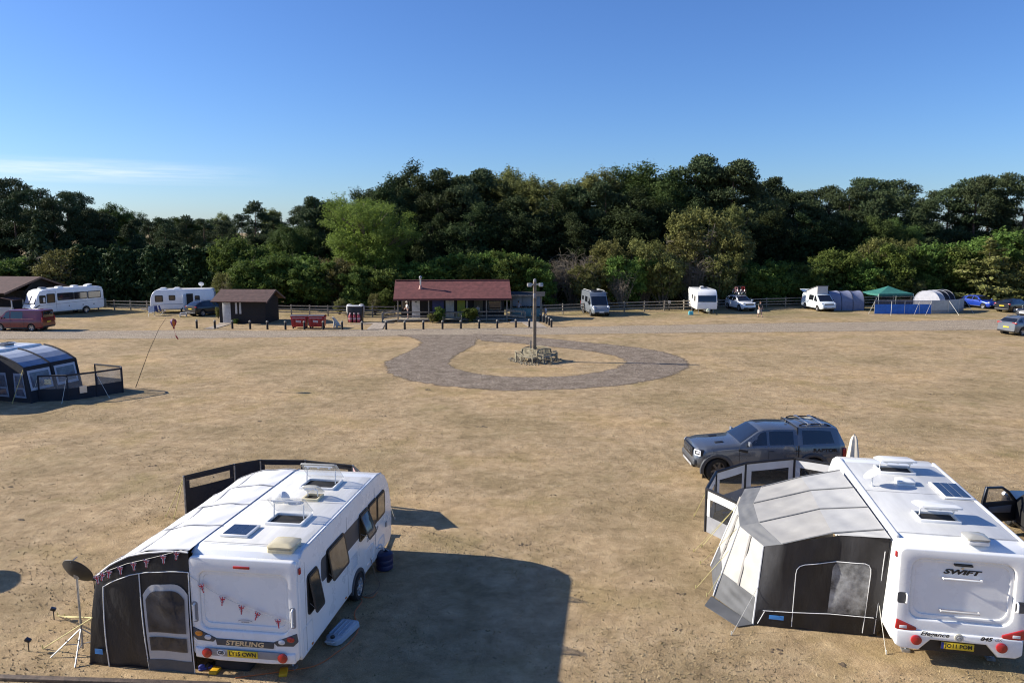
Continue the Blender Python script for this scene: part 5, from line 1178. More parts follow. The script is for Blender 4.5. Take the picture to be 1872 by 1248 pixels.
e = B(); e.prism([(-1.2, .74), (1.2, .74), (1.2, .40), (1.08, .33), (.74, .32), (.52, .565), (-.52, .565), (-.74, .32), (-1.08, .33), (-1.2, .40)], -.08, .13, yz(0)); e.ob('rear_bumper', WHITE, car2, bevel=.04, seg=3, smooth=50)
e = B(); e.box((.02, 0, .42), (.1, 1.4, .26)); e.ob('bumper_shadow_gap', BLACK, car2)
e = B(); e.box((-.05, 0, 2.20), (.07, .34, .03)); e.ob('brake_light', BLACK, car2)
text('name_lettering', 'SWIFT', .135, car2, (-.012, .02, 2.03), (0, -1, 0), (0, 0, 1), BLACK, .008, shear=.3, sx=1.75, bold=.005)
for z in (1.90, 1.20):
    e = B(); e.tube([(-.03, .36, z), (-.085, .36, z), (-.085, -.36, z), (-.03, -.36, z)], .022, 8); e.ob('grab_rail', PLASW if z > 1.5 else LGRYFAB, car2)
e = B(); e.lathe([(.025, 0), (.025, .03)], 10, (0, 0, 2.12), Matrix.Rotation(R(-90), 3, 'Y')); e.ob('rear_camera', ALU, car2)
for s in (-1, 1):
    e = B(); e.prism([(s * 1.19, .96), (s * 1.21, .74), (s * .98, .70), (s * .80, .74), (s * .80, .80)], .05, .115, yz(0)); lt = e.ob('rear_light', LAMPR, car2, bevel=.02)
    e = B(); e.box((-.118, s * 1.06, .80), (.012, .14, .06)); e.ob('light_lens', LAMPW, lt, bevel=.005)
    e = B(); e.lathe([(.105, 0), (.105, .03), (.09, .04)], 20, (-.13, s * .80, .55), Matrix.Rotation(R(-90), 3, 'Y')); e.ob('reflector', LAMPR, car2)
    e = B(); e.prism(rrect(s * 1.10 - .10, s * 1.10 + .10, 1.30, 1.54, .05), .05, .088, yz(0)); hr = e.ob('handle_recess', DKGREY, car2)
    e = B(); e.tube([(-.09, s * 1.03, 1.32), (-.14, s * 1.03, 1.34), (-.14, s * 1.03, 1.50), (-.09, s * 1.03, 1.52)], .022, 6); e.ob('grab_handle', PLASW, hr)
    e = B(); e.box((.06, s * (RW / 2 + .012), 2.3), (.07, .03, .12)); e.ob('marker_light', LAMPR, car2, bevel=.008)
text('model_lettering', 'Elegance', .12, car2, (-.134, .46, .70), (0, -1, 0), (0, 0, 1), BLACK, .004, shear=.35, sx=1.3, bold=.002)
text('model_number', '845', .11, car2, (-.134, -.50, .70), (0, -1, 0), (0, 0, 1), BLACK, .004, shear=.3, sx=1.3, bold=.003)
text('model_number', 'GS', .09, car2, (-.134, -.72, .70), (0, -1, 0), (0, 0, 1), GREY, .004, shear=.3, sx=1.3)
e = B(); e.lathe([(.085, 0), (.085, .015), (.07, .018)], 20, (-.13, 0, .68), Matrix.Rotation(R(-90), 3, 'Y')); bd = e.ob('maker_badge', M('cream_badge', (.6, .57, .45), .4), car2)
e = B(); e.lathe([(.06, 0), (.06, .006), (.045, .006), (.045, 0)], 20, (-.147, 0, .68), Matrix.Rotation(R(-90), 3, 'Y')); e.tube([(-.15, .04, .67), (-.152, 0, .70), (-.15, -.04, .67)], .008, 4); e.ob('badge_ring', GREY, bd)
e = B(); e.box((-.10, 0, .47), (.02, .62, .15)); pl = e.ob('number_plate', YPLATE, car2, bevel=.006)
e = B(); e.box((-.112, .285, .47), (.006, .05, .14)); e.ob('plate_band', BLUEF, pl)
text('plate_lettering', 'JO11 POM', .115, pl, (-.112, -.02, .47), (0, -1, 0), (0, 0, 1), BLACK, .003, bold=.003)
for s in (-1, 1):
    for x in (3.5, 4.3): wheel(car2, x, s * (RW / 2 - .12), .33, .2, 6)
b = B(); b.box((3.3, 0, .32), (6.2, .14, .14)); b.box((3.9, 0, .32), (.9, 2.0, .1)); b.ob('chassis', STEEL, car2)
for x, y in ((.4, .8), (.4, -.8), (6.4, .8), (6.4, -.8)): b = B(); b.tube([(x + .2, y, .4), (x, y * 1.03, .05)], .025, 6); b.box((x, y * 1.03, .025), (.16, .16, .05)); b.ob('corner_steady', STEEL, car2)
side_window(car2, 2.2, 3.2, 1.4, 2.05, -RW / 2, 0); side_window(car2, 4.6, 5.6, 1.4, 2.05, -RW / 2, 0)
WLID = M('white_lid', (.78, .78, .75), .35, var=.04, coat=.2)
rooflight(car2, roofpt(car2, 1635, 858, 2.67), .66, .90, RHt, 9, 'up', WLID)
rooflight(car2, roofpt(car2, 1711, 944, 2.67), .62, .86, RHt, 9, 'up', WLID)
rooflight(car2, roofpt(car2, 1783, 985, 2.67), .40, .42, RHt, 0, 'far', M('grey_smoked_lid', (.42, .41, .36), .25, coat=.3), PLASW, False)
rooflight(car2, roofpt(car2, 1654, 882, 2.66), .36, .40, RHt, 0, 'far', WLID, PLASW, False)
solar(car2, roofpt(car2, 1738, 897, 2.66), 1.15, .66, RHt)
ax, ay = roofpt(car2, 1594, 888, 2.63)
b = B(); b.tube([(ax, ay, RHt), (ax, ay, RHt + .32)], .018, 6); b.lathe([(.05, 0), (.05, .03)], 10, (ax, ay, RHt)); an = b.ob('aerial_mast', PLASW, car2)
b = B(); b.lathe([(.03, .0), (.2, .02), (.25, .04), (.2, .055), (.03, .06)], 20, (ax, ay, RHt + .31), Matrix.Rotation(R(-36), 3, 'X'), (1, .9)); b.ob('aerial_plate', PLASW, an)

for rt_, xs_, hw_, hh in ((car1, (.42, 2.9), LW / 2 - .1, LHt), (car2, (.42, 3.1), RW / 2 - .08, RHt)):
    for x in xs_: b = B(); b.box((x, 0, hh + .016), (.014, hw_ * 2, .006)); b.ob('roof_seam', GREY, rt_)
for rt_, xs_, yy_ in ((car1, (.3, 2.75, 4.85), -LW / 2), (car2, (.32,), RW / 2)):
    for x in xs_: b = B(); b.box((x, yy_, 1.4), (.010, .008, 1.9)); b.ob('panel_joint', GREY, rt_)
# ---------------------------------------------------------------- its grey awning
aw2 = thing('caravan_awning', 'grey and cream awning with a black end wall joined to the plain caravan', 'awning', (0, 0, 0))
V = Vector
A = [V((8.86, 20.0, 2.52)), V((8.60, 18.58, 2.52)), V((8.33, 17.19, 2.52)), V((8.06, 15.83, 2.52)), V((7.99, 15.40, 2.50))]
Bd = [V((7.82, 20.0, 2.33)), V((7.66, 18.91, 2.33)), V((7.36, 17.58, 2.33)), V((7.06, 16.1, 2.33)), V((7.16, 15.98, 2.33))]
I = [V((6.74, 19.95, 2.06)), V((6.14, 18.71, 2.06)), V((5.87, 17.41, 2.06)), V((5.98, 16.13, 2.06))]
O = [V((6.49, 20.57, 1.80)), V((5.92, 19.27, 1.80)), V((5.55, 17.84, 1.80)), V((5.73, 16.58, 1.82))]
CREAMF = M('cream_grey_roof_fabric', (.40, .385, .35), .7, var=.07, scale=1.3, bump=.3, bscale=3, col2=(.33, .315, .285))
PALEF = M('pale_roof_fabric', (.43, .425, .405), .7, var=.06, scale=1.4, bump=.3, bscale=3)
BORD = M('mid_grey_border_fabric', (.125, .128, .132), .7, var=.12, scale=2, bump=.35, bscale=4)
def quadpatch(a, b, c, d, n=8, sag=0.): return lambda u, v: a.lerp(b, u).lerp(d.lerp(c, u), v) - V((0, 0, sag * math.sin(math.pi * u) * math.sin(math.pi * v)))
def fab(name, mat, a, b, c, d, sag=.02, parent=aw2, n=8):
    base = quadpatch(a, b, c, d, n, sag); nr = (b - a).cross(d - a).normalized(); p1, p2 = random.uniform(0, 6), random.uniform(0, 6); wr_ = .012 if abs(nr.z) > .6 else .02
    def f(u, v): return base(u, v) + nr * wr_ * math.sin(math.pi * u) * math.sin(math.pi * v) * (math.sin(9 * u + 4 * v + p1) + .7 * math.sin(15 * v - 7 * u + p2))
    t = B(); t.grid(f, 18, 18); return t.ob(name, mat, parent, smooth=60)
for i in range(3):
    fab('roof_panel', PALEF, A[i], Bd[i], Bd[i + 1], A[i + 1], .02); fab('roof_panel', CREAMF, Bd[i], I[i], I[i + 1], Bd[i + 1], .03)
fab('roof_panel', PALEF, A[3], Bd[3], Bd[4], A[4], .0)
for i in range(3): fab('roof_border', BORD, I[i], O[i], O[i + 1], I[i + 1], .015)
for i, (p, q, r) in enumerate(zip(A[:4], Bd[:4], I)):
    up = V((0, 0, .012)); strip([p + up, q + up, r + up], .06, lambda k: V((.25, .97, 0))).ob('roof_seam', M('dark_seam_tape', (.16, .16, .155), .7), aw2, smooth=60)
# far gable closing the roof towards the windbreak
F0, F1, F2 = V((8.95, 20.45, 0)), V((6.3, 21.2, 0)), V((5.45, 19.6, 0))
fab('far_wall', LGRYFAB, A[0], O[0], F1, V((8.95, 20.4, 0)), .0)
# outer bays: pale panels with grey skirts sloping to the ground
Gd = [V((6.12, 21.0, 0)), V((5.35, 19.5, 0)), V((4.98, 17.8, 0)), V((5.52, 16.42, 0))]
IVORY = M('ivory_wall_fabric', (.43, .415, .375), .7, var=.06, scale=1.5, bump=.35, bscale=3)
for i in range(3):
    a, b2, c, d = O[i], O[i + 1], Gd[i + 1], Gd[i]; m0, m1 = a.lerp(d, .66), b2.lerp(c, .66)
    fab('wall_panel', IVORY, a, b2, m1, m0, .0); fab('wall_skirt', GRYFAB, m0, m1, c, d, .0)
    k0, k1 = a.lerp(b2, .5), d.lerp(c, .5); out = (V((-.02, 0, 0)))
    b = B(); b.tube([k0 + out, k0.lerp(k1, .66) + out], .03, 4); b.ob('wall_seam', M('beige_seam', (.38, .36, .33), .7), aw2)
for i in (1, 2, 3): b = B(); b.tube([O[i] + V((-.015, 0, 0)), Gd[i] + V((-.015, 0, .02))], .02, 5); b.ob('corner_piping', PIPING, aw2)
b = B(); b.slab([V((4.9, 17.75, .03)), V((5.5, 16.40, .03)), V((5.12, 16.3, .02)), V((4.62, 17.3, .02))], .012); b.ob('mud_flap', GRYFAB, aw2)
# near end wall: black cloth, large clear window with white piping
e0, e1, e2, e3 = O[3], I[3].lerp(Bd[4], .5) + V((0, 0, .03)), Bd[4], V((8.02, 15.48, 2.44)); g0, g3 = V((5.52, 16.42, 0)), V((8.10, 15.92, 0))
topl = [O[3], I[3], I[3].lerp(Bd[4], .5), Bd[4], V((7.6, 15.7, 2.42)), V((8.02, 15.48, 2.44))]
CHARF = M('charcoal_wall_fabric', (.032, .032, .035), .5, var=.25, scale=1.8, bump=1., bscale=5, stretch=(1, 1, .45))
def endw(u, v):
    f = u * 5; i = min(4, int(f)); t = topl[i].lerp(topl[i + 1], f - i); g = g0.lerp(g3, u)
    p = t.lerp(g, v); return p + V((0, -.02 * math.sin(math.pi * v) + .012 * math.sin(u * 21 + v * 6), 0))
def ep(name, u0, u1, v0, v1, mat, parent, d, arch=0., n=16):
    t = B()
    def g(u, v):
        vv = lerp(v0, v1, v)
        if arch: vv = max(vv, v0 + arch * max(0, (abs(u - .5) * 2 - .7) / .3) ** 2.2)
        return endw(lerp(u0, u1, u), vv) + V((0, -d, 0))
    t.grid(g, n, n); return t.ob(name, mat, parent, smooth=60)
ep('end_wall', 0, 1, 0, 1, CHARF, aw2, 0, n=24)
ep('end_wall_skirt', .02, 1, .80, .995, BLKFAB, aw2, .015)
wn2 = ep('window', .31, .88, .26, .80, BLKFAB, aw2, .012, .12)
ep('window_film', .58, .875, .27, .79, M('crinkled_film', (.27, .275, .275), .16, var=.5, scale=2.6, bump=1., bscale=5), wn2, .02, .05)
def line(us, d=.025): return [endw(u, v) + V((0, -d, 0)) for u, v in us]
arch = [(.31, .97)] + [(.31, .36)] + [(.315, .31), (.335, .275), (.37, .262)] + [(.37 + .45 * k / 8, .262) for k in range(1, 9)] + [(.855, .275), (.875, .31), (.88, .36), (.88, .97)]
for nm, pts_ in (('piping', arch), ('piping', [(.06, .80), (.31, .80), (.6, .80), (.95, .80)]), ('piping', [(.97, .12), (.975, .97)]), ('piping', [(.03, .97), (.08, .80)])):
    b = B(); b.tube(line(pts_), .009, 5); b.ob(nm, PIPING, aw2)
b = B(); b.slab([endw(.12, .85) + V((0, -.03, 0)), endw(.24, .85) + V((0, -.03, 0)), endw(.24, .90) + V((0, -.03, 0)), endw(.12, .90) + V((0, -.03, 0))], .004); b.ob('maker_patch', M('blue_label', (.05, .22, .55), .6), aw2)
b = B(); b.slab([V((8.03, 15.46, 2.42)), V((8.12, 15.45, 2.42)), V((8.14, 15.9, .12)), V((8.06, 15.9, .12))], .02); b.ob('draught_strip', BLACK, aw2)
GL2 = 'pale guy line pegged from the grey and cream awning'
for (px, py), p in (((1337, 1160), O[3].lerp(Gd[3], .5)), ((1280, 1030), O[2]), ((1272, 1075), O[2].lerp(Gd[2], .3)), ((1268, 1008), O[1]), ((1620, 1195), V((8.05, 15.9, 1.0))), ((1292, 1090), O[2].lerp(Gd[2], .6))):
    rope('guy_line', GL2, p, G(px, py), YROPE if px < 1300 else WROPE, .006, 'grey awning guy lines')

# ---------------------------------------------------------------- windbreaks
def windbreak(name, label, top_pts, h, cloth, trim, win=None, lower=None, low=.45, winmat=MESHW, marg=.14, tubes=.03, gap=(.55, .9), postmat=None):
    """panels strung between posts: each panel, pole and window is a part"""
    r = thing(name, label, 'windbreak')
    for i, p in enumerate(top_pts):
        b = B(); b.tube([(p.x, p.y, -.02), (p.x, p.y, h + .03)], tubes, 6); b.ob('post', postmat or trim, r)
    for i, (a, c) in enumerate(zip(top_pts, top_pts[1:])):
        a, c = V((a.x, a.y, h)), V((c.x, c.y, h)); n = (c - a).cross(V((0, 0, 1))).normalized()
        def f(u, v): return a.lerp(c, u) + V((0, 0, -h * v)) + n * (.03 * math.sin(math.pi * u) + .006 * math.sin(u * 25)) 
        def pane(nm, u0, u1, v0, v1, m, par, d=0):
            t = B(); t.grid(lambda u, v: f(lerp(u0, u1, u), lerp(v0, v1, v)) + n * d, 8, 4); return t.ob(nm, m, par, smooth=60)
        if win and win[i]:
            v0, v1 = win[i]; mg = marg
            for args in ((0, 1, 0, v0), (0, 1, v1, 1 if not lower else low + .0), (0, mg, v0, v1), (1 - mg, 1, v0, v1)):
                if args[3] - args[2] > .005 and args[1] - args[0] > .005: pane('panel', *args, cloth, r)
            pane('mesh_window', mg, 1 - mg, v0, v1, winmat, r)
            if lower: pane('lower_panel', 0, 1, max(low, v1), 1, lower, r)
        else:
            pane('panel', 0, 1, 0, low if lower else 1, cloth, r)
            if lower: pane('lower_panel', 0, 1, low, 1, lower, r)
        b = B(); b.tube([a, c], tubes * 1.1, 6); b.ob('top_rail', trim, r)
    return r
WBW = M('white_windbreak_cloth', (.62, .62, .61), .7, var=.05, bump=.3, bscale=4)
WBG = M('grey_windbreak_cloth', (.27, .275, .29), .7, var=.1, bump=.6, bscale=4)
DMESH = M('dark_mesh', (.035, .035, .035), .6, var=.2, alpha=.5)
p2 = [V(q) for q in ((6.36, 20.76, 0), (5.80, 21.95, 0), (6.50, 23.55, 0), (7.73, 24.50, 0), (9.55, 25.05, 0), (10.9, 24.1, 0))]
windbreak('windbreak', 'white and grey windbreak with mesh windows in front of the grey pickup', p2, 1.32, WBW, BLACK, [(.22, .62)] * 5, WBG, .50, DMESH, .12, .045)
for (px, py), i in (((1269, 943), 1), ((1282, 1000), 0)): rope('guy_line', 'yellow guy line holding the white and grey windbreak', V((p2[i].x, p2[i].y, 1.25)), G(px, py), YROPE, .01, 'windbreak guy lines')
p1 = [V(q) for q in ((-10.13, 22.79, 0), (-9.01, 24.02, 0), (-8.32, 24.5, 0), (-6.82, 24.44, 0), (-5.14, 23.9, 0), (-4.45, 22.6, 0))]
NAVYB = M('dark_navy_windbreak_cloth', (.016, .016, .022), .7, var=.2, bump=.4, bscale=4)
CFILM = M('pale_film_window', (.30, .27, .21), .15, var=.2, alpha=.35)
windbreak('windbreak', 'black windbreak with clear slot windows behind the caravan with bunting', p1, 1.42, NAVYB, BLACK, [(.10, .28), None, (.10, .28), (.10, .30), None], None, .5, CFILM, .10, .03, postmat=STEEL)
b = B(); q0, q1 = V((-5.14, 23.9, 1.42)), V((-4.2, 22.5, 1.0)); b.grid(lambda u, v: q0.lerp(V((-4.5, 22.6, 1.42)), u) + V((.1 * v, -.3 * v, -.3 * v - .03 * math.sin(u * 9))), 8, 4); tag(b.ob('pink_flag', M('faded_pink_cloth', (.55, .33, .33), .8, var=.2, scale=6), None, smooth=60), 'faded pink cloth draped over the end of the black windbreak', 'cloth')
for (px, py), i in (((303, 945), 0), ((318, 948), 0)): rope('guy_line', 'yellow guy line holding the black windbreak', V((p1[i].x, p1[i].y, 1.38)), G(px, py), YROPE, .012, 'black windbreak guy lines')
rope('guy_line', 'white guy line running from the nose of the caravan with bunting', to_world(car1, (5.9, -1.1, 2.0)), G(722, 950), WROPE, .008)

# ---------------------------------------------------------------- small camping things by the caravans
def folding_chair(label, loc, rz, mat, group=None, wide=.56):
    r = thing('camping_chair', label, 'chair', loc, rz, group)
    t = B(); t.grid(lambda u, v: V((lerp(-.25, .25, v), (u - .5) * wide, .43 - .04 * math.sin(math.pi * u))), 5, 4); t.ob('seat', mat, r, smooth=60)
    t = B(); t.grid(lambda u, v: V((-.25 - .16 * v + .05 * math.sin(math.pi * u) * -1, (u - .5) * wide, .42 + .62 * v)), 5, 5); t.ob('backrest', mat, r, smooth=60)
    for s in (-1, 1):
        t = B(); t.tube([(.24, s * wide / 2, 0), (-.26, s * wide / 2, .5), (-.42, s * wide / 2, 1.06)], .013, 6); t.ob('back_leg', STEEL, r)
        t = B(); t.tube([(-.34, s * wide / 2, 0), (.20, s * wide / 2, .62)], .013, 6); t.ob('leg', STEEL, r)
        t = B(); t.box((-.04, s * wide / 2, .63), (.46, .05, .03)); t.ob('arm_rest', GREY, r, bevel=.01)
    return r
DBL = M('dark_blue_grey_cloth', (.045, .055, .07), .8, var=.15)
folding_chair('dark blue folding chair inside the white and grey windbreak', (7.05, 21.95, 0), R(35), DBL)
folding_chair('dark folding chair beside the pale awning wall inside the windbreak', (6.55, 21.6, 0), R(200), M('charcoal_cloth', (.03, .032, .036), .8))
folding_chair('black folding chair standing behind the black windbreak and caravan', (-5.9, 22.9, 0), R(250), BLKFAB)
t = thing('folding_table', 'folding camping table inside the black windbreak', 'table', (-7.4, 22.9, 0), R(15))
b = B(); b.box((0, 0, .7), (1.0, .6, .03)); b.ob('table_top', GREY, t, bevel=.01)
for s in (-1, 1):
    for q in (-1, 1): b = B(); b.tube([(s * .44, q * .25, 0), (s * .38, q * .22, .69)], .014, 6); b.ob('leg', ALU, t)
# closed parasol
pp = G(1562, 795, 2.4); ps = thing('closed_parasol', 'folded cream parasol standing between the pickup and the plain caravan', 'parasol', (pp.x, pp.y, 0))
b = B(); n = 20; prof = [(.03, 2.40), (.07, 2.33), (.10, 2.22), (.14, 1.9), (.19, 1.5), (.24, 1.15), (.26, .95)]
vs = [V((r_ * (1 + .22 * math.cos(k * 2 * math.pi / n * 5)) * math.cos(2 * math.pi * k / n), r_ * (1 + .22 * math.cos(k * 2 * math.pi / n * 5)) * math.sin(2 * math.pi * k / n), z)) for r_, z in prof for k in range(n)]
b.add(vs, [(i * n + k, i * n + (k + 1) % n, (i + 1) * n + (k + 1) % n, (i + 1) * n + k) for i in range(len(prof) - 1) for k in range(n)]); b.ob('canopy', M('cream_canvas', (.60, .54, .44), .8, var=.12, scale=5), ps, smooth=70)
b = B(); b.tube([(0, 0, 0), (0, 0, 2.45)], .022, 8); b.ob('pole', WOODG, ps)
b = B(); b.lathe([(.26, 0), (.26, .05), (.06, .09), (.05, .25)], 18); b.ob('base', DKGREY, ps)
# satellite dish on a tripod
sp = G(152, 1192); sd = thing('satellite_dish', 'black satellite dish on a silver tripod beside the white roofed awning', 'satellite dish', sp)
b = B(); b.tube([(0, 0, .1), (0, 0, 1.75)], .022, 8); b.ob('pole', STEEL, sd)
for a in (200, 285, 20):
    b = B(); b.tube([(0, 0, .55), (.6 * math.cos(R(a)), .6 * math.sin(R(a)), .01)], .016, 6); b.tube([(0, 0, .2), (.36 * math.cos(R(a)), .36 * math.sin(R(a)), .24)], .01, 5); b.ob('leg', STEEL, sd)
ctr = V((0, .05, 1.82)); mt = Matrix.Rotation(R(-16), 3, 'Z') @ Matrix.Rotation(R(-63), 3, 'X')
b = B(); b.lathe([(.005, -.10), (.12, -.095), (.24, -.06), (.36, .0), (.365, .012), (.24, -.045), (.12, -.08), (.005, -.085)], 28, ctr, mt, (1, .92)); b.ob('dish', M('black_dish_paint', (.028, .026, .024), .55, var=.2), sd)
b = B(); b.tube([ctr + mt @ V((0, -.3, -.03)), ctr + mt @ V((0, -.26, .16))], .012, 5); b.ob('receiver_arm', GREY, sd)
b = B(); b.box((0, .02, 1.74), (.1, .1, .14)); b.ob('bracket', STEEL, sd, bevel=.01)
# solar stake lights
for k, (px, py, lab) in enumerate(((53, 1190, 'black solar stake light in the grass beyond the satellite dish tripod'), (99, 1132, 'black solar stake light at the peg of a yellow guy line'), (173, 1076, 'black solar stake light close to the awning corner'))):
    g0_ = G(px, py); r = thing('solar_stake_light', lab, 'garden light', g0_, R(20 * k), 'solar stake lights')
    b = B(); b.tube([(0, 0, -.02), (0, 0, .22)], .012, 6); b.ob('stake', BLACK, r)
    b = B(); b.box((0, 0, .26), (.12, .09, .06), Matrix.Rotation(R(25), 3, 'Y')); b.ob('lamp_head', BLACK, r, bevel=.012)
    b = B(); b.box((.012, 0, .292), (.10, .075, .006), Matrix.Rotation(R(25), 3, 'Y')); b.ob('solar_cell', SOLAR, r)
# waste and water carriers, hook-up lead, ramps
wb = G(703, 1040); r = thing('water_barrel', 'dark blue rolling water barrel with a hose beside the caravan with bunting', 'barrel', wb, R(20))
BARB = M('dark_blue_barrel', (.014, .02, .07), .45, var=.15)
b = B(); b.lathe([(.18, .02), (.225, .05), (.235, .15), (.225, .17), (.235, .20), (.235, .30), (.225, .32), (.235, .35), (.225, .46), (.17, .50)], 24); b.ob('drum', BARB, r)
b = B(); b.lathe([(.06, .5), (.06, .54), (.05, .55)], 14, (.05, .05, 0)); b.ob('cap', BLACK, r)
b = B(); b.tube([(-.22, 0, .25), (-.34, 0, .45), (-.30, 0, .62), (.0, .0, .60), (.24, 0, .40)], .014, 6); b.ob('handle', STEEL, r)
b = B(); lw = to_world(car1, (4.9, -LW / 2, .68)); b.tube([lw, lw.lerp(V((wb.x, wb.y, .72)), .6) + V((0, 0, .04)), V((wb.x, wb.y, .54))], .022, 6); tag(b.ob('water_hose', M('pale_hose', (.6, .62, .64), .4)), 'pale water hose from the caravan wall to the dark blue barrel', 'hose')
ww = G(624, 1162); r = thing('waste_water_tank', 'pale blue flat ribbed waste water tank lying beside the caravan wheel side', 'water tank', ww, LH + R(-8))
TNK = M('pale_blue_plastic', (.36, .43, .50), .45, var=.1)
b = B(); b.prism([(-.46, -.12), (-.34, -.20), (.42, -.24), (.46, -.2), (.46, .2), (.42, .24), (-.34, .20), (-.46, .12)], .02, .17, lambda u, v, w: V((u, v * (1 - (w - .02) * .6), w))); b.ob('tank', TNK, r, bevel=.03, seg=3)
for k in range(4): b = B(); b.box((.06, -.15 + .1 * k, .175), (.62, .045, .035)); b.ob('rib', TNK, r, bevel=.014)
b = B(); b.lathe([(.05, .15), (.05, .2), (.04, .21)], 14, (-.38, 0, 0)); b.ob('cap', BLACK, r)
b = B(); b.tube([(-.44, -.1, .12), (-.56, -.08, .16), (-.56, .08, .16), (-.44, .1, .12)], .018, 6); b.ob('handle', TNK, r)
lead = [(548, 1222), (585, 1212), (615, 1192), (640, 1172), (655, 1148), (648, 1120), (662, 1098), (655, 1088), (678, 1092), (690, 1082), (660, 1078), (642, 1092), (652, 1112)]
b = B(); b.tube(catmull([G(x, y, .015) for x, y in [(430, 1238)] + lead[:10]], 60), .011, 5); tag(b.ob('hookup_cable', ORANGE), 'orange mains cable snaking over the grass beside the caravan with bunting', 'cable')
cp = catmull([to_world(car1, (4.4, -LW / 2 - .01, .62)), to_world(car1, (4.35, -LW / 2 - .12, .25)), G(694, 1068, .02), G(680, 1085, .02), G(652, 1093, .02)], 30)
b = B(); b.tube(cp, .010, 5); tag(b.ob('hookup_cable', M('brown_cable', (.2, .12, .07), .6)), 'brown cable hanging from the caravan wall down to the grass', 'cable')
def ramp(label, loc, rz):
    b = B(); b.prism([(-.28, 0), (.28, 0), (.28, .03), (.05, .11), (-.22, .11), (-.28, .09)], -.1, .1, lambda u, v, w: V((u, w, v))); o = b.ob('levelling_ramp', YELP, None, bevel=.01); o.location = loc; o.rotation_euler = (0, 0, rz); o.scale = (.6, .8, .55); return tag(o, label, 'levelling ramp')
g1 = G(396, 1224); ramp('yellow levelling block under the caravan corner beside the awning', (g1.x, g1.y, 0), LH)
g2 = G(519, 1228); ramp('yellow levelling block under the caravan corner away from the awning', (g2.x, g2.y, 0), LH + .3)
def shoe(label, px, py, rz, mat):
    g_ = G(px, py); b = B(); b.prism([(-.14, -.04), (-.12, .04), (.02, .045), (.13, .03), (.15, 0), (.12, -.04), (0, -.045)], 0, .05, lambda u, v, w: V((u, v, w))); b.ball((-.07, 0, .07), (.075, .045, .05), 6); o = b.ob('shoe', mat, None, bevel=.012, seg=1); o.location = g_; o.rotation_euler = (0, 0, rz); return tag(o, label, 'shoe', 'shoes under the caravan')
shoe('dark blue shoe lying under the rear of the caravan with bunting', 376, 1222, .4, BLUEF); shoe('black shoe lying under the rear of the caravan with bunting', 385, 1217, 1.2, BLACK)
sb = G(425, 1228); r = thing('storage_bag', 'black zipped storage bag under the rear of the caravan with bunting', 'bag', (sb.x, sb.y + .25, 0), R(80))
b = B(); b.box((0, 0, .15), (.4, .8, .3), top=(.8, .94)); b.ob('bag_body', M('black_bag_cloth', (.02, .02, .023), .8, bump=.5, bscale=8), r, bevel=.06, seg=3)
for s in (-1, 1): b = B(); b.tube([(-.05, s * .2, .29), (-.05, s * .12, .38), (-.05, -s * .0, .38)], .014, 5); b.ob('bag_handle', BLACK, r)
# timber rail of the viewing platform's fence along the bottom edge of the picture
f0, f1 = G(-60, 1236, 1.15), G(420, 1252, 1.15); fr = thing('timber_fence', 'dark timber rail fence in front of the satellite dish', 'fence')
b = B(); b.bar(f0, f1, .12, .07); b.ob('rail', WOODB, fr, bevel=.012)
b = B(); b.bar(f0 - V((0, 0, .5)), f1 - V((0, 0, .5)), .05, .10); b.ob('rail', WOODB, fr, bevel=.01)
for k in range(4): p = f0.lerp(f1, k / 3); b = B(); b.box((p.x, p.y, .54), (.1, .1, 1.13)); b.ob('post', WOODB, fr, bevel=.01)
# open parasol standing just outside the picture: its round shadow lies on the turf
op = G(-30, 1070) - V((2.05 / math.tan(R(SUN_EL)) * math.cos(R(SHADOW_AZ)), 2.05 / math.tan(R(SUN_EL)) * math.sin(R(SHADOW_AZ)), 0))
pr = thing('open_parasol', 'open round parasol whose shadow falls on the grass beyond the satellite dish', 'parasol', (op.x, op.y, 0))
b = B(); b.lathe([(.9, 2.0), (.6, 2.18), (.3, 2.3), (.02, 2.36)], 16, cap=False); b.ob('canopy', M('cream_canvas', (.60, .54, .44), .8), pr)
b = B(); b.tube([(0, 0, 0), (0, 0, 2.4)], .02, 8); b.ob('pole', WOODG, pr)
b = B(); b.lathe([(.25, 0), (.25, .05), (.05, .1)], 16); b.ob('base', DKGREY, pr)
# ================================================================ buildings on the far side of the track
SHING = M('red_brown_felt_shingles', (.175, .058, .050), .85, var=.2, scale=2.5, bump=.5, bscale=12, stretch=(1, 1, 1))
SHINB = M('brown_felt_shingles', (.105, .058, .048), .85, var=.2, scale=2.5, bump=.5, bscale=12)
def roof_courses(parent, e0, e1, r1, r0, n, mat, t=.03):
    """felt courses lapping up a slope: e0-e1 eave, r0-r1 ridge"""
    for i in range(n):
        a, b = i / n, (i + 1.12) / n if i < n - 1 else 1.; up = V((0, 0, .012 + .004 * (i % 2)))
        q = [e0.lerp(r0, a) + up * 2.2, e1.lerp(r1, a) + up * 2.2, e1.lerp(r1, b) + up * .6, e0.lerp(r0, b) + up * .6]
        s = B(); s.slab(q, t); s.ob('roof_course', mat, parent, smooth=0)
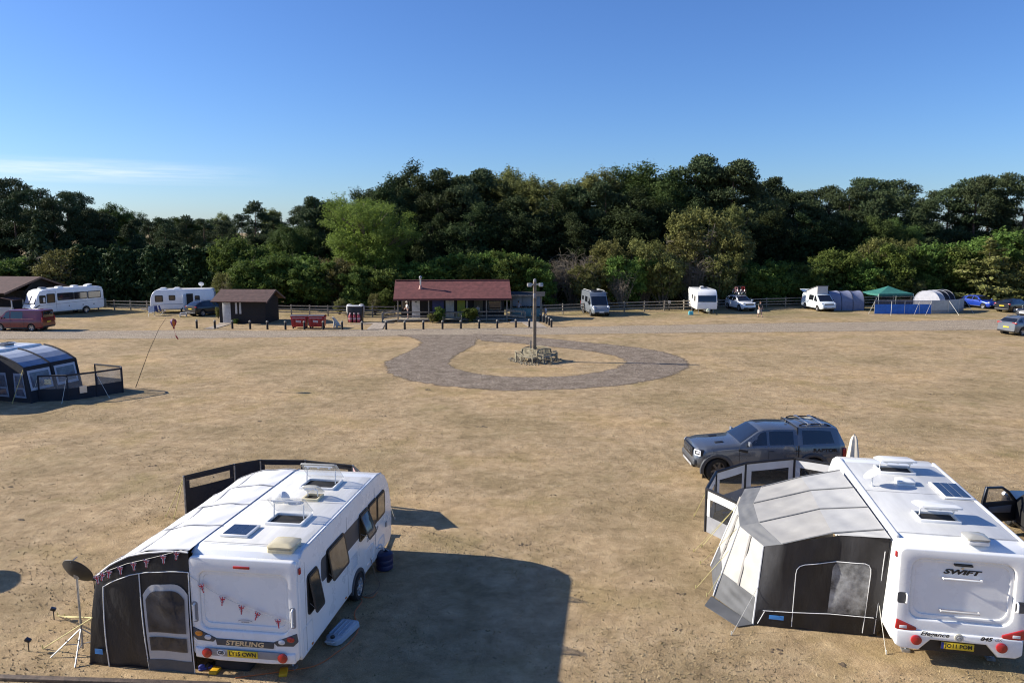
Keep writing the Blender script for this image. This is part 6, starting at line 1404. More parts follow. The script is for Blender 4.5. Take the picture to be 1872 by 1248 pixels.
# --- red roofed cabin with its veranda (local: x along the front, y away from the camera)
cb0 = G(727, 588); cabin = thing('cabin', 'timber cabin with a red shingle roof, veranda and coloured doors', 'building', (cb0.x, cb0.y, 0), R(4.5))
CLn, CD = 11.0, 5.4
b = B(); b.box((CLn / 2, .75, .16), (CLn - .3, 1.9, .12)); b.ob('veranda_floor', WOODG, cabin, bevel=.01)
b = B(); b.box((CLn / 2, 3.4, 1.25), (CLn - .5, 3.4, 2.5)); b.ob('wall', WOODD, cabin)
for k in range(30): b = B(); b.box((.45 + k * (CLn - .9) / 29, 1.69, 1.25), (.31, .025, 2.3)); b.ob('cladding_board', WOODD, cabin, bevel=.008, seg=1)
e0, e1, r0, r1 = V((-.35, -.45, 2.28)), V((CLn + .35, -.45, 2.28)), V((-.35, 2.6, 3.90)), V((CLn + .35, 2.6, 3.90)); k0, k1 = V((-.35, 5.6, 2.28)), V((CLn + .35, 5.6, 2.28))
b = B(); b.slab([e0, e1, r1, r0], .08); rf = b.ob('roof', SHING, cabin)
roof_courses(rf, e0, e1, r1, r0, 9, SHING)
b = B(); b.slab([k1, k0, r0, r1], .08); b.ob('roof', SHING, cabin)
b = B(); b.bar(r0 + V((0, 0, .06)), r1 + V((0, 0, .06)), .3, .05); b.ob('ridge_cap', SHING, cabin)
b = B(); b.box((CLn / 2, -.46, 2.20), (CLn + .7, .04, .16)); b.ob('fascia', M('dark_red_fascia', (.07, .02, .02), .7), cabin)
for x in (-.02, CLn + .02): b = B(); b.prism([(.6, 2.2), (5.2, 2.2), (2.6, 3.75)], x - .03, x + .03, lambda u, v, w: V((w, u, v))); b.ob('gable', WOODD, cabin)
for x in (.06, 3.1, 6.9, 8.85, CLn - .1): b = B(); b.box((x, -.12, 1.2), (.12, .12, 2.4)); b.ob('veranda_post', WOODG, cabin, bevel=.01)
for x0, x1, zz in ((.06, 3.1, (.55, .95)), (3.1, 6.9, (.95,)), (6.9, 8.85, (.55, .95)), (8.85, CLn - .1, (.55, .95)), (1.6, 1.7, (.55,))):
    for z in zz: b = B(); b.box(((x0 + x1) / 2, -.12, z), (x1 - x0, .05, .11)); b.ob('veranda_rail', WOODG, cabin, bevel=.008)
for x, w, z1, m_, lab in ((1.75, .82, 2.12, M('white_door_paint', (.72, .71, .68), .5), 'white door'), (4.0, 1.15, 2.1, M('blue_door_paint', (.04, .045, .16), .5), 'blue door'), (5.2, .85, 2.1, M('cream_door_paint', (.55, .53, .47), .5), 'cream double door'), (6.35, .80, 2.1, M('lime_door_paint', (.30, .34, .03), .5), 'lime yellow door'), (8.1, .9, 2.1, M('olive_door_paint', (.10, .085, .05), .6), 'brown door')):
    b = B(); b.box((x, 1.64, .22 + (z1 - .22) / 2), (w, .06, z1 - .22)); d = b.ob('door', m_, cabin, bevel=.01); d['label'] = lab
    b = B(); b.tube([(x + w / 2 - .1, 1.60, 1.05), (x + w / 2 - .1, 1.57, 1.05), (x + w / 2 - .22, 1.57, 1.05)], .014, 5); b.ob('handle', STEEL, d)
b = B(); b.box((1.75, 1.60, 1.82), (.2, .012, .1)); b.ob('door_sign', BLACK, cabin)
b = B(); b.box((5.2, 1.60, 1.1), (.03, .02, 1.7)); b.ob('door_astragal', GREY, cabin)
b = B(); b.box((.75, 1.66, 1.55), (.8, .06, .8)); wq = b.ob('window', WOODG, cabin); b = B(); b.box((.75, 1.62, 1.55), (.66, .02, .66)); b.ob('pane', GLASS, wq)
b = B(); b.box((9.8, 1.66, 1.4), (1.3, .06, .9)); wq = b.ob('window', WOODG, cabin); b = B(); b.box((9.8, 1.62, 1.4), (1.16, .02, .76)); b.ob('pane', GLASS, wq)
# flue pipe and its flashing
b = B(); b.lathe([(.24, -.02), (.16, .1), (.12, .3), (.10, .34)], 14, (2.28, 1.25, 3.18)); fl = b.ob('flue_flashing', M('terracotta_flashing', (.45, .2, .15), .5), cabin)
b = B(); b.tube([(2.28, 1.25, 3.3), (2.28, 1.25, 4.25)], .085, 12); b.ob('flue_pipe', ALU, cabin)
b = B(); b.lathe([(.10, 0), (.15, .05), (.15, .16), (.06, .26), (.005, .28)], 12, (2.28, 1.25, 4.22)); b.ob('flue_cowl', STEEL, cabin)
# ramps with rails at both ends
for sx, xa, xb in ((-1, .0, -1.5), (1, CLn - .05, CLn + 1.75)):
    b = B(); b.slab([V((xa, -.1, .2)), V((xa, 1.3, .2)), V((xb, 1.3, .03)), V((xb, -.1, .03))], .06); b.ob('ramp', WOODG, cabin)
    for yy in (-.1, 1.3):
        for dz in (.5, .95): b = B(); b.bar((xa, yy, dz + .05), (xb, yy, dz - .12), .05, .11); b.ob('ramp_rail', WOODG, cabin)
        b = B(); b.box((xb, yy, .45), (.12, .12, .95)); b.ob('ramp_post', WOODG, cabin, bevel=.01)
# --- brown roofed shed with the white door
sh0 = G(402, 591); shed = thing('shed', 'dark timber shed with a brown roof and narrow white door', 'building', (sh0.x, sh0.y, 0), R(-4))
SLn = 4.6
b = B(); b.box((SLn / 2, 1.75, 1.15), (SLn, 3.4, 2.3)); b.ob('wall', WOODD, shed)
for k in range(10): b = B(); b.box((SLn / 2, .04, .14 + k * .23), (SLn + .02, .02, .22)); b.ob('cladding_board', WOODD, shed, bevel=.006, seg=1)
for k in range(10): b = B(); b.box((SLn + .012, 1.75, .14 + k * .23), (.02, 3.4, .22)); b.ob('cladding_board', WOODD, shed, bevel=.006, seg=1)
e0, e1, r0, r1 = V((-.5, -.75, 2.18)), V((SLn + .45, -.75, 2.18)), V((-.5, 1.75, 3.18)), V((SLn + .45, 1.75, 3.18)); k0, k1 = V((-.5, 4.2, 2.18)), V((SLn + .45, 4.2, 2.18))
b = B(); b.slab([e0, e1, r1, r0], .08); rf = b.ob('roof', SHINB, shed); roof_courses(rf, e0, e1, r1, r0, 7, SHINB)
b = B(); b.slab([k1, k0, r0, r1], .08); b.ob('roof', SHINB, shed)
for x in (.0, SLn): b = B(); b.prism([(.05, 2.28), (3.45, 2.28), (1.75, 3.0)], x - .02, x + .02, lambda u, v, w: V((w, u, v))); b.ob('gable', WOODD, shed)
for a, c in ((e1, r1), (r1, k1)): b = B(); b.bar(a + V((.02, 0, -.04)), c + V((.02, 0, -.04)), .05, .16); b.ob('barge_board', M('brown_barge_board', (.16, .10, .075), .7), shed)
DW = M('greyed_white_paint', (.50, .50, .49), .55, var=.1)
b = B(); b.box((.75, .0, 1.08), (.82, .06, 2.05)); d = b.ob('door', DW, shed, bevel=.01); b = B(); b.ball((1.05, -.05, 1.05), .035, 6); b.ob('handle', STEEL, d)
for x in (1.72, 2.12): b = B(); b.box((x, -.0, 1.5), (.2, .05, 1.1)); b.ob('shutter', DW, shed, bevel=.01)
# --- timber building with a veranda at the picture's edge
tb0 = G(-118, 577); tbd = thing('timber_building', 'dark timber building with a brown roof and white veranda posts behind the red van', 'building', (tb0.x, tb0.y, 0), R(-6))
b = B(); b.box((3.6, 4.9, 1.3), (10.6, 6.0, 2.6)); b.ob('wall', WOODD, tbd)
e0, e1, r0, r1 = V((-2.5, -.2, 2.45)), V((7.2, -.2, 2.45)), V((-2.5, 4.0, 3.95)), V((9.4, 4.0, 3.95)); k1, k0 = V((9.6, 8.4, 2.5)), V((-2.5, 8.4, 2.5)); e1 = V((8.3, -.2, 2.45))
b = B(); b.slab([e0, e1, r1, r0], .1); rf = b.ob('roof', SHINB, tbd); roof_courses(rf, e0, e1, r1, r0, 8, SHINB)
b = B(); b.slab([k1, k0, r0, r1], .1); b.ob('roof', SHINB, tbd)
b = B(); b.prism([(1.9, 2.5), (7.9, 2.5), (4.0, 3.9)], 8.86, 8.92, lambda u, v, w: V((w, u, v))); b.ob('gable', WOODD, tbd)
for a, c in ((e1, r1), (r1, k1)): b = B(); b.bar(a + V((.03, 0, -.05)), c + V((.03, 0, -.05)), .05, .2); b.ob('barge_board', M('brown_barge_board', (.16, .10, .075), .7), tbd)
for x in (3.3, 4.6, 5.5, 6.6): b = B(); b.box((x, .1, 1.2), (.16, .16, 2.4)); b.ob('veranda_post', DW, tbd, bevel=.01)
for k in range(12): b = B(); b.box((8.92, 2.2 + k * .48, 1.2), (.03, .46, 2.3)); b.ob('cladding_board', WOODD, tbd, bevel=.008, seg=1)
b = B(); b.box((7.6, -.3, .55), (3.4, .06, .95)); b.ob('screen_panel', LGRYFAB, tbd, bevel=.01)
b = B(); b.slab([V((8.0, -.4, 2.0)), V((9.4, -.4, 1.75)), V((9.4, 1.4, 1.75)), V((8.0, 1.4, 2.0))], .06); b.ob('lean_to_roof', SHINB, tbd)
for yy in (-.35, 1.3): b = B(); b.box((9.2, yy, .88), (.1, .1, 1.76)); b.ob('lean_to_post', DW, tbd, bevel=.01)
b = B(); b.tube([(-.2, 4.0, 3.9), (-.2, 4.0, 5.6)], .02, 6); b.tube([(-.9, 4.0, 5.5), (.8, 4.0, 5.5)], .02, 5); b.ob('roof_aerial', STEEL, tbd)
# --- open fronted shelter with blue notice boards
st0 = G(932, 584); shl = thing('notice_shelter', 'open timber shelter with pale blue notice boards beside the red roofed cabin', 'shelter', (st0.x, st0.y + 1.0, 0), R(-4))
for x in (.1, 3.2):
    for y in (0, 1.3): b = B(); b.box((x, y, 1.22), (.14, .14, 2.44)); b.ob('post', WOODG, shl, bevel=.01)
b = B(); b.slab([V((-.25, -.4, 2.42)), V((3.6, -.4, 2.42)), V((3.6, 1.7, 2.62)), V((-.25, 1.7, 2.62))], .10); b.ob('roof', WOODD, shl)
b = B(); b.box((1.67, -.42, 2.42), (3.85, .05, .16)); b.ob('fascia', WOODG, shl)
BLB = M('pale_blue_board', (.20, .27, .36), .5, var=.1); TEAL = M('teal_counter_panel', (.13, .26, .27), .5, var=.1)
for k in range(3): b = B(); b.box((.68 + k, 1.22, 1.72), (.98, .05, 1.1)); b.ob('notice_board', BLB, shl, bevel=.01)
for k in range(3): b = B(); b.box((.68 + k, .85, .56), (.98, .05, .85)); b.ob('counter_panel', TEAL, shl, bevel=.01)
b = B(); b.box((1.67, 1.0, 1.0), (3.0, .55, .05)); b.ob('counter_top', WOODG, shl, bevel=.01)
for k, x in enumerate((1.5, 1.68, 1.95)): b = B(); b.lathe([(.05, 0), (.05, .16), (.02, .22), (.02, .26)], 10, (x, .95, 1.025)); tag(b.ob('bottle', M('dark_bottle', (.03, .035, .05), .2)), 'dark bottle standing on the shelter counter', 'bottle', 'bottles on the counter').matrix_world = shl.matrix_basis.copy()
# ---------------------------------------------------------------- post and rail fences
POST_ME = None
def fence(label, pts, h=1.1, gap=2.3, rails=3):
    global POST_ME
    r = thing('post_and_rail_fence', label, 'fence'); w = [G(*p) for p in pts]
    if POST_ME is None: t = B(); t.box((0, 0, .58), (.12, .10, 1.2)); POST_ME = t.mesh('post', bevel=.01)
    for a, c in zip(w, w[1:]):
        n = max(1, round((c - a).length / gap)); ang = math.atan2(c.y - a.y, c.x - a.x)
        for i in range(n + (c is w[-1])):
            p = a.lerp(c, i / n); o = link('post', POST_ME, WOODG, r); o.location = (p.x, p.y, 0); o.rotation_euler = (random.uniform(-.02, .02), random.uniform(-.02, .02), ang)
        for i in range(n):
            p, q = a.lerp(c, i / n), a.lerp(c, (i + 1) / n)
            for k in range(rails):
                z = h * (.95 - k * .30) + random.uniform(-.015, .015); t = B(); off = V((math.sin(ang) * .07, -math.cos(ang) * .07, 0)); t.bar(p + V((0, 0, z)) + off, q + V((0, 0, z + random.uniform(-.02, .02))) + off, .04, .11); t.ob('rail', WOODG, r, smooth=0)
    return r
fence('weathered post and rail fence between the motorhome and the white caravan', [(180, 566), (300, 569), (395, 571)])
fence('weathered post and rail fence between the brown shed and the red roofed cabin', [(500, 576), (600, 578), (722, 579)])
fence('weathered post and rail fence running from the notice shelter past the caravans and tents', [(990, 576), (1141, 570), (1250, 567), (1401, 562), (1470, 560), (1600, 558.5), (1760, 557)])
# ---------------------------------------------------------------- bollards along the track
BO = thing('bollard', 'short dark timber bollard with a pale cap beside the gravel track', 'bollard', (0, 0, 0), 0, 'bollards beside the track')
t = B(); t.lathe([(.10, 0), (.10, .62), (.095, .66)], 12); t.ob('post', WOODD, BO)
t = B(); t.lathe([(.10, .66), (.115, .67), (.115, .74), (.06, .80), (.004, .82)], 12); t.ob('cap', M('pale_bollard_cap', (.26, .235, .19), .7), BO)
BP = [(360, 600), (393, 600.5), (425, 601), (457.5, 601.5), (489, 602), (522, 602.5), (556.5, 602.5), (591, 602.5), (625.5, 602.5), (662, 603), (706, 602.5), (740, 602.5), (774, 602), (809, 601.5), (842.5, 601), (876, 600.5), (909, 600), (943, 599), (967.5, 598.5), (1008, 598), (1003.8, 594.5), (999, 592), (993.5, 589.5), (988, 587.5)]
for i, p in enumerate(BP):
    g_ = G(*p)
    lab = None if i < 19 else 'short dark timber bollard with a pale cap along the shelter path'
    if i == 0: BO.location = g_
    else:
        o = dup(BO, g_, random.random(), lab)
        if lab: o['group'] = 'bollards along the shelter path'
# ---------------------------------------------------------------- wheelie bins
def big_bin(label, px, py, rz):
    g_ = G(px, py); r = thing('waste_bin', label, 'bin', (g_.x, g_.y + .5, 0), rz, 'red waste bins'); r.scale = (.84, .9, .98)
    t = B(); t.box((0, 0, .66), (1.55, .95, .95), top=(1.14, 1.12)); t.ob('body', REDP, r, bevel=.03)
    t = B(); t.box((0, 0, 1.16), (1.86, 1.14, .06)); t.ob('rim', REDP, r, bevel=.02)
    t = B(); t.grid(lambda u, v: V((lerp(-.92, .92, u), lerp(-.58, .58, v), 1.20 + .12 * math.sin(math.pi * v))), 6, 6); t.ob('lid', M('grey_red_bin_lid', (.11, .09, .09), .6), r, smooth=60)
    for k in (-.5, 0, .5): t = B(); t.box((k, -.52, .6), (.05, .05, .75), Matrix.Rotation(R(4), 3, 'X')); t.ob('rib', REDP, r)
    t = B(); t.slab([V((-.30, -.555, .82)), V((.24, -.555, .76)), V((.24, -.54, .58)), V((-.30, -.54, .62))], .01); lb = t.ob('sticker', M('white_sticker', (.65, .64, .62), .5), r)
    for z in (.72, .66): t = B(); t.bar((-.24, -.566, z + .02), (.16, -.566, z - .02), .01, .02); t.ob('sticker_print', REDF, lb)
    t = B(); t.box((0, -.57, 1.02), (1.4, .02, .07)); t.ob('reflective_strip', M('pale_strip', (.5, .3, .3), .5), r)
    for x in (-.65, .65):
        for y in (-.36, .36): t = B(); t.lathe([(.1, -.03), (.1, .03)], 12, (x, y, .1), Matrix.Rotation(R(90), 3, 'X')); t.box((x, y, .17), (.06, .09, .06)); t.ob('castor', BLACK, r)
    for s in (-1, 1): t = B(); t.tube([(s * .88, -.2, 1.0), (s * .98, 0, 1.0), (s * .88, .2, 1.0)], .03, 6); t.ob('lifting_lug', STEEL, r)
big_bin('red wheeled waste bin beside the shed path', 546, 601, R(2)); big_bin('red wheeled waste bin beside the white dog', 578, 601, R(-2))
# gas bottle cage with a white tank behind it
gc = G(649, 589); r = thing('gas_bottle_cabinet', 'black gas bottle cabinet with three red bottles in front of white tanks', 'cabinet', (gc.x, gc.y, 0), R(-2))
t = B(); t.box((0, .3, .78), (1.45, .6, 1.56)); t.ob('cabinet_box', BLACK, r, bevel=.02)
t = B(); t.box((0, .1, 1.62), (1.55, .8, .08)); t.ob('cabinet_lid', PLASW, r, bevel=.02)
RB = M('red_gas_bottle', (.42, .06, .07), .45); PKL = M('pink_label', (.6, .42, .42), .5)
for k in (-.42, 0, .42):
    t = B(); t.lathe([(.13, .0), (.16, .03), (.16, .60), (.11, .72), (.05, .76)], 14, (k, -.18, .05)); o = t.ob('gas_bottle', RB, r)
    t = B(); t.lathe([(.09, .78), (.09, .90), (.07, .90), (.07, .78)], 12, (k, -.18, .05)); t.ob('valve_shroud', PKL, o); t = B(); t.lathe([(.164, .25), (.164, .42)], 14, (k, -.18, .05)); t.ob('bottle_label', PKL, o)
for px, lab in ((638, 'round ended white tank on the shed side of the gas bottle cabinet'), (660, 'round ended white tank on the cabin side of the gas bottle cabinet')):
    g_ = G(px, 580); t = B(); t.lathe([(.10, -.62), (.34, -.56), (.45, -.38), (.48, 0), (.45, .38), (.34, .56), (.10, .62)], 16, (0, 0, .98)); o = thing('storage_tank', lab, 'tank', (g_.x, g_.y + .4, 0)); o.scale = (.72, .72, .86); t.ob('tank_shell', M('dull_white_tank', (.45, .45, .43), .5, var=.1), o)
    for s in (-1, 1): t = B(); t.box((s * .3, 0, .22), (.08, .5, .44)); t.ob('tank_foot', STEEL, o)
# ---------------------------------------------------------------- lamp post and the ring of benches
lp = G(977, 660); lam = thing('lamp_post', 'tall square timber lamp post with twin floodlights between the benches', 'lamp post', lp, R(8))
b = B(); b.box((0, 0, 2.75), (.24, .24, 5.5), top=(.85, .85)); b.ob('post', M('lamp_post_timber', (.24, .19, .13), .8, var=.25, scale=4, bump=.4, bscale=20), lam, bevel=.02)
b = B(); b.box((0, -.02, 5.32), (.9, .10, .10)); b.ob('cross_arm', STEEL, lam)
for s in (-1, 1):
    b = B(); b.box((s * .40, -.16, 5.30), (.30, .16, .22), Matrix.Rotation(R(-30), 3, 'X')); o = b.ob('floodlight', M('grey_floodlight', (.38, .37, .34), .5), lam, bevel=.02); b = B(); b.box((s * .40, -.235, 5.265), (.25, .01, .17), Matrix.Rotation(R(-30), 3, 'X')); b.ob('lens', LAMPW, o)
b = B(); b.lathe([(.10, 0), (.10, .16), (.04, .2)], 10, (0, 0, 5.5)); b.ob('sensor', GREY, lam)
b = B(); b.box((-.05, -.17, 4.55), (.14, .12, .34)); b.ob('junction_box', GREY, lam, bevel=.015)
b = B(); b.box((-.32, -.3, .75), (.09, .09, 1.5)); b.ob('cable_post', WOODG, lam, bevel=.01)
BW = M('bench_timber', (.29, .255, .17), .8, var=.2, scale=5, bump=.4, bscale=30)
def bench(label, loc, rz, w=1.55):
    """front faces -y in its own axes"""
    r = thing('bench', label, 'bench', loc, rz, None)
    for k in range(4): t = B(); t.box((0, -.18 + k * .115, .43), (w - .08, .095, .03)); t.ob('seat_slat', BW, r, bevel=.006, seg=1)
    for k in range(13):
        x = -w / 2 + .14 + k * (w - .28) / 12; hgt = .32 + .10 * math.cos(math.pi * (x / w)); t = B(); t.box((x, .27 + hgt * .12, .50 + hgt / 2), (.055, .02, hgt), Matrix.Rotation(R(-12), 3, 'X')); t.ob('back_slat', BW, r)
    t = B(); t.tube([(-w / 2 + .05 + (w - .1) * k / 8, .335, .84 + .10 * math.sin(math.pi * k / 8)) for k in range(9)], .035, 5); t.ob('top_rail', BW, r)
    t = B(); t.box((0, .255, .50), (w - .1, .05, .07)); t.ob('back_rail', BW, r, bevel=.006)
    for s in (-1, 1):
        t = B(); t.box((s * (w / 2 - .035), -.24, .31), (.065, .065, .62)); t.ob('leg', BW, r, bevel=.006)
        t = B(); t.bar((s * (w / 2 - .035), .24, 0), (s * (w / 2 - .035), .34, .88), .065, .065); t.ob('leg', BW, r, bevel=.006)
        t = B(); t.box((s * (w / 2 - .035), .02, .64), (.075, .62, .04)); t.ob('arm_rest', BW, r, bevel=.008)
        t = B(); t.box((s * (w / 2 - .035), .02, .38), (.05, .5, .06)); t.ob('side_rail', BW, r)
    return r
for a, lab in ((-42, 'slatted bench by the lamp post facing the field, on the track entrance side'), (48, 'slatted bench by the lamp post facing the field, on the shadow side'), (138, 'slatted bench by the lamp post facing the wood, on the shadow side'), (228, 'slatted bench by the lamp post facing the cabin')):
    q = R(a); bench(lab, (lp.x + 1.02 * math.sin(q) + .12, lp.y - 1.02 * math.cos(q) + .1, 0), q)
bench('long slatted bench in front of the red roofed cabin', G(827, 589.5), R(3), 1.9)
# ---------------------------------------------------------------- far caravans and the motorhome
def small_caravan(label, loc, rz, L, W, H, door=None):
    r = thing('caravan', label, 'caravan', loc, rz); caravan_body(r, L, W, [(q[0] - L / 2, q[1]) for q in body_profile(L, H, .42, .2, .9, .55)], bev=.07)
    for s in (-1, 1): wheel(r, -.1, s * (W / 2 - .10), .32, .2, 5)
    b = B(); b.box((0, 0, .34), (L - .6, .14, .14)); b.tube([(L / 2 - .2, .4, .36), (L / 2 + 1.1, 0, .42)], .04, 6); b.tube([(L / 2 - .2, -.4, .36), (L / 2 + 1.1, 0, .42)], .04, 6); b.tube([(L / 2 + .7, .08, .5), (L / 2 + .7, .08, .02)], .03, 6); b.ob('chassis', STEEL, r)
    for x, y in ((-L / 2 + .4, .8), (-L / 2 + .4, -.8), (L / 2 - .6, .8), (L / 2 - .6, -.8)): b = B(); b.tube([(x, y, .42), (x, y, .0)], .03, 6); b.ob('corner_steady', STEEL, r)
    return r
cv3 = small_caravan('compact white caravan with a wide dark front window beside the white car', (G(1283, 569).x, G(1283, 569).y, 0), R(-92), 5.2, 2.2, 2.58)
b = B(); b.grid(lambda u, v: V((2.612 - .145 * v ** 1.3, lerp(-.98, .98, u), lerp(1.28, 1.98, v))), 8, 5); b.ob('front_window', GLASS, cv3, smooth=60)
side_window(cv3, 1.2, 1.7, 1.3, 1.85, -1.1); side_window(cv3, -.2, .2, 1.5, 1.9, -1.1); side_window(cv3, 1.0, 1.7, 1.3, 1.85, 1.1)
rooflight(cv3, (.4, 0), .6, .8, 2.58, 0, 'far', DKGREY, PLASW, False); rooflight(cv3, (-1.4, .2), .4, .4, 2.58, 0, 'far', PLASW, PLASW, False)
b = B(); b.lathe([(.2, 0), (.22, .05), (.2, .12), (.03, .18)], 14, (3.2, 0, .42), Matrix.Rotation(R(90), 3, 'Y')); b.ob('hitch_cover', M('green_cream_cover', (.5, .55, .4), .6), cv3)
b = B(); b.box((-1.9, -1.115, 2.4), (.2, .02, .12)); b.ob('roof_marker', DKGREY, cv3)
for k, (px, py) in enumerate(((1261, 575.5), (1265, 575.5))):
    g_ = G(px, py); t = B(); t.box((0, 0, .19), (.22, .34, .36)); t.lathe([(.04, .36), (.04, .42)], 8, (0, .08, 0)); t.tube([(0, -.12, .37), (0, -.1, .43), (0, .02, .43)], .02, 5); o = t.ob('water_carrier', M('aqua_plastic', (.08, .48, .58), .4), None, bevel=.03); o.location = (g_.x, g_.y, 0); tag(o, 'aqua blue water carrier beside the compact white caravan', 'water carrier', 'aqua water carriers')
cv4 = small_caravan('white caravan with its door open beside the black car', (G(333, 571).x, G(333, 571).y + .6, 0), R(197), 6.6, 2.25, 2.6)
sy = 1.125
for x0, x1, z0, z1 in ((2.0, 2.75, 1.3, 1.95), (.75, 1.35, 1.45, 1.95), (-1.75, -1.3, 1.05, 1.85)): side_window(cv4, x0, x1, z0, z1, sy)
b = B(); b.box((-.75, sy + .01, 1.25), (.68, .03, 1.72)); dd = b.ob('doorway', M('dark_cabin', (.012, .011, .010), .7), cv4); b = B(); b.slab([V((-.4, sy + .02, .4)), V((-.4, sy + .02, 2.1)), V((-.1, sy + .65, 2.1)), V((-.1, sy + .65, .4))], .05); b.ob('door', WHITE, cv4, bevel=.02)
b = B(); b.box((-3.31, 0, 1.6), (.03, 1.7, 1.1)); b.ob('rear_window', M('pale_blue_blind', (.42, .48, .58), .3), cv4, bevel=.01)
rooflight(cv4, (.6, .1), .6, .8, 2.6, 0, 'far', PLASW, PLASW, False); rooflight(cv4, (2., .1), .6, .8, 2.6, 0, 'far', PLASW, PLASW, False)
b = B(); b.lathe([(.02, .0), (.22, .05), (.30, .12), (.22, .09), (.02, .04)], 18, (-1.9, 0, 3.0), Matrix.Rotation(R(50), 3, 'X')); b.tube([(-1.9, 0, 2.6), (-1.9, 0, 3.0)], .025, 6); b.ob('satellite_dish', PLASW, cv4)
b = B(); b.box((0, sy + .02, 1.0), (6.0, .01, .04)); b.ob('side_stripe', GREY, cv4)
sg = G(335, 579); r = thing('caravan_step', 'white plastic two tread step in front of the white caravan door', 'step', (sg.x, sg.y, 0), R(15))
for k, (y, z) in enumerate(((0, .2), (.28, .4))): b = B(); b.box((0, y, z), (.6, .3, .04)); b.ob('tread', PLASW, r, bevel=.01)
for s in (-1, 1): b = B(); b.prism([(-.2, 0), (-.14, .22), (.14, .42), (.42, .42), (.46, 0)], s * .3 - .02, s * .3 + .02, lambda u, v, w: V((w, u, v))); b.ob('side_frame', PLASW, r)
# A-class motorhome
mh0 = G(128, 571); mh = thing('motorhome', 'long white coach built motorhome with a dark window band beside the timber building', 'motorhome', (-48.9, 83.4, 0), R(238))
ML, MW = 7.6, 2.3
prof = [(-3.75, .5), (-3.8, .9), (-3.78, 2.4), (-3.62, 2.78), (-3.3, 2.88), (1.6, 2.88), (2.6, 2.80), (3.05, 2.62), (3.25, 2.3), (3.42, 1.75), (3.58, 1.28), (3.75, 1.1), (3.82, .8), (3.72, .42), (3.3, .38), (-3.3, .42)]
b = B(); b.prism(prof, -MW / 2, MW / 2, lambda u, v, w: V((u, w, v))); b.ob('body', WHITE, mh, bevel=.10, seg=3, smooth=35, bang=65)
b = B(); b.grid(lambda u, v: V((lerp(3.60, 3.22, v) + .012 - .05 * abs(u - .5) ** 2, lerp(-1.03, 1.03, u), lerp(1.32, 2.32, v))), 8, 5); ws = b.ob('windscreen', GLASS, mh, smooth=60)
for s in (-1, 1): b = B(); b.grid(lambda u, v: V((lerp(3.61, 3.24, v) + .018, s * lerp(.10, .96, u), lerp(1.40, 2.24, v))), 4, 4); b.ob('silver_blind', M('silver_blind', (.36, .37, .45), .6, var=.1), ws, smooth=60)
for s in (-1, 1):
    yw = s * MW / 2
    for x0, x1, z0, z1 in ((-3.4, -2.0, 1.62, 2.34), (-1.9, -.5, 1.62, 2.34), (-.42, 1.25, 1.62, 2.34)): side_window(mh, x0, x1, z0, z1, yw, 0, GLASS)
    side_window(mh, 1.55, 2.35, 1.42, 2.34, yw, 0, GLASS); side_window(mh, 2.5, 3.1, 1.42, 2.2, yw, 0, GLASS)
    b = B(); b.box((2.75, s * (MW / 2 + .2), 1.75), (.14, .26, .5)); b.ob('wing_mirror', PLASW, mh, bevel=.04)
    b = B(); b.tube([(1.42, yw, .5), (1.42, yw, 2.55), (2.2, yw, 2.6)], .016, 4); b.ob('door_seam', GREY, mh)
    b = B(); b.bar((3.3, yw, 1.15), (-3.7, yw, 1.42), .02, .03); b.ob('side_stripe', GREY, mh)
    for x in (-2.6, -1.4, .1): b = B(); b.box((x, yw, .95), (.12, .03, .10)); b.ob('service_hatch', DKGREY, mh)
    b = B(); b.prism([(3.62, 1.0), (3.1, 1.28), (3.05, 1.2), (3.6, .88)], -.01, .02, lambda u, v, w: V((u + .03, s * (MW / 2 + w), v))); b.ob('headlight', DKGREY, mh)
    for x in (2.5, -1.7):
        b = B(); b.prism([(x + .44 * math.cos(R(k * 15)), .36 + .44 * math.sin(R(k * 15))) for k in range(13)], -.01, .008, lambda u, v, w: V((u, s * (MW / 2 + w), v))); b.ob('wheel_well', BLACK, mh)
        wheel(mh, x, s * (MW / 2 - .08), .36, .22, 6)
b = B(); b.box((3.80, 0, .82), (.05, 1.5, .18)); b.ob('grille', BLACK, mh, bevel=.02)
for x, y in ((.6, .3), (-1.2, 0), (-2.6, .2), (2.2, 0)): rooflight(mh, (x, y), .6, .7, 2.88, 10 if x < -2 else 0, 'far', DKGREY if x > 1 else PLASW, PLASW, False)
b = B(); b.box((-4.05, 0, .95), (.45, 1.5, .9)); b.ob('rear_box', M('green_grey_box', (.10, .13, .12), .5), mh, bevel=.03)
# ---------------------------------------------------------------- caravan and inflatable awning at the picture's edge
BLF = M('blue_grey_awning_fabric', (.22, .27, .36), .7, var=.1, bump=.3, bscale=3); BLP = M('pale_blue_grey_fabric', (.42, .47, .55), .7, var=.06, bump=.3, bscale=3); NV = M('navy_black_fabric', (.014, .017, .026), .75, var=.2, bump=.4, bscale=4)
cv5 = small_caravan('white caravan behind the blue grey inflatable awning', (-28.75, 40.45, 0), R(253.7), 6.6, 2.3, 2.62)
rooflight(cv5, (-1.5, .3), .6, .8, 2.62, 0, 'far', DKGREY, PLASW, False); rooflight(cv5, (-.2, -.2), .4, .4, 2.62, 12, 'far', PLASW, PLASW, True); solar(cv5, (-2.4, -.5), .6, .5, 2.62)
for s in (-1, 1): side_window(cv5, .8, 1.8, 1.4, 2.0, s * 1.15)
ia = thing('inflatable_awning', 'blue grey inflatable awning with black ribs and clear windows beside a white caravan', 'awning', (0, 0, 0))
ang = R(73.7); ua, wa = V((math.cos(ang), math.sin(ang), 0)), V((math.sin(ang), -math.cos(ang), 0))
org = V((-26.62, 43.1, 0))   # far end of the awning where it meets the caravan
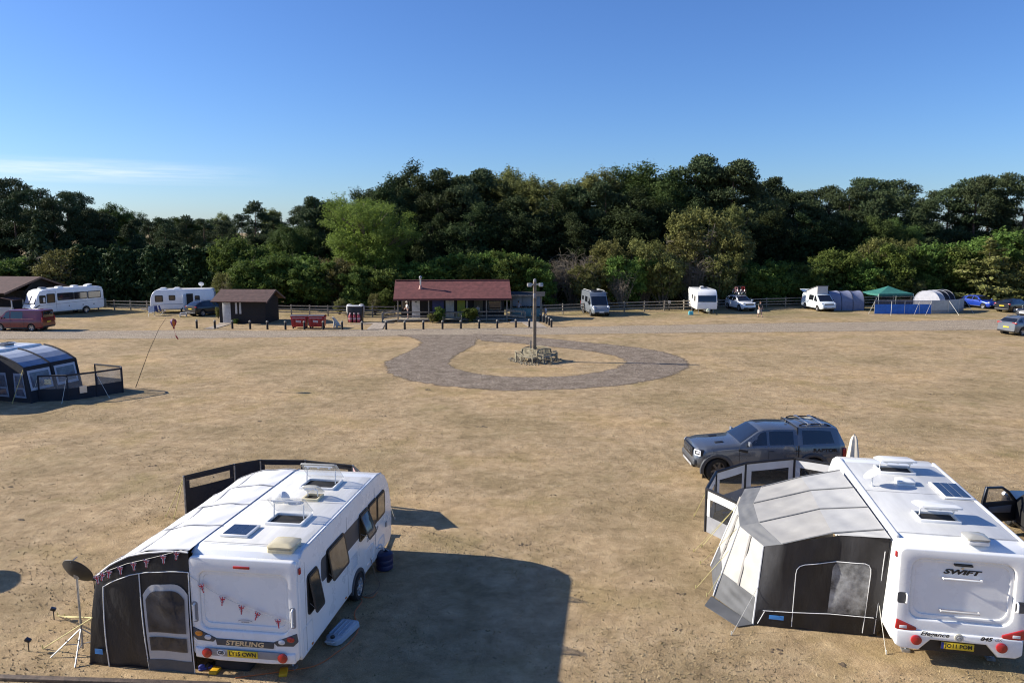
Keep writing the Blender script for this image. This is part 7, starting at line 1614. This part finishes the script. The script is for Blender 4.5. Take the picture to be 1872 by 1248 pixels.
csx = [(0, 2.52), (.55, 2.44), (1.05, 2.30), (1.6, 2.10), (2.15, 1.82)]
def ip(k, s): return org - ua * s + wa * csx[k][0] + V((0, 0, csx[k][1]))
fb = lambda s: org - ua * s + wa * 2.5
SEG = [0, 1.65, 3.3]
for j in range(2):
    a, c = SEG[j], SEG[j + 1]
    for k in range(4):
        t = B(); t.grid(lambda u, v: ip(k, lerp(a, c, u)).lerp(ip(k + 1, lerp(a, c, u)), v) - V((0, 0, .03 * math.sin(math.pi * u))), 6, 3); t.ob('roof_panel', BLP if k in (0, 1) else BLF, ia, smooth=60)
    t = B(); t.grid(lambda u, v: ip(4, lerp(a, c, u)).lerp(fb(lerp(a, c, u)), v), 6, 5); t.ob('front_wall', NV, ia, smooth=60)
    def wp(u0, u1, v0, v1, d):
        q = B(); q.grid(lambda u, v: ip(4, lerp(a, c, lerp(u0, u1, u))).lerp(fb(lerp(a, c, lerp(u0, u1, u))), lerp(v0, v1, v)) + wa * d, 6, 5); return q
    wf = wp(.08, .92, .08, .66, .02).ob('window', BLP, ia, smooth=60); wp(.15, .85, .15, .58, .03).ob('window_film', M('blue_film', (.10, .12, .17), .15, var=.4, scale=2), wf, smooth=60)
for s in SEG: t = B(); t.tube([ip(k, s) + V((0, 0, .03)) for k in range(5)] + [fb(s)], .05, 6); t.ob('air_rib', NV, ia)
t = B(); t.tube([ip(4, s) + V((0, 0, .02)) for s in SEG], .05, 6); t.ob('air_rib', NV, ia)
for s in (0, 3.3): t = B(); t.add([ip(k, s) for k in range(5)] + [fb(s), org - ua * s], [(6, 0, 1, 2, 3, 4, 5)]); t.ob('end_wall', NV, ia, smooth=0)
def ewp(y0, y1, z0, z1, d): e_ = org - ua * (3.3 + d); q = B(); q.slab([e_ + wa * y0 + V((0, 0, z1)), e_ + wa * (y1 - .12) + V((0, 0, z1)), e_ + wa * y1 + V((0, 0, z0)), e_ + wa * y0 + V((0, 0, z0))], .01); return q
for y0, y1 in ((.15, 1.05), (1.45, 2.2)):
    wf = ewp(y0, y1, .25, 1.55, .02).ob('window', BLF, ia); ewp(y0 + .12, y1 - .1, .80, 1.42, .035).ob('window_film', M('blue_film', (.10, .12, .17), .15), wf); ewp(y0 + .12, y1 - .08, .36, .70, .035).ob('window_film', M('blue_film', (.10, .12, .17), .15), wf)
# curved windbreak beside it
w5 = [V(q) for q in ((-25.0, 39.7, 0), (-23.6, 39.9, 0), (-22.6, 40.9, 0), (-21.75, 42.0, 0), (-22.1, 42.6, 0), (-24.0, 43.4, 0))]
wb5 = windbreak('windbreak', 'navy windbreak with clear upper panels in front of the inflatable awning', w5, 1.35, FILM, NV, None, NV, .52, FILM, .1, .045)
fly = w5[0].lerp(w5[1], .35); t = B()
for q in range(4): t.ball((fly.x + .12 * math.cos(R(45 + 90 * q)), fly.y - .05, 1.05 + .1 * math.sin(R(45 + 90 * q))), (.11, .012, .08), 6)
tag(t.ob('butterfly_decoration', M('cream_decoration', (.7, .62, .4), .6)), 'cream butterfly ornament on the clear panel of the navy windbreak', 'ornament')
t = B(); t.slab([V((-23.15, 40.22, .70)), V((-22.9, 40.47, .70)), V((-22.9, 40.47, .32)), V((-23.15, 40.22, .32))], .02); tag(t.ob('silver_bag', ALU), 'silver bag hanging on the navy windbreak', 'bag')
for q in ((55, 735, 0), (113, 738, 1), (200, 727, 2)): rope('guy_line', 'grey guy line holding the navy windbreak', V((w5[q[2]].x, w5[q[2]].y, 1.3)), G(q[0], q[1]), WROPE, .012, 'navy windbreak guy lines')
rope('guy_line', 'pale storm strap on the corner of the inflatable awning', ip(4, 3.3), G(22, 738), YROPE, .02)
# bent flag pole with a balloon spinner
fp = G(248, 708); r = thing('flag_pole', 'thin leaning pole standing in the field beside the navy windbreak', 'pole', (0, 0, 0))
tip = at_depth(303, 582, fp.y - .5); b = B(); b.tube([fp, fp.lerp(tip, .5) + V((-.12, 0, .05)), tip.lerp(fp, .15) + V((-.1, 0, .05)), tip], [.022, .016, .011, .008], 6); b.ob('pole_rod', M('dark_pole', (.05, .04, .03), .5), r)
sb_ = tip + V((.42, 0, -.15)); sp_ = thing('balloon_spinner', 'red and purple balloon wind spinner with a tail hanging from the leaning pole', 'wind spinner', sb_)
b = B(); b.tube([V((-.42, 0, .15)), V((-.1, 0, .2)), V((0, 0, .1))], .006, 4); b.ob('cord', BLACK, sp_)
SPC = [M('spinner_%d' % k, c_, .6) for k, c_ in enumerate(((.35, .03, .03), (.10, .03, .16), (.55, .16, .02), (.28, .02, .04)))]
for k in range(8):
    pf = [(.02, .14), (.14, .08), (.19, -.03), (.14, -.18), (.03, -.36)]; b = B(); a0, a1 = k * math.pi / 4, (k + 1) * math.pi / 4
    b.add([V((r_ * math.cos(a), r_ * math.sin(a), z)) for r_, z in pf for a in (a0, a1)], [(2 * i, 2 * i + 1, 2 * i + 3, 2 * i + 2) for i in range(4)]); b.ob('gore', SPC[k % 4], sp_)
b = B(); b.tube([V((0, 0, -.36)), V((.03, 0, -.6)), V((.1, 0, -.78))], .006, 4); b.box((0, 0, -.4), (.08, .08, .07)); b.ob('basket', SPC[3], sp_)
b = B(); b.ball((.14, 0, -.92), (.04, .04, .16), 6, Matrix.Rotation(R(-30), 3, 'Y')); b.ob('tail', SPC[0], sp_)
# ---------------------------------------------------------------- tents, gazebo, windbreaks by the fence
def tunnel(name, label, loc, rz, L, W, H, mats, bands, ribmat, ends=True):
    r = thing(name, label, 'tent', loc, rz)
    def f(x, a, k=1.): e = .5; return V((x, W / 2 * math.copysign(abs(math.cos(a)) ** .8, math.cos(a)) * k, H * abs(math.sin(a)) ** .75 * k))
    for i in range(bands):
        x0, x1 = -L / 2 + L * i / bands, -L / 2 + L * (i + 1) / bands; t = B(); t.grid(lambda u, v: f(lerp(x0, x1, u), math.pi * v, 1 - .035 * math.sin(math.pi * u)), 5, 18); t.ob('fly_sheet', mats[i % len(mats)], r, smooth=60)
    for i in range(bands + 1): x = -L / 2 + L * i / bands; t = B(); t.tube([f(x, math.pi * k / 18) for k in range(19)], .035, 5); t.ob('pole_sleeve', ribmat, r)
    for s in (-1, 1): t = B(); t.add([f(s * L / 2, math.pi * k / 18) for k in range(19)], [tuple(range(19))]); o = t.ob('end_panel', mats[0], r, smooth=0)
    return r
GT = M('grey_blue_tent_fabric', (.20, .22, .31), .6, var=.1, bump=.3, bscale=3); GT2 = M('pale_grey_tent_fabric', (.42, .43, .48), .6, var=.08, bump=.3, bscale=3)
g_ = G(1546, 567); tunnel('drive_away_awning', 'grey blue arched drive away awning beside the white campervan', (g_.x, g_.y + 1.2, 0), R(2), 3.9, 3.0, 2.15, [GT], 3, NV)
g_ = G(1722, 562); tn = tunnel('tunnel_tent', 'pale grey tunnel tent with a dark blue rear behind the grey windbreak', (g_.x - .3, g_.y + 1.2, 0), R(35), 3.6, 3.2, 1.95, [GT2, NV, NV], 3, GT2)
g_ = G(1585, 555); folding_chair('red camping chair between the arched awning and the green gazebo', (g_.x - .5, g_.y - 1.0, 0), R(-80), REDF)
gz = G(1621, 567); gaz = thing('gazebo', 'green pop up gazebo with a pyramid roof behind the blue windbreak', 'gazebo', (gz.x, gz.y, 0), R(6)); GRN = M('green_gazebo_fabric', (.035, .17, .135), .7, var=.12, bump=.3, bscale=3); W2 = 2.05
cs_ = [V((-W2, -1.6, 2.02)), V((W2, -1.6, 2.02)), V((W2, 1.6, 2.02)), V((-W2, 1.6, 2.02))]; apex = V((0, 0, 2.78))
for i in range(4):
    a, c = cs_[i], cs_[(i + 1) % 4]; t = B(); t.grid(lambda u, v: a.lerp(c, u).lerp(apex, v) - V((0, 0, .12 * math.sin(math.pi * v) * .6)), 6, 6); t.ob('roof_panel', GRN, gaz, smooth=30)
    t = B(); t.slab([a, c, c - V((0, 0, .25)), a - V((0, 0, .25))], .01); t.ob('valance', GRN, gaz); t = B(); t.tube([V((a.x, a.y, 0)), a], .03, 6); t.ob('leg', M('pale_gazebo_leg', (.42, .46, .42), .5), gaz)
for (px, py), i in (((1588, 574), 0), ((1673, 569), 1)): rope('guy_line', 'pale guy line of the green gazebo', V((gz.x, gz.y, 0)) + Matrix.Rotation(R(6), 3, 'Z') @ cs_[i], G(px, py), WROPE, .012, 'gazebo guy lines')
BLW = M('blue_windbreak_cloth', (.03, .16, .56), .65, var=.12, bump=.5, bscale=4); BLD = M('blue_grey_mesh', (.05, .06, .10), .6, alpha=.7)
w6 = [G(x, 573.5) for x in (1598, 1629, 1653, 1680, 1702)]
windbreak('windbreak', 'bright blue windbreak with a dark mesh top in front of the green gazebo', w6, 1.42, BLD, GT, None, BLW, .26, BLD, .1, .025, postmat=ALU)
for (px, py), i in (((1671, 575.5), 3), ((1628.5, 577), 1), ((1692, 576), 4), ((1588, 572), 0)): rope('guy_line', 'white guy line of the bright blue windbreak', V((w6[i].x, w6[i].y, 1.4)), G(px, py), WROPE, .018, 'blue windbreak guy lines')
w7 = [G(*p) for p in ((1702, 573), (1733, 572.5), (1752, 570.5), (1761, 567))]
LGW = M('pale_green_grey_cloth', (.44, .46, .44), .65, var=.1, bump=.5, bscale=4); DGW = M('stone_grey_cloth', (.30, .29, .27), .65, var=.1, bump=.5, bscale=4)
windbreak('windbreak', 'pale grey windbreak with a dark hem beside the blue hatchback', w7, 1.42, LGW, GT2, None, DGW, .74, LGW, .1, .025, postmat=ALU)
for (px, py), i in (((1753, 576), 1), ((1780, 573), 3)): rope('guy_line', 'white guy line of the pale grey windbreak', V((w7[i].x, w7[i].y, 1.4)), G(px, py), WROPE, .018, 'grey windbreak guy lines')
# sun chairs heaped in front of the white caravan
for k, (px, py, rz, m_, lab) in enumerate(((277, 578, 20, M('white_chair_cloth', (.6, .6, .6), .7), 'white camping chair at the end of the heap by the white caravan'), (288, 577, 60, M('navy_chair_cloth', (.05, .055, .16), .7), 'navy blue camping chair in the middle of the heap by the white caravan'), (299, 576, 100, M('purple_chair_cloth', (.10, .10, .24), .7), 'purple blue camping chair of the heap closest to the white caravan nose'))):
    g_ = G(px, py); folding_chair(lab, (g_.x, g_.y, 0), R(rz - 90), m_, 'camping chairs by the white caravan')
# white sign and tap on the fence
g_ = G(1222, 567); r = thing('water_tap', 'black water tap stand with a white sign on the fence', 'tap', (g_.x, g_.y - .3, 0)); b = B(); b.box((0, 0, .5), (.12, .12, 1.0)); b.ob('stand', WOODD, r, bevel=.01); b = B(); b.box((0, -.08, 1.0), (.3, .03, .26)); b.ob('sign', WPLATE, r); b = B(); b.tube([(0, -.06, .7), (0, -.2, .7), (0, -.2, .62)], .02, 6); b.ob('spout', STEEL, r)
# shrubs planted along the cabin front
def bush(label, loc, H, kind='shrub', wide=.8, var=0):
    Hh, c, t, lf, bk = PROTO[kind][var]; r = thing('shrub', label, 'shrub', loc, random.random() * 6); s = H / Hh; r.scale = (s * wide, s * wide, s); link('trunk', t, bk, r); link('crown', c, lf, r)
bush('low dark shrub in front of the cabin veranda beside the blue door', G(803, 589), 1.5, 'shrub', 1.0, 0); bush('low dark shrub between the long bench and the cabin veranda post', G(862, 588.5), 1.6, 'shrub', 1.0, 1); bush('small pale shrub at the veranda corner next to the white door', G(790, 590), .95, 'olive', .9, 2); bush('small shrub in front of the shed beside its step', G(431, 592), .5, 'shrub', 1.2, 2); bush('pale shrub between the black car and the brown shed', G(399, 582), 1.1, 'olive', .6, 0)
# ================================================================ people and the dog
def skinned(name, joints, edges, mat, parent, sub=2):
    me = bpy.data.meshes.new(name); me.from_pydata([j[0] for j in joints], edges, []); o = bpy.data.objects.new(name, me); COL.objects.link(o)
    sk = o.modifiers.new('skin', 'SKIN'); sk.use_smooth_shade = True
    for i, j in enumerate(joints): r_ = j[1] if isinstance(j[1], tuple) else (j[1], j[1]); me.skin_vertices[0].data[i].radius = r_
    me.skin_vertices[0].data[0].use_root = True
    sb2 = o.modifiers.new('sub', 'SUBSURF'); sb2.levels = sb2.render_levels = sub
    dg = bpy.context.evaluated_depsgraph_get(); dg.update(); nm = bpy.data.meshes.new_from_object(o.evaluated_get(dg)); bpy.data.objects.remove(o); nm.name = name
    nm.materials.clear(); nm.materials.append(mat); nm.shade_smooth(); return link(name, nm, None, parent)
SKIN = M('skin', (.50, .30, .22), .55, var=.08)
def person(label, loc, rz, top, bottom, hair, hat=None, arms=((.25, -.05, -.5), (.25, .05, -.5)), stride=.12, H=1.72, shorts=True, lean=0., bag=None):
    """faces +x; body one continuous surface, clothes fitted over it"""
    r = thing('person', label, 'person', loc, rz); s = H / 1.72
    def P(x, y, z): return (x * s + lean * max(0, z - .9) * s, y * s, z * s)
    J = [(P(0, 0, .95), (.13, .10)), (P(0, 0, 1.12), (.13, .10)), (P(0, 0, 1.32), (.16, .11)), (P(0, 0, 1.45), (.07, .07)), (P(.01, 0, 1.52), (.05, .05)), (P(.02, 0, 1.60), (.078, .092)), (P(.02, 0, 1.68), (.06, .072))]
    E_ = [(0, 1), (1, 2), (2, 3), (3, 4), (4, 5), (5, 6)]
    for k, sg in enumerate((1, -1)):
        n = len(J); a = arms[k]; sh = (0, sg * .19, 1.40); el = (a[0] * .35, sg * .24, 1.40 - .27); wr = (a[0], sg * (.22 + a[1] * sg), 1.40 + a[2])
        J += [(P(*sh), .06), (P(*el), .042), (P(*wr), .03), (P(wr[0] + .03, wr[1], wr[2] - .08), (.035, .02))]; E_ += [(2, n), (n, n + 1), (n + 1, n + 2), (n + 2, n + 3)]
        n = len(J); d = stride * sg; J += [(P(d * .1, sg * .09, .86), .09), (P(d * .6, sg * .10, .48), .06), (P(d, sg * .10, .08), .04), (P(d + .13, sg * .11, .035), (.035, .04))]; E_ += [(0, n), (n, n + 1), (n + 1, n + 2), (n + 2, n + 3)]
    skinned('body', J, E_, SKIN, r)
    # shirt
    n0 = 3; K = [(P(0, 0, .92), (.145, .125)), (P(0, 0, 1.12), (.15, .125)), (P(0, 0, 1.33), (.18, .13)), (P(0, 0, 1.46), (.075, .08))]; Ek = [(0, 1), (1, 2), (2, 3)]
    for k, sg in enumerate((1, -1)): a = arms[k]; n = len(K); K += [(P(0, sg * .19, 1.40), .08), (P(a[0] * .25, sg * .235, 1.40 - .19), .066)]; Ek += [(2, n), (n, n + 1)]
    skinned('shirt', K, Ek, top, r)
    Q = [(P(0, 0, .96), (.15, .125)), (P(0, 0, .88), (.15, .12))]; Eq = [(0, 1)]
    for sg in (1, -1):
        d = stride * sg; n = len(Q); Q += [(P(d * .1, sg * .09, .80), .105), (P(d * .55, sg * .10, .50 if shorts else .48), .085 if shorts else .075)]; Eq += [(1, n), (n, n + 1)]
        if not shorts: Q += [(P(d, sg * .10, .10), .06)]; Eq += [(n + 1, n + 2)]
    skinned('shorts' if shorts else 'trousers', Q, Eq, bottom, r)
    for sg in (1, -1): d = stride * sg; t = B(); t.ball(P(d + .06, sg * .105, .04), (.14 * s, .05 * s, .042 * s), 8); t.ob('shoe', BLACK if not hat else PLASW, r)
    t = B(); t.ball(P(.0, 0, 1.655), (.095 * s, .085 * s, .095 * s), 8); t.ob('hair', hair, r)
    t = B(); t.ball(P(.115, 0, 1.61), (.02, .012, .02), 6); t.ob('nose', SKIN, r)
    if hat: t = B(); t.lathe([(.17, 0), (.18, .01), (.105, .025), (.10, .10), (.06, .13), (.004, .135)], 14, P(.01, 0, 1.66)); t.ob('hat', hat, r)
    if bag: t = B(); t.box(P(arms[1][0], -.24, .62), (.3, .12, .34)); t.tube([P(arms[1][0] - .08, -.24, .78), P(arms[1][0], -.24, .88), P(arms[1][0] + .08, -.24, .78)], .01, 4); t.ob('bag', bag, r, bevel=.02)
    return r
HB, HG = M('brown_hair', (.06, .04, .025), .7), M('grey_hair', (.45, .44, .42), .7)
WS, NS, DT = M('white_shirt', (.62, .61, .58), .8, var=.08), M('navy_shorts', (.025, .03, .06), .8), M('dark_green_top', (.04, .05, .045), .8)
def cabin_pt(x, y): return to_world(cabin, (x, y, 0))
q = cabin_pt(1.0, .55); person('person in a white shirt and pale hat working on the cabin veranda', (q.x, q.y, .22), R(205), WS, NS, HG, M('pale_hat', (.62, .6, .54), .8), ((.38, 0, -.36), (.3, 0, -.42)), .06, lean=.12)
q = G(948, 581.5); person('person in a pale top and dark shorts standing at the notice shelter counter', (q.x, q.y + .9, 0), R(80), M('pale_lilac_top', (.50, .48, .52), .8), NS, HB, None, ((.36, 0, -.3), (.32, 0, -.34)), .05)
q = G(1389, 579.5); person('person in a dark top and pale shorts walking past the white car', (q.x, q.y, 0), R(-70), DT, M('beige_shorts', (.42, .36, .30), .8), HB, None, ((.2, 0, -.52), (.1, 0, -.55)), .2, 1.66, bag=M('pale_bag', (.55, .5, .45), .8))
q = cabin_pt(8.0, .45); person('person in a cream top standing behind the cabin veranda rail', (q.x, q.y, .22), R(-100), M('cream_top', (.42, .38, .32), .8), NS, HB, None, ((.12, 0, -.5), (.12, 0, -.5)), .05, 1.3)
q = G(997, 579); person('small child in white beside the shelter path bollards', (q.x, q.y, 0), R(-60), WS, M('pale_shorts', (.5, .5, .5), .8), HB, None, ((.1, 0, -.5), (.1, 0, -.5)), .1, 1.05)
# shaggy white dog sitting by the bins
dg0 = G(614, 598.5); dog = thing('dog', 'shaggy white dog sitting on the grass beside the red bins', 'dog', dg0, R(205)); FUR = M('shaggy_white_fur', (.60, .57, .50), .95, var=.25, scale=14, bump=1., bscale=30); dog.scale = (1.15, 1.15, 1.15)
J = [((-.22, 0, .20), (.18, .17)), ((-.10, 0, .36), (.17, .16)), ((.06, 0, .55), (.16, .15)), ((.12, 0, .70), (.11, .11)), ((.20, 0, .82), (.12, .12)), ((.33, 0, .78), (.065, .06)), ((-.38, 0, .10), .05), ((-.52, .08, .12), .05)]
E_ = [(0, 1), (1, 2), (2, 3), (3, 4), (4, 5), (0, 6), (6, 7)]
for sg in (1, -1):
    n = len(J); J += [((.10, sg * .10, .42), .08), ((.14, sg * .11, .18), .055), ((.16, sg * .11, .05), .05), ((.22, sg * .11, .035), .045)]; E_ += [(2, n), (n, n + 1), (n + 1, n + 2), (n + 2, n + 3)]
    n = len(J); J += [((-.18, sg * .16, .22), .12), ((.02, sg * .19, .22), .09), ((-.12, sg * .19, .06), .055), ((.04, sg * .19, .04), .05)]; E_ += [(0, n), (n, n + 1), (n + 1, n + 2), (n + 2, n + 3)]
skinned('body', J, E_, FUR, dog)
for sg in (1, -1): t = B(); t.ball((.17, sg * .11, .80), (.05, .03, .09), 6); t.ob('ear', FUR, dog); t = B(); t.ball((.30, sg * .05, .86), (.014, .014, .014), 5); t.ob('eye', BLACK, dog)
t = B(); t.ball((.40, 0, .79), (.024, .026, .02), 6); t.ob('nose', BLACK, dog)
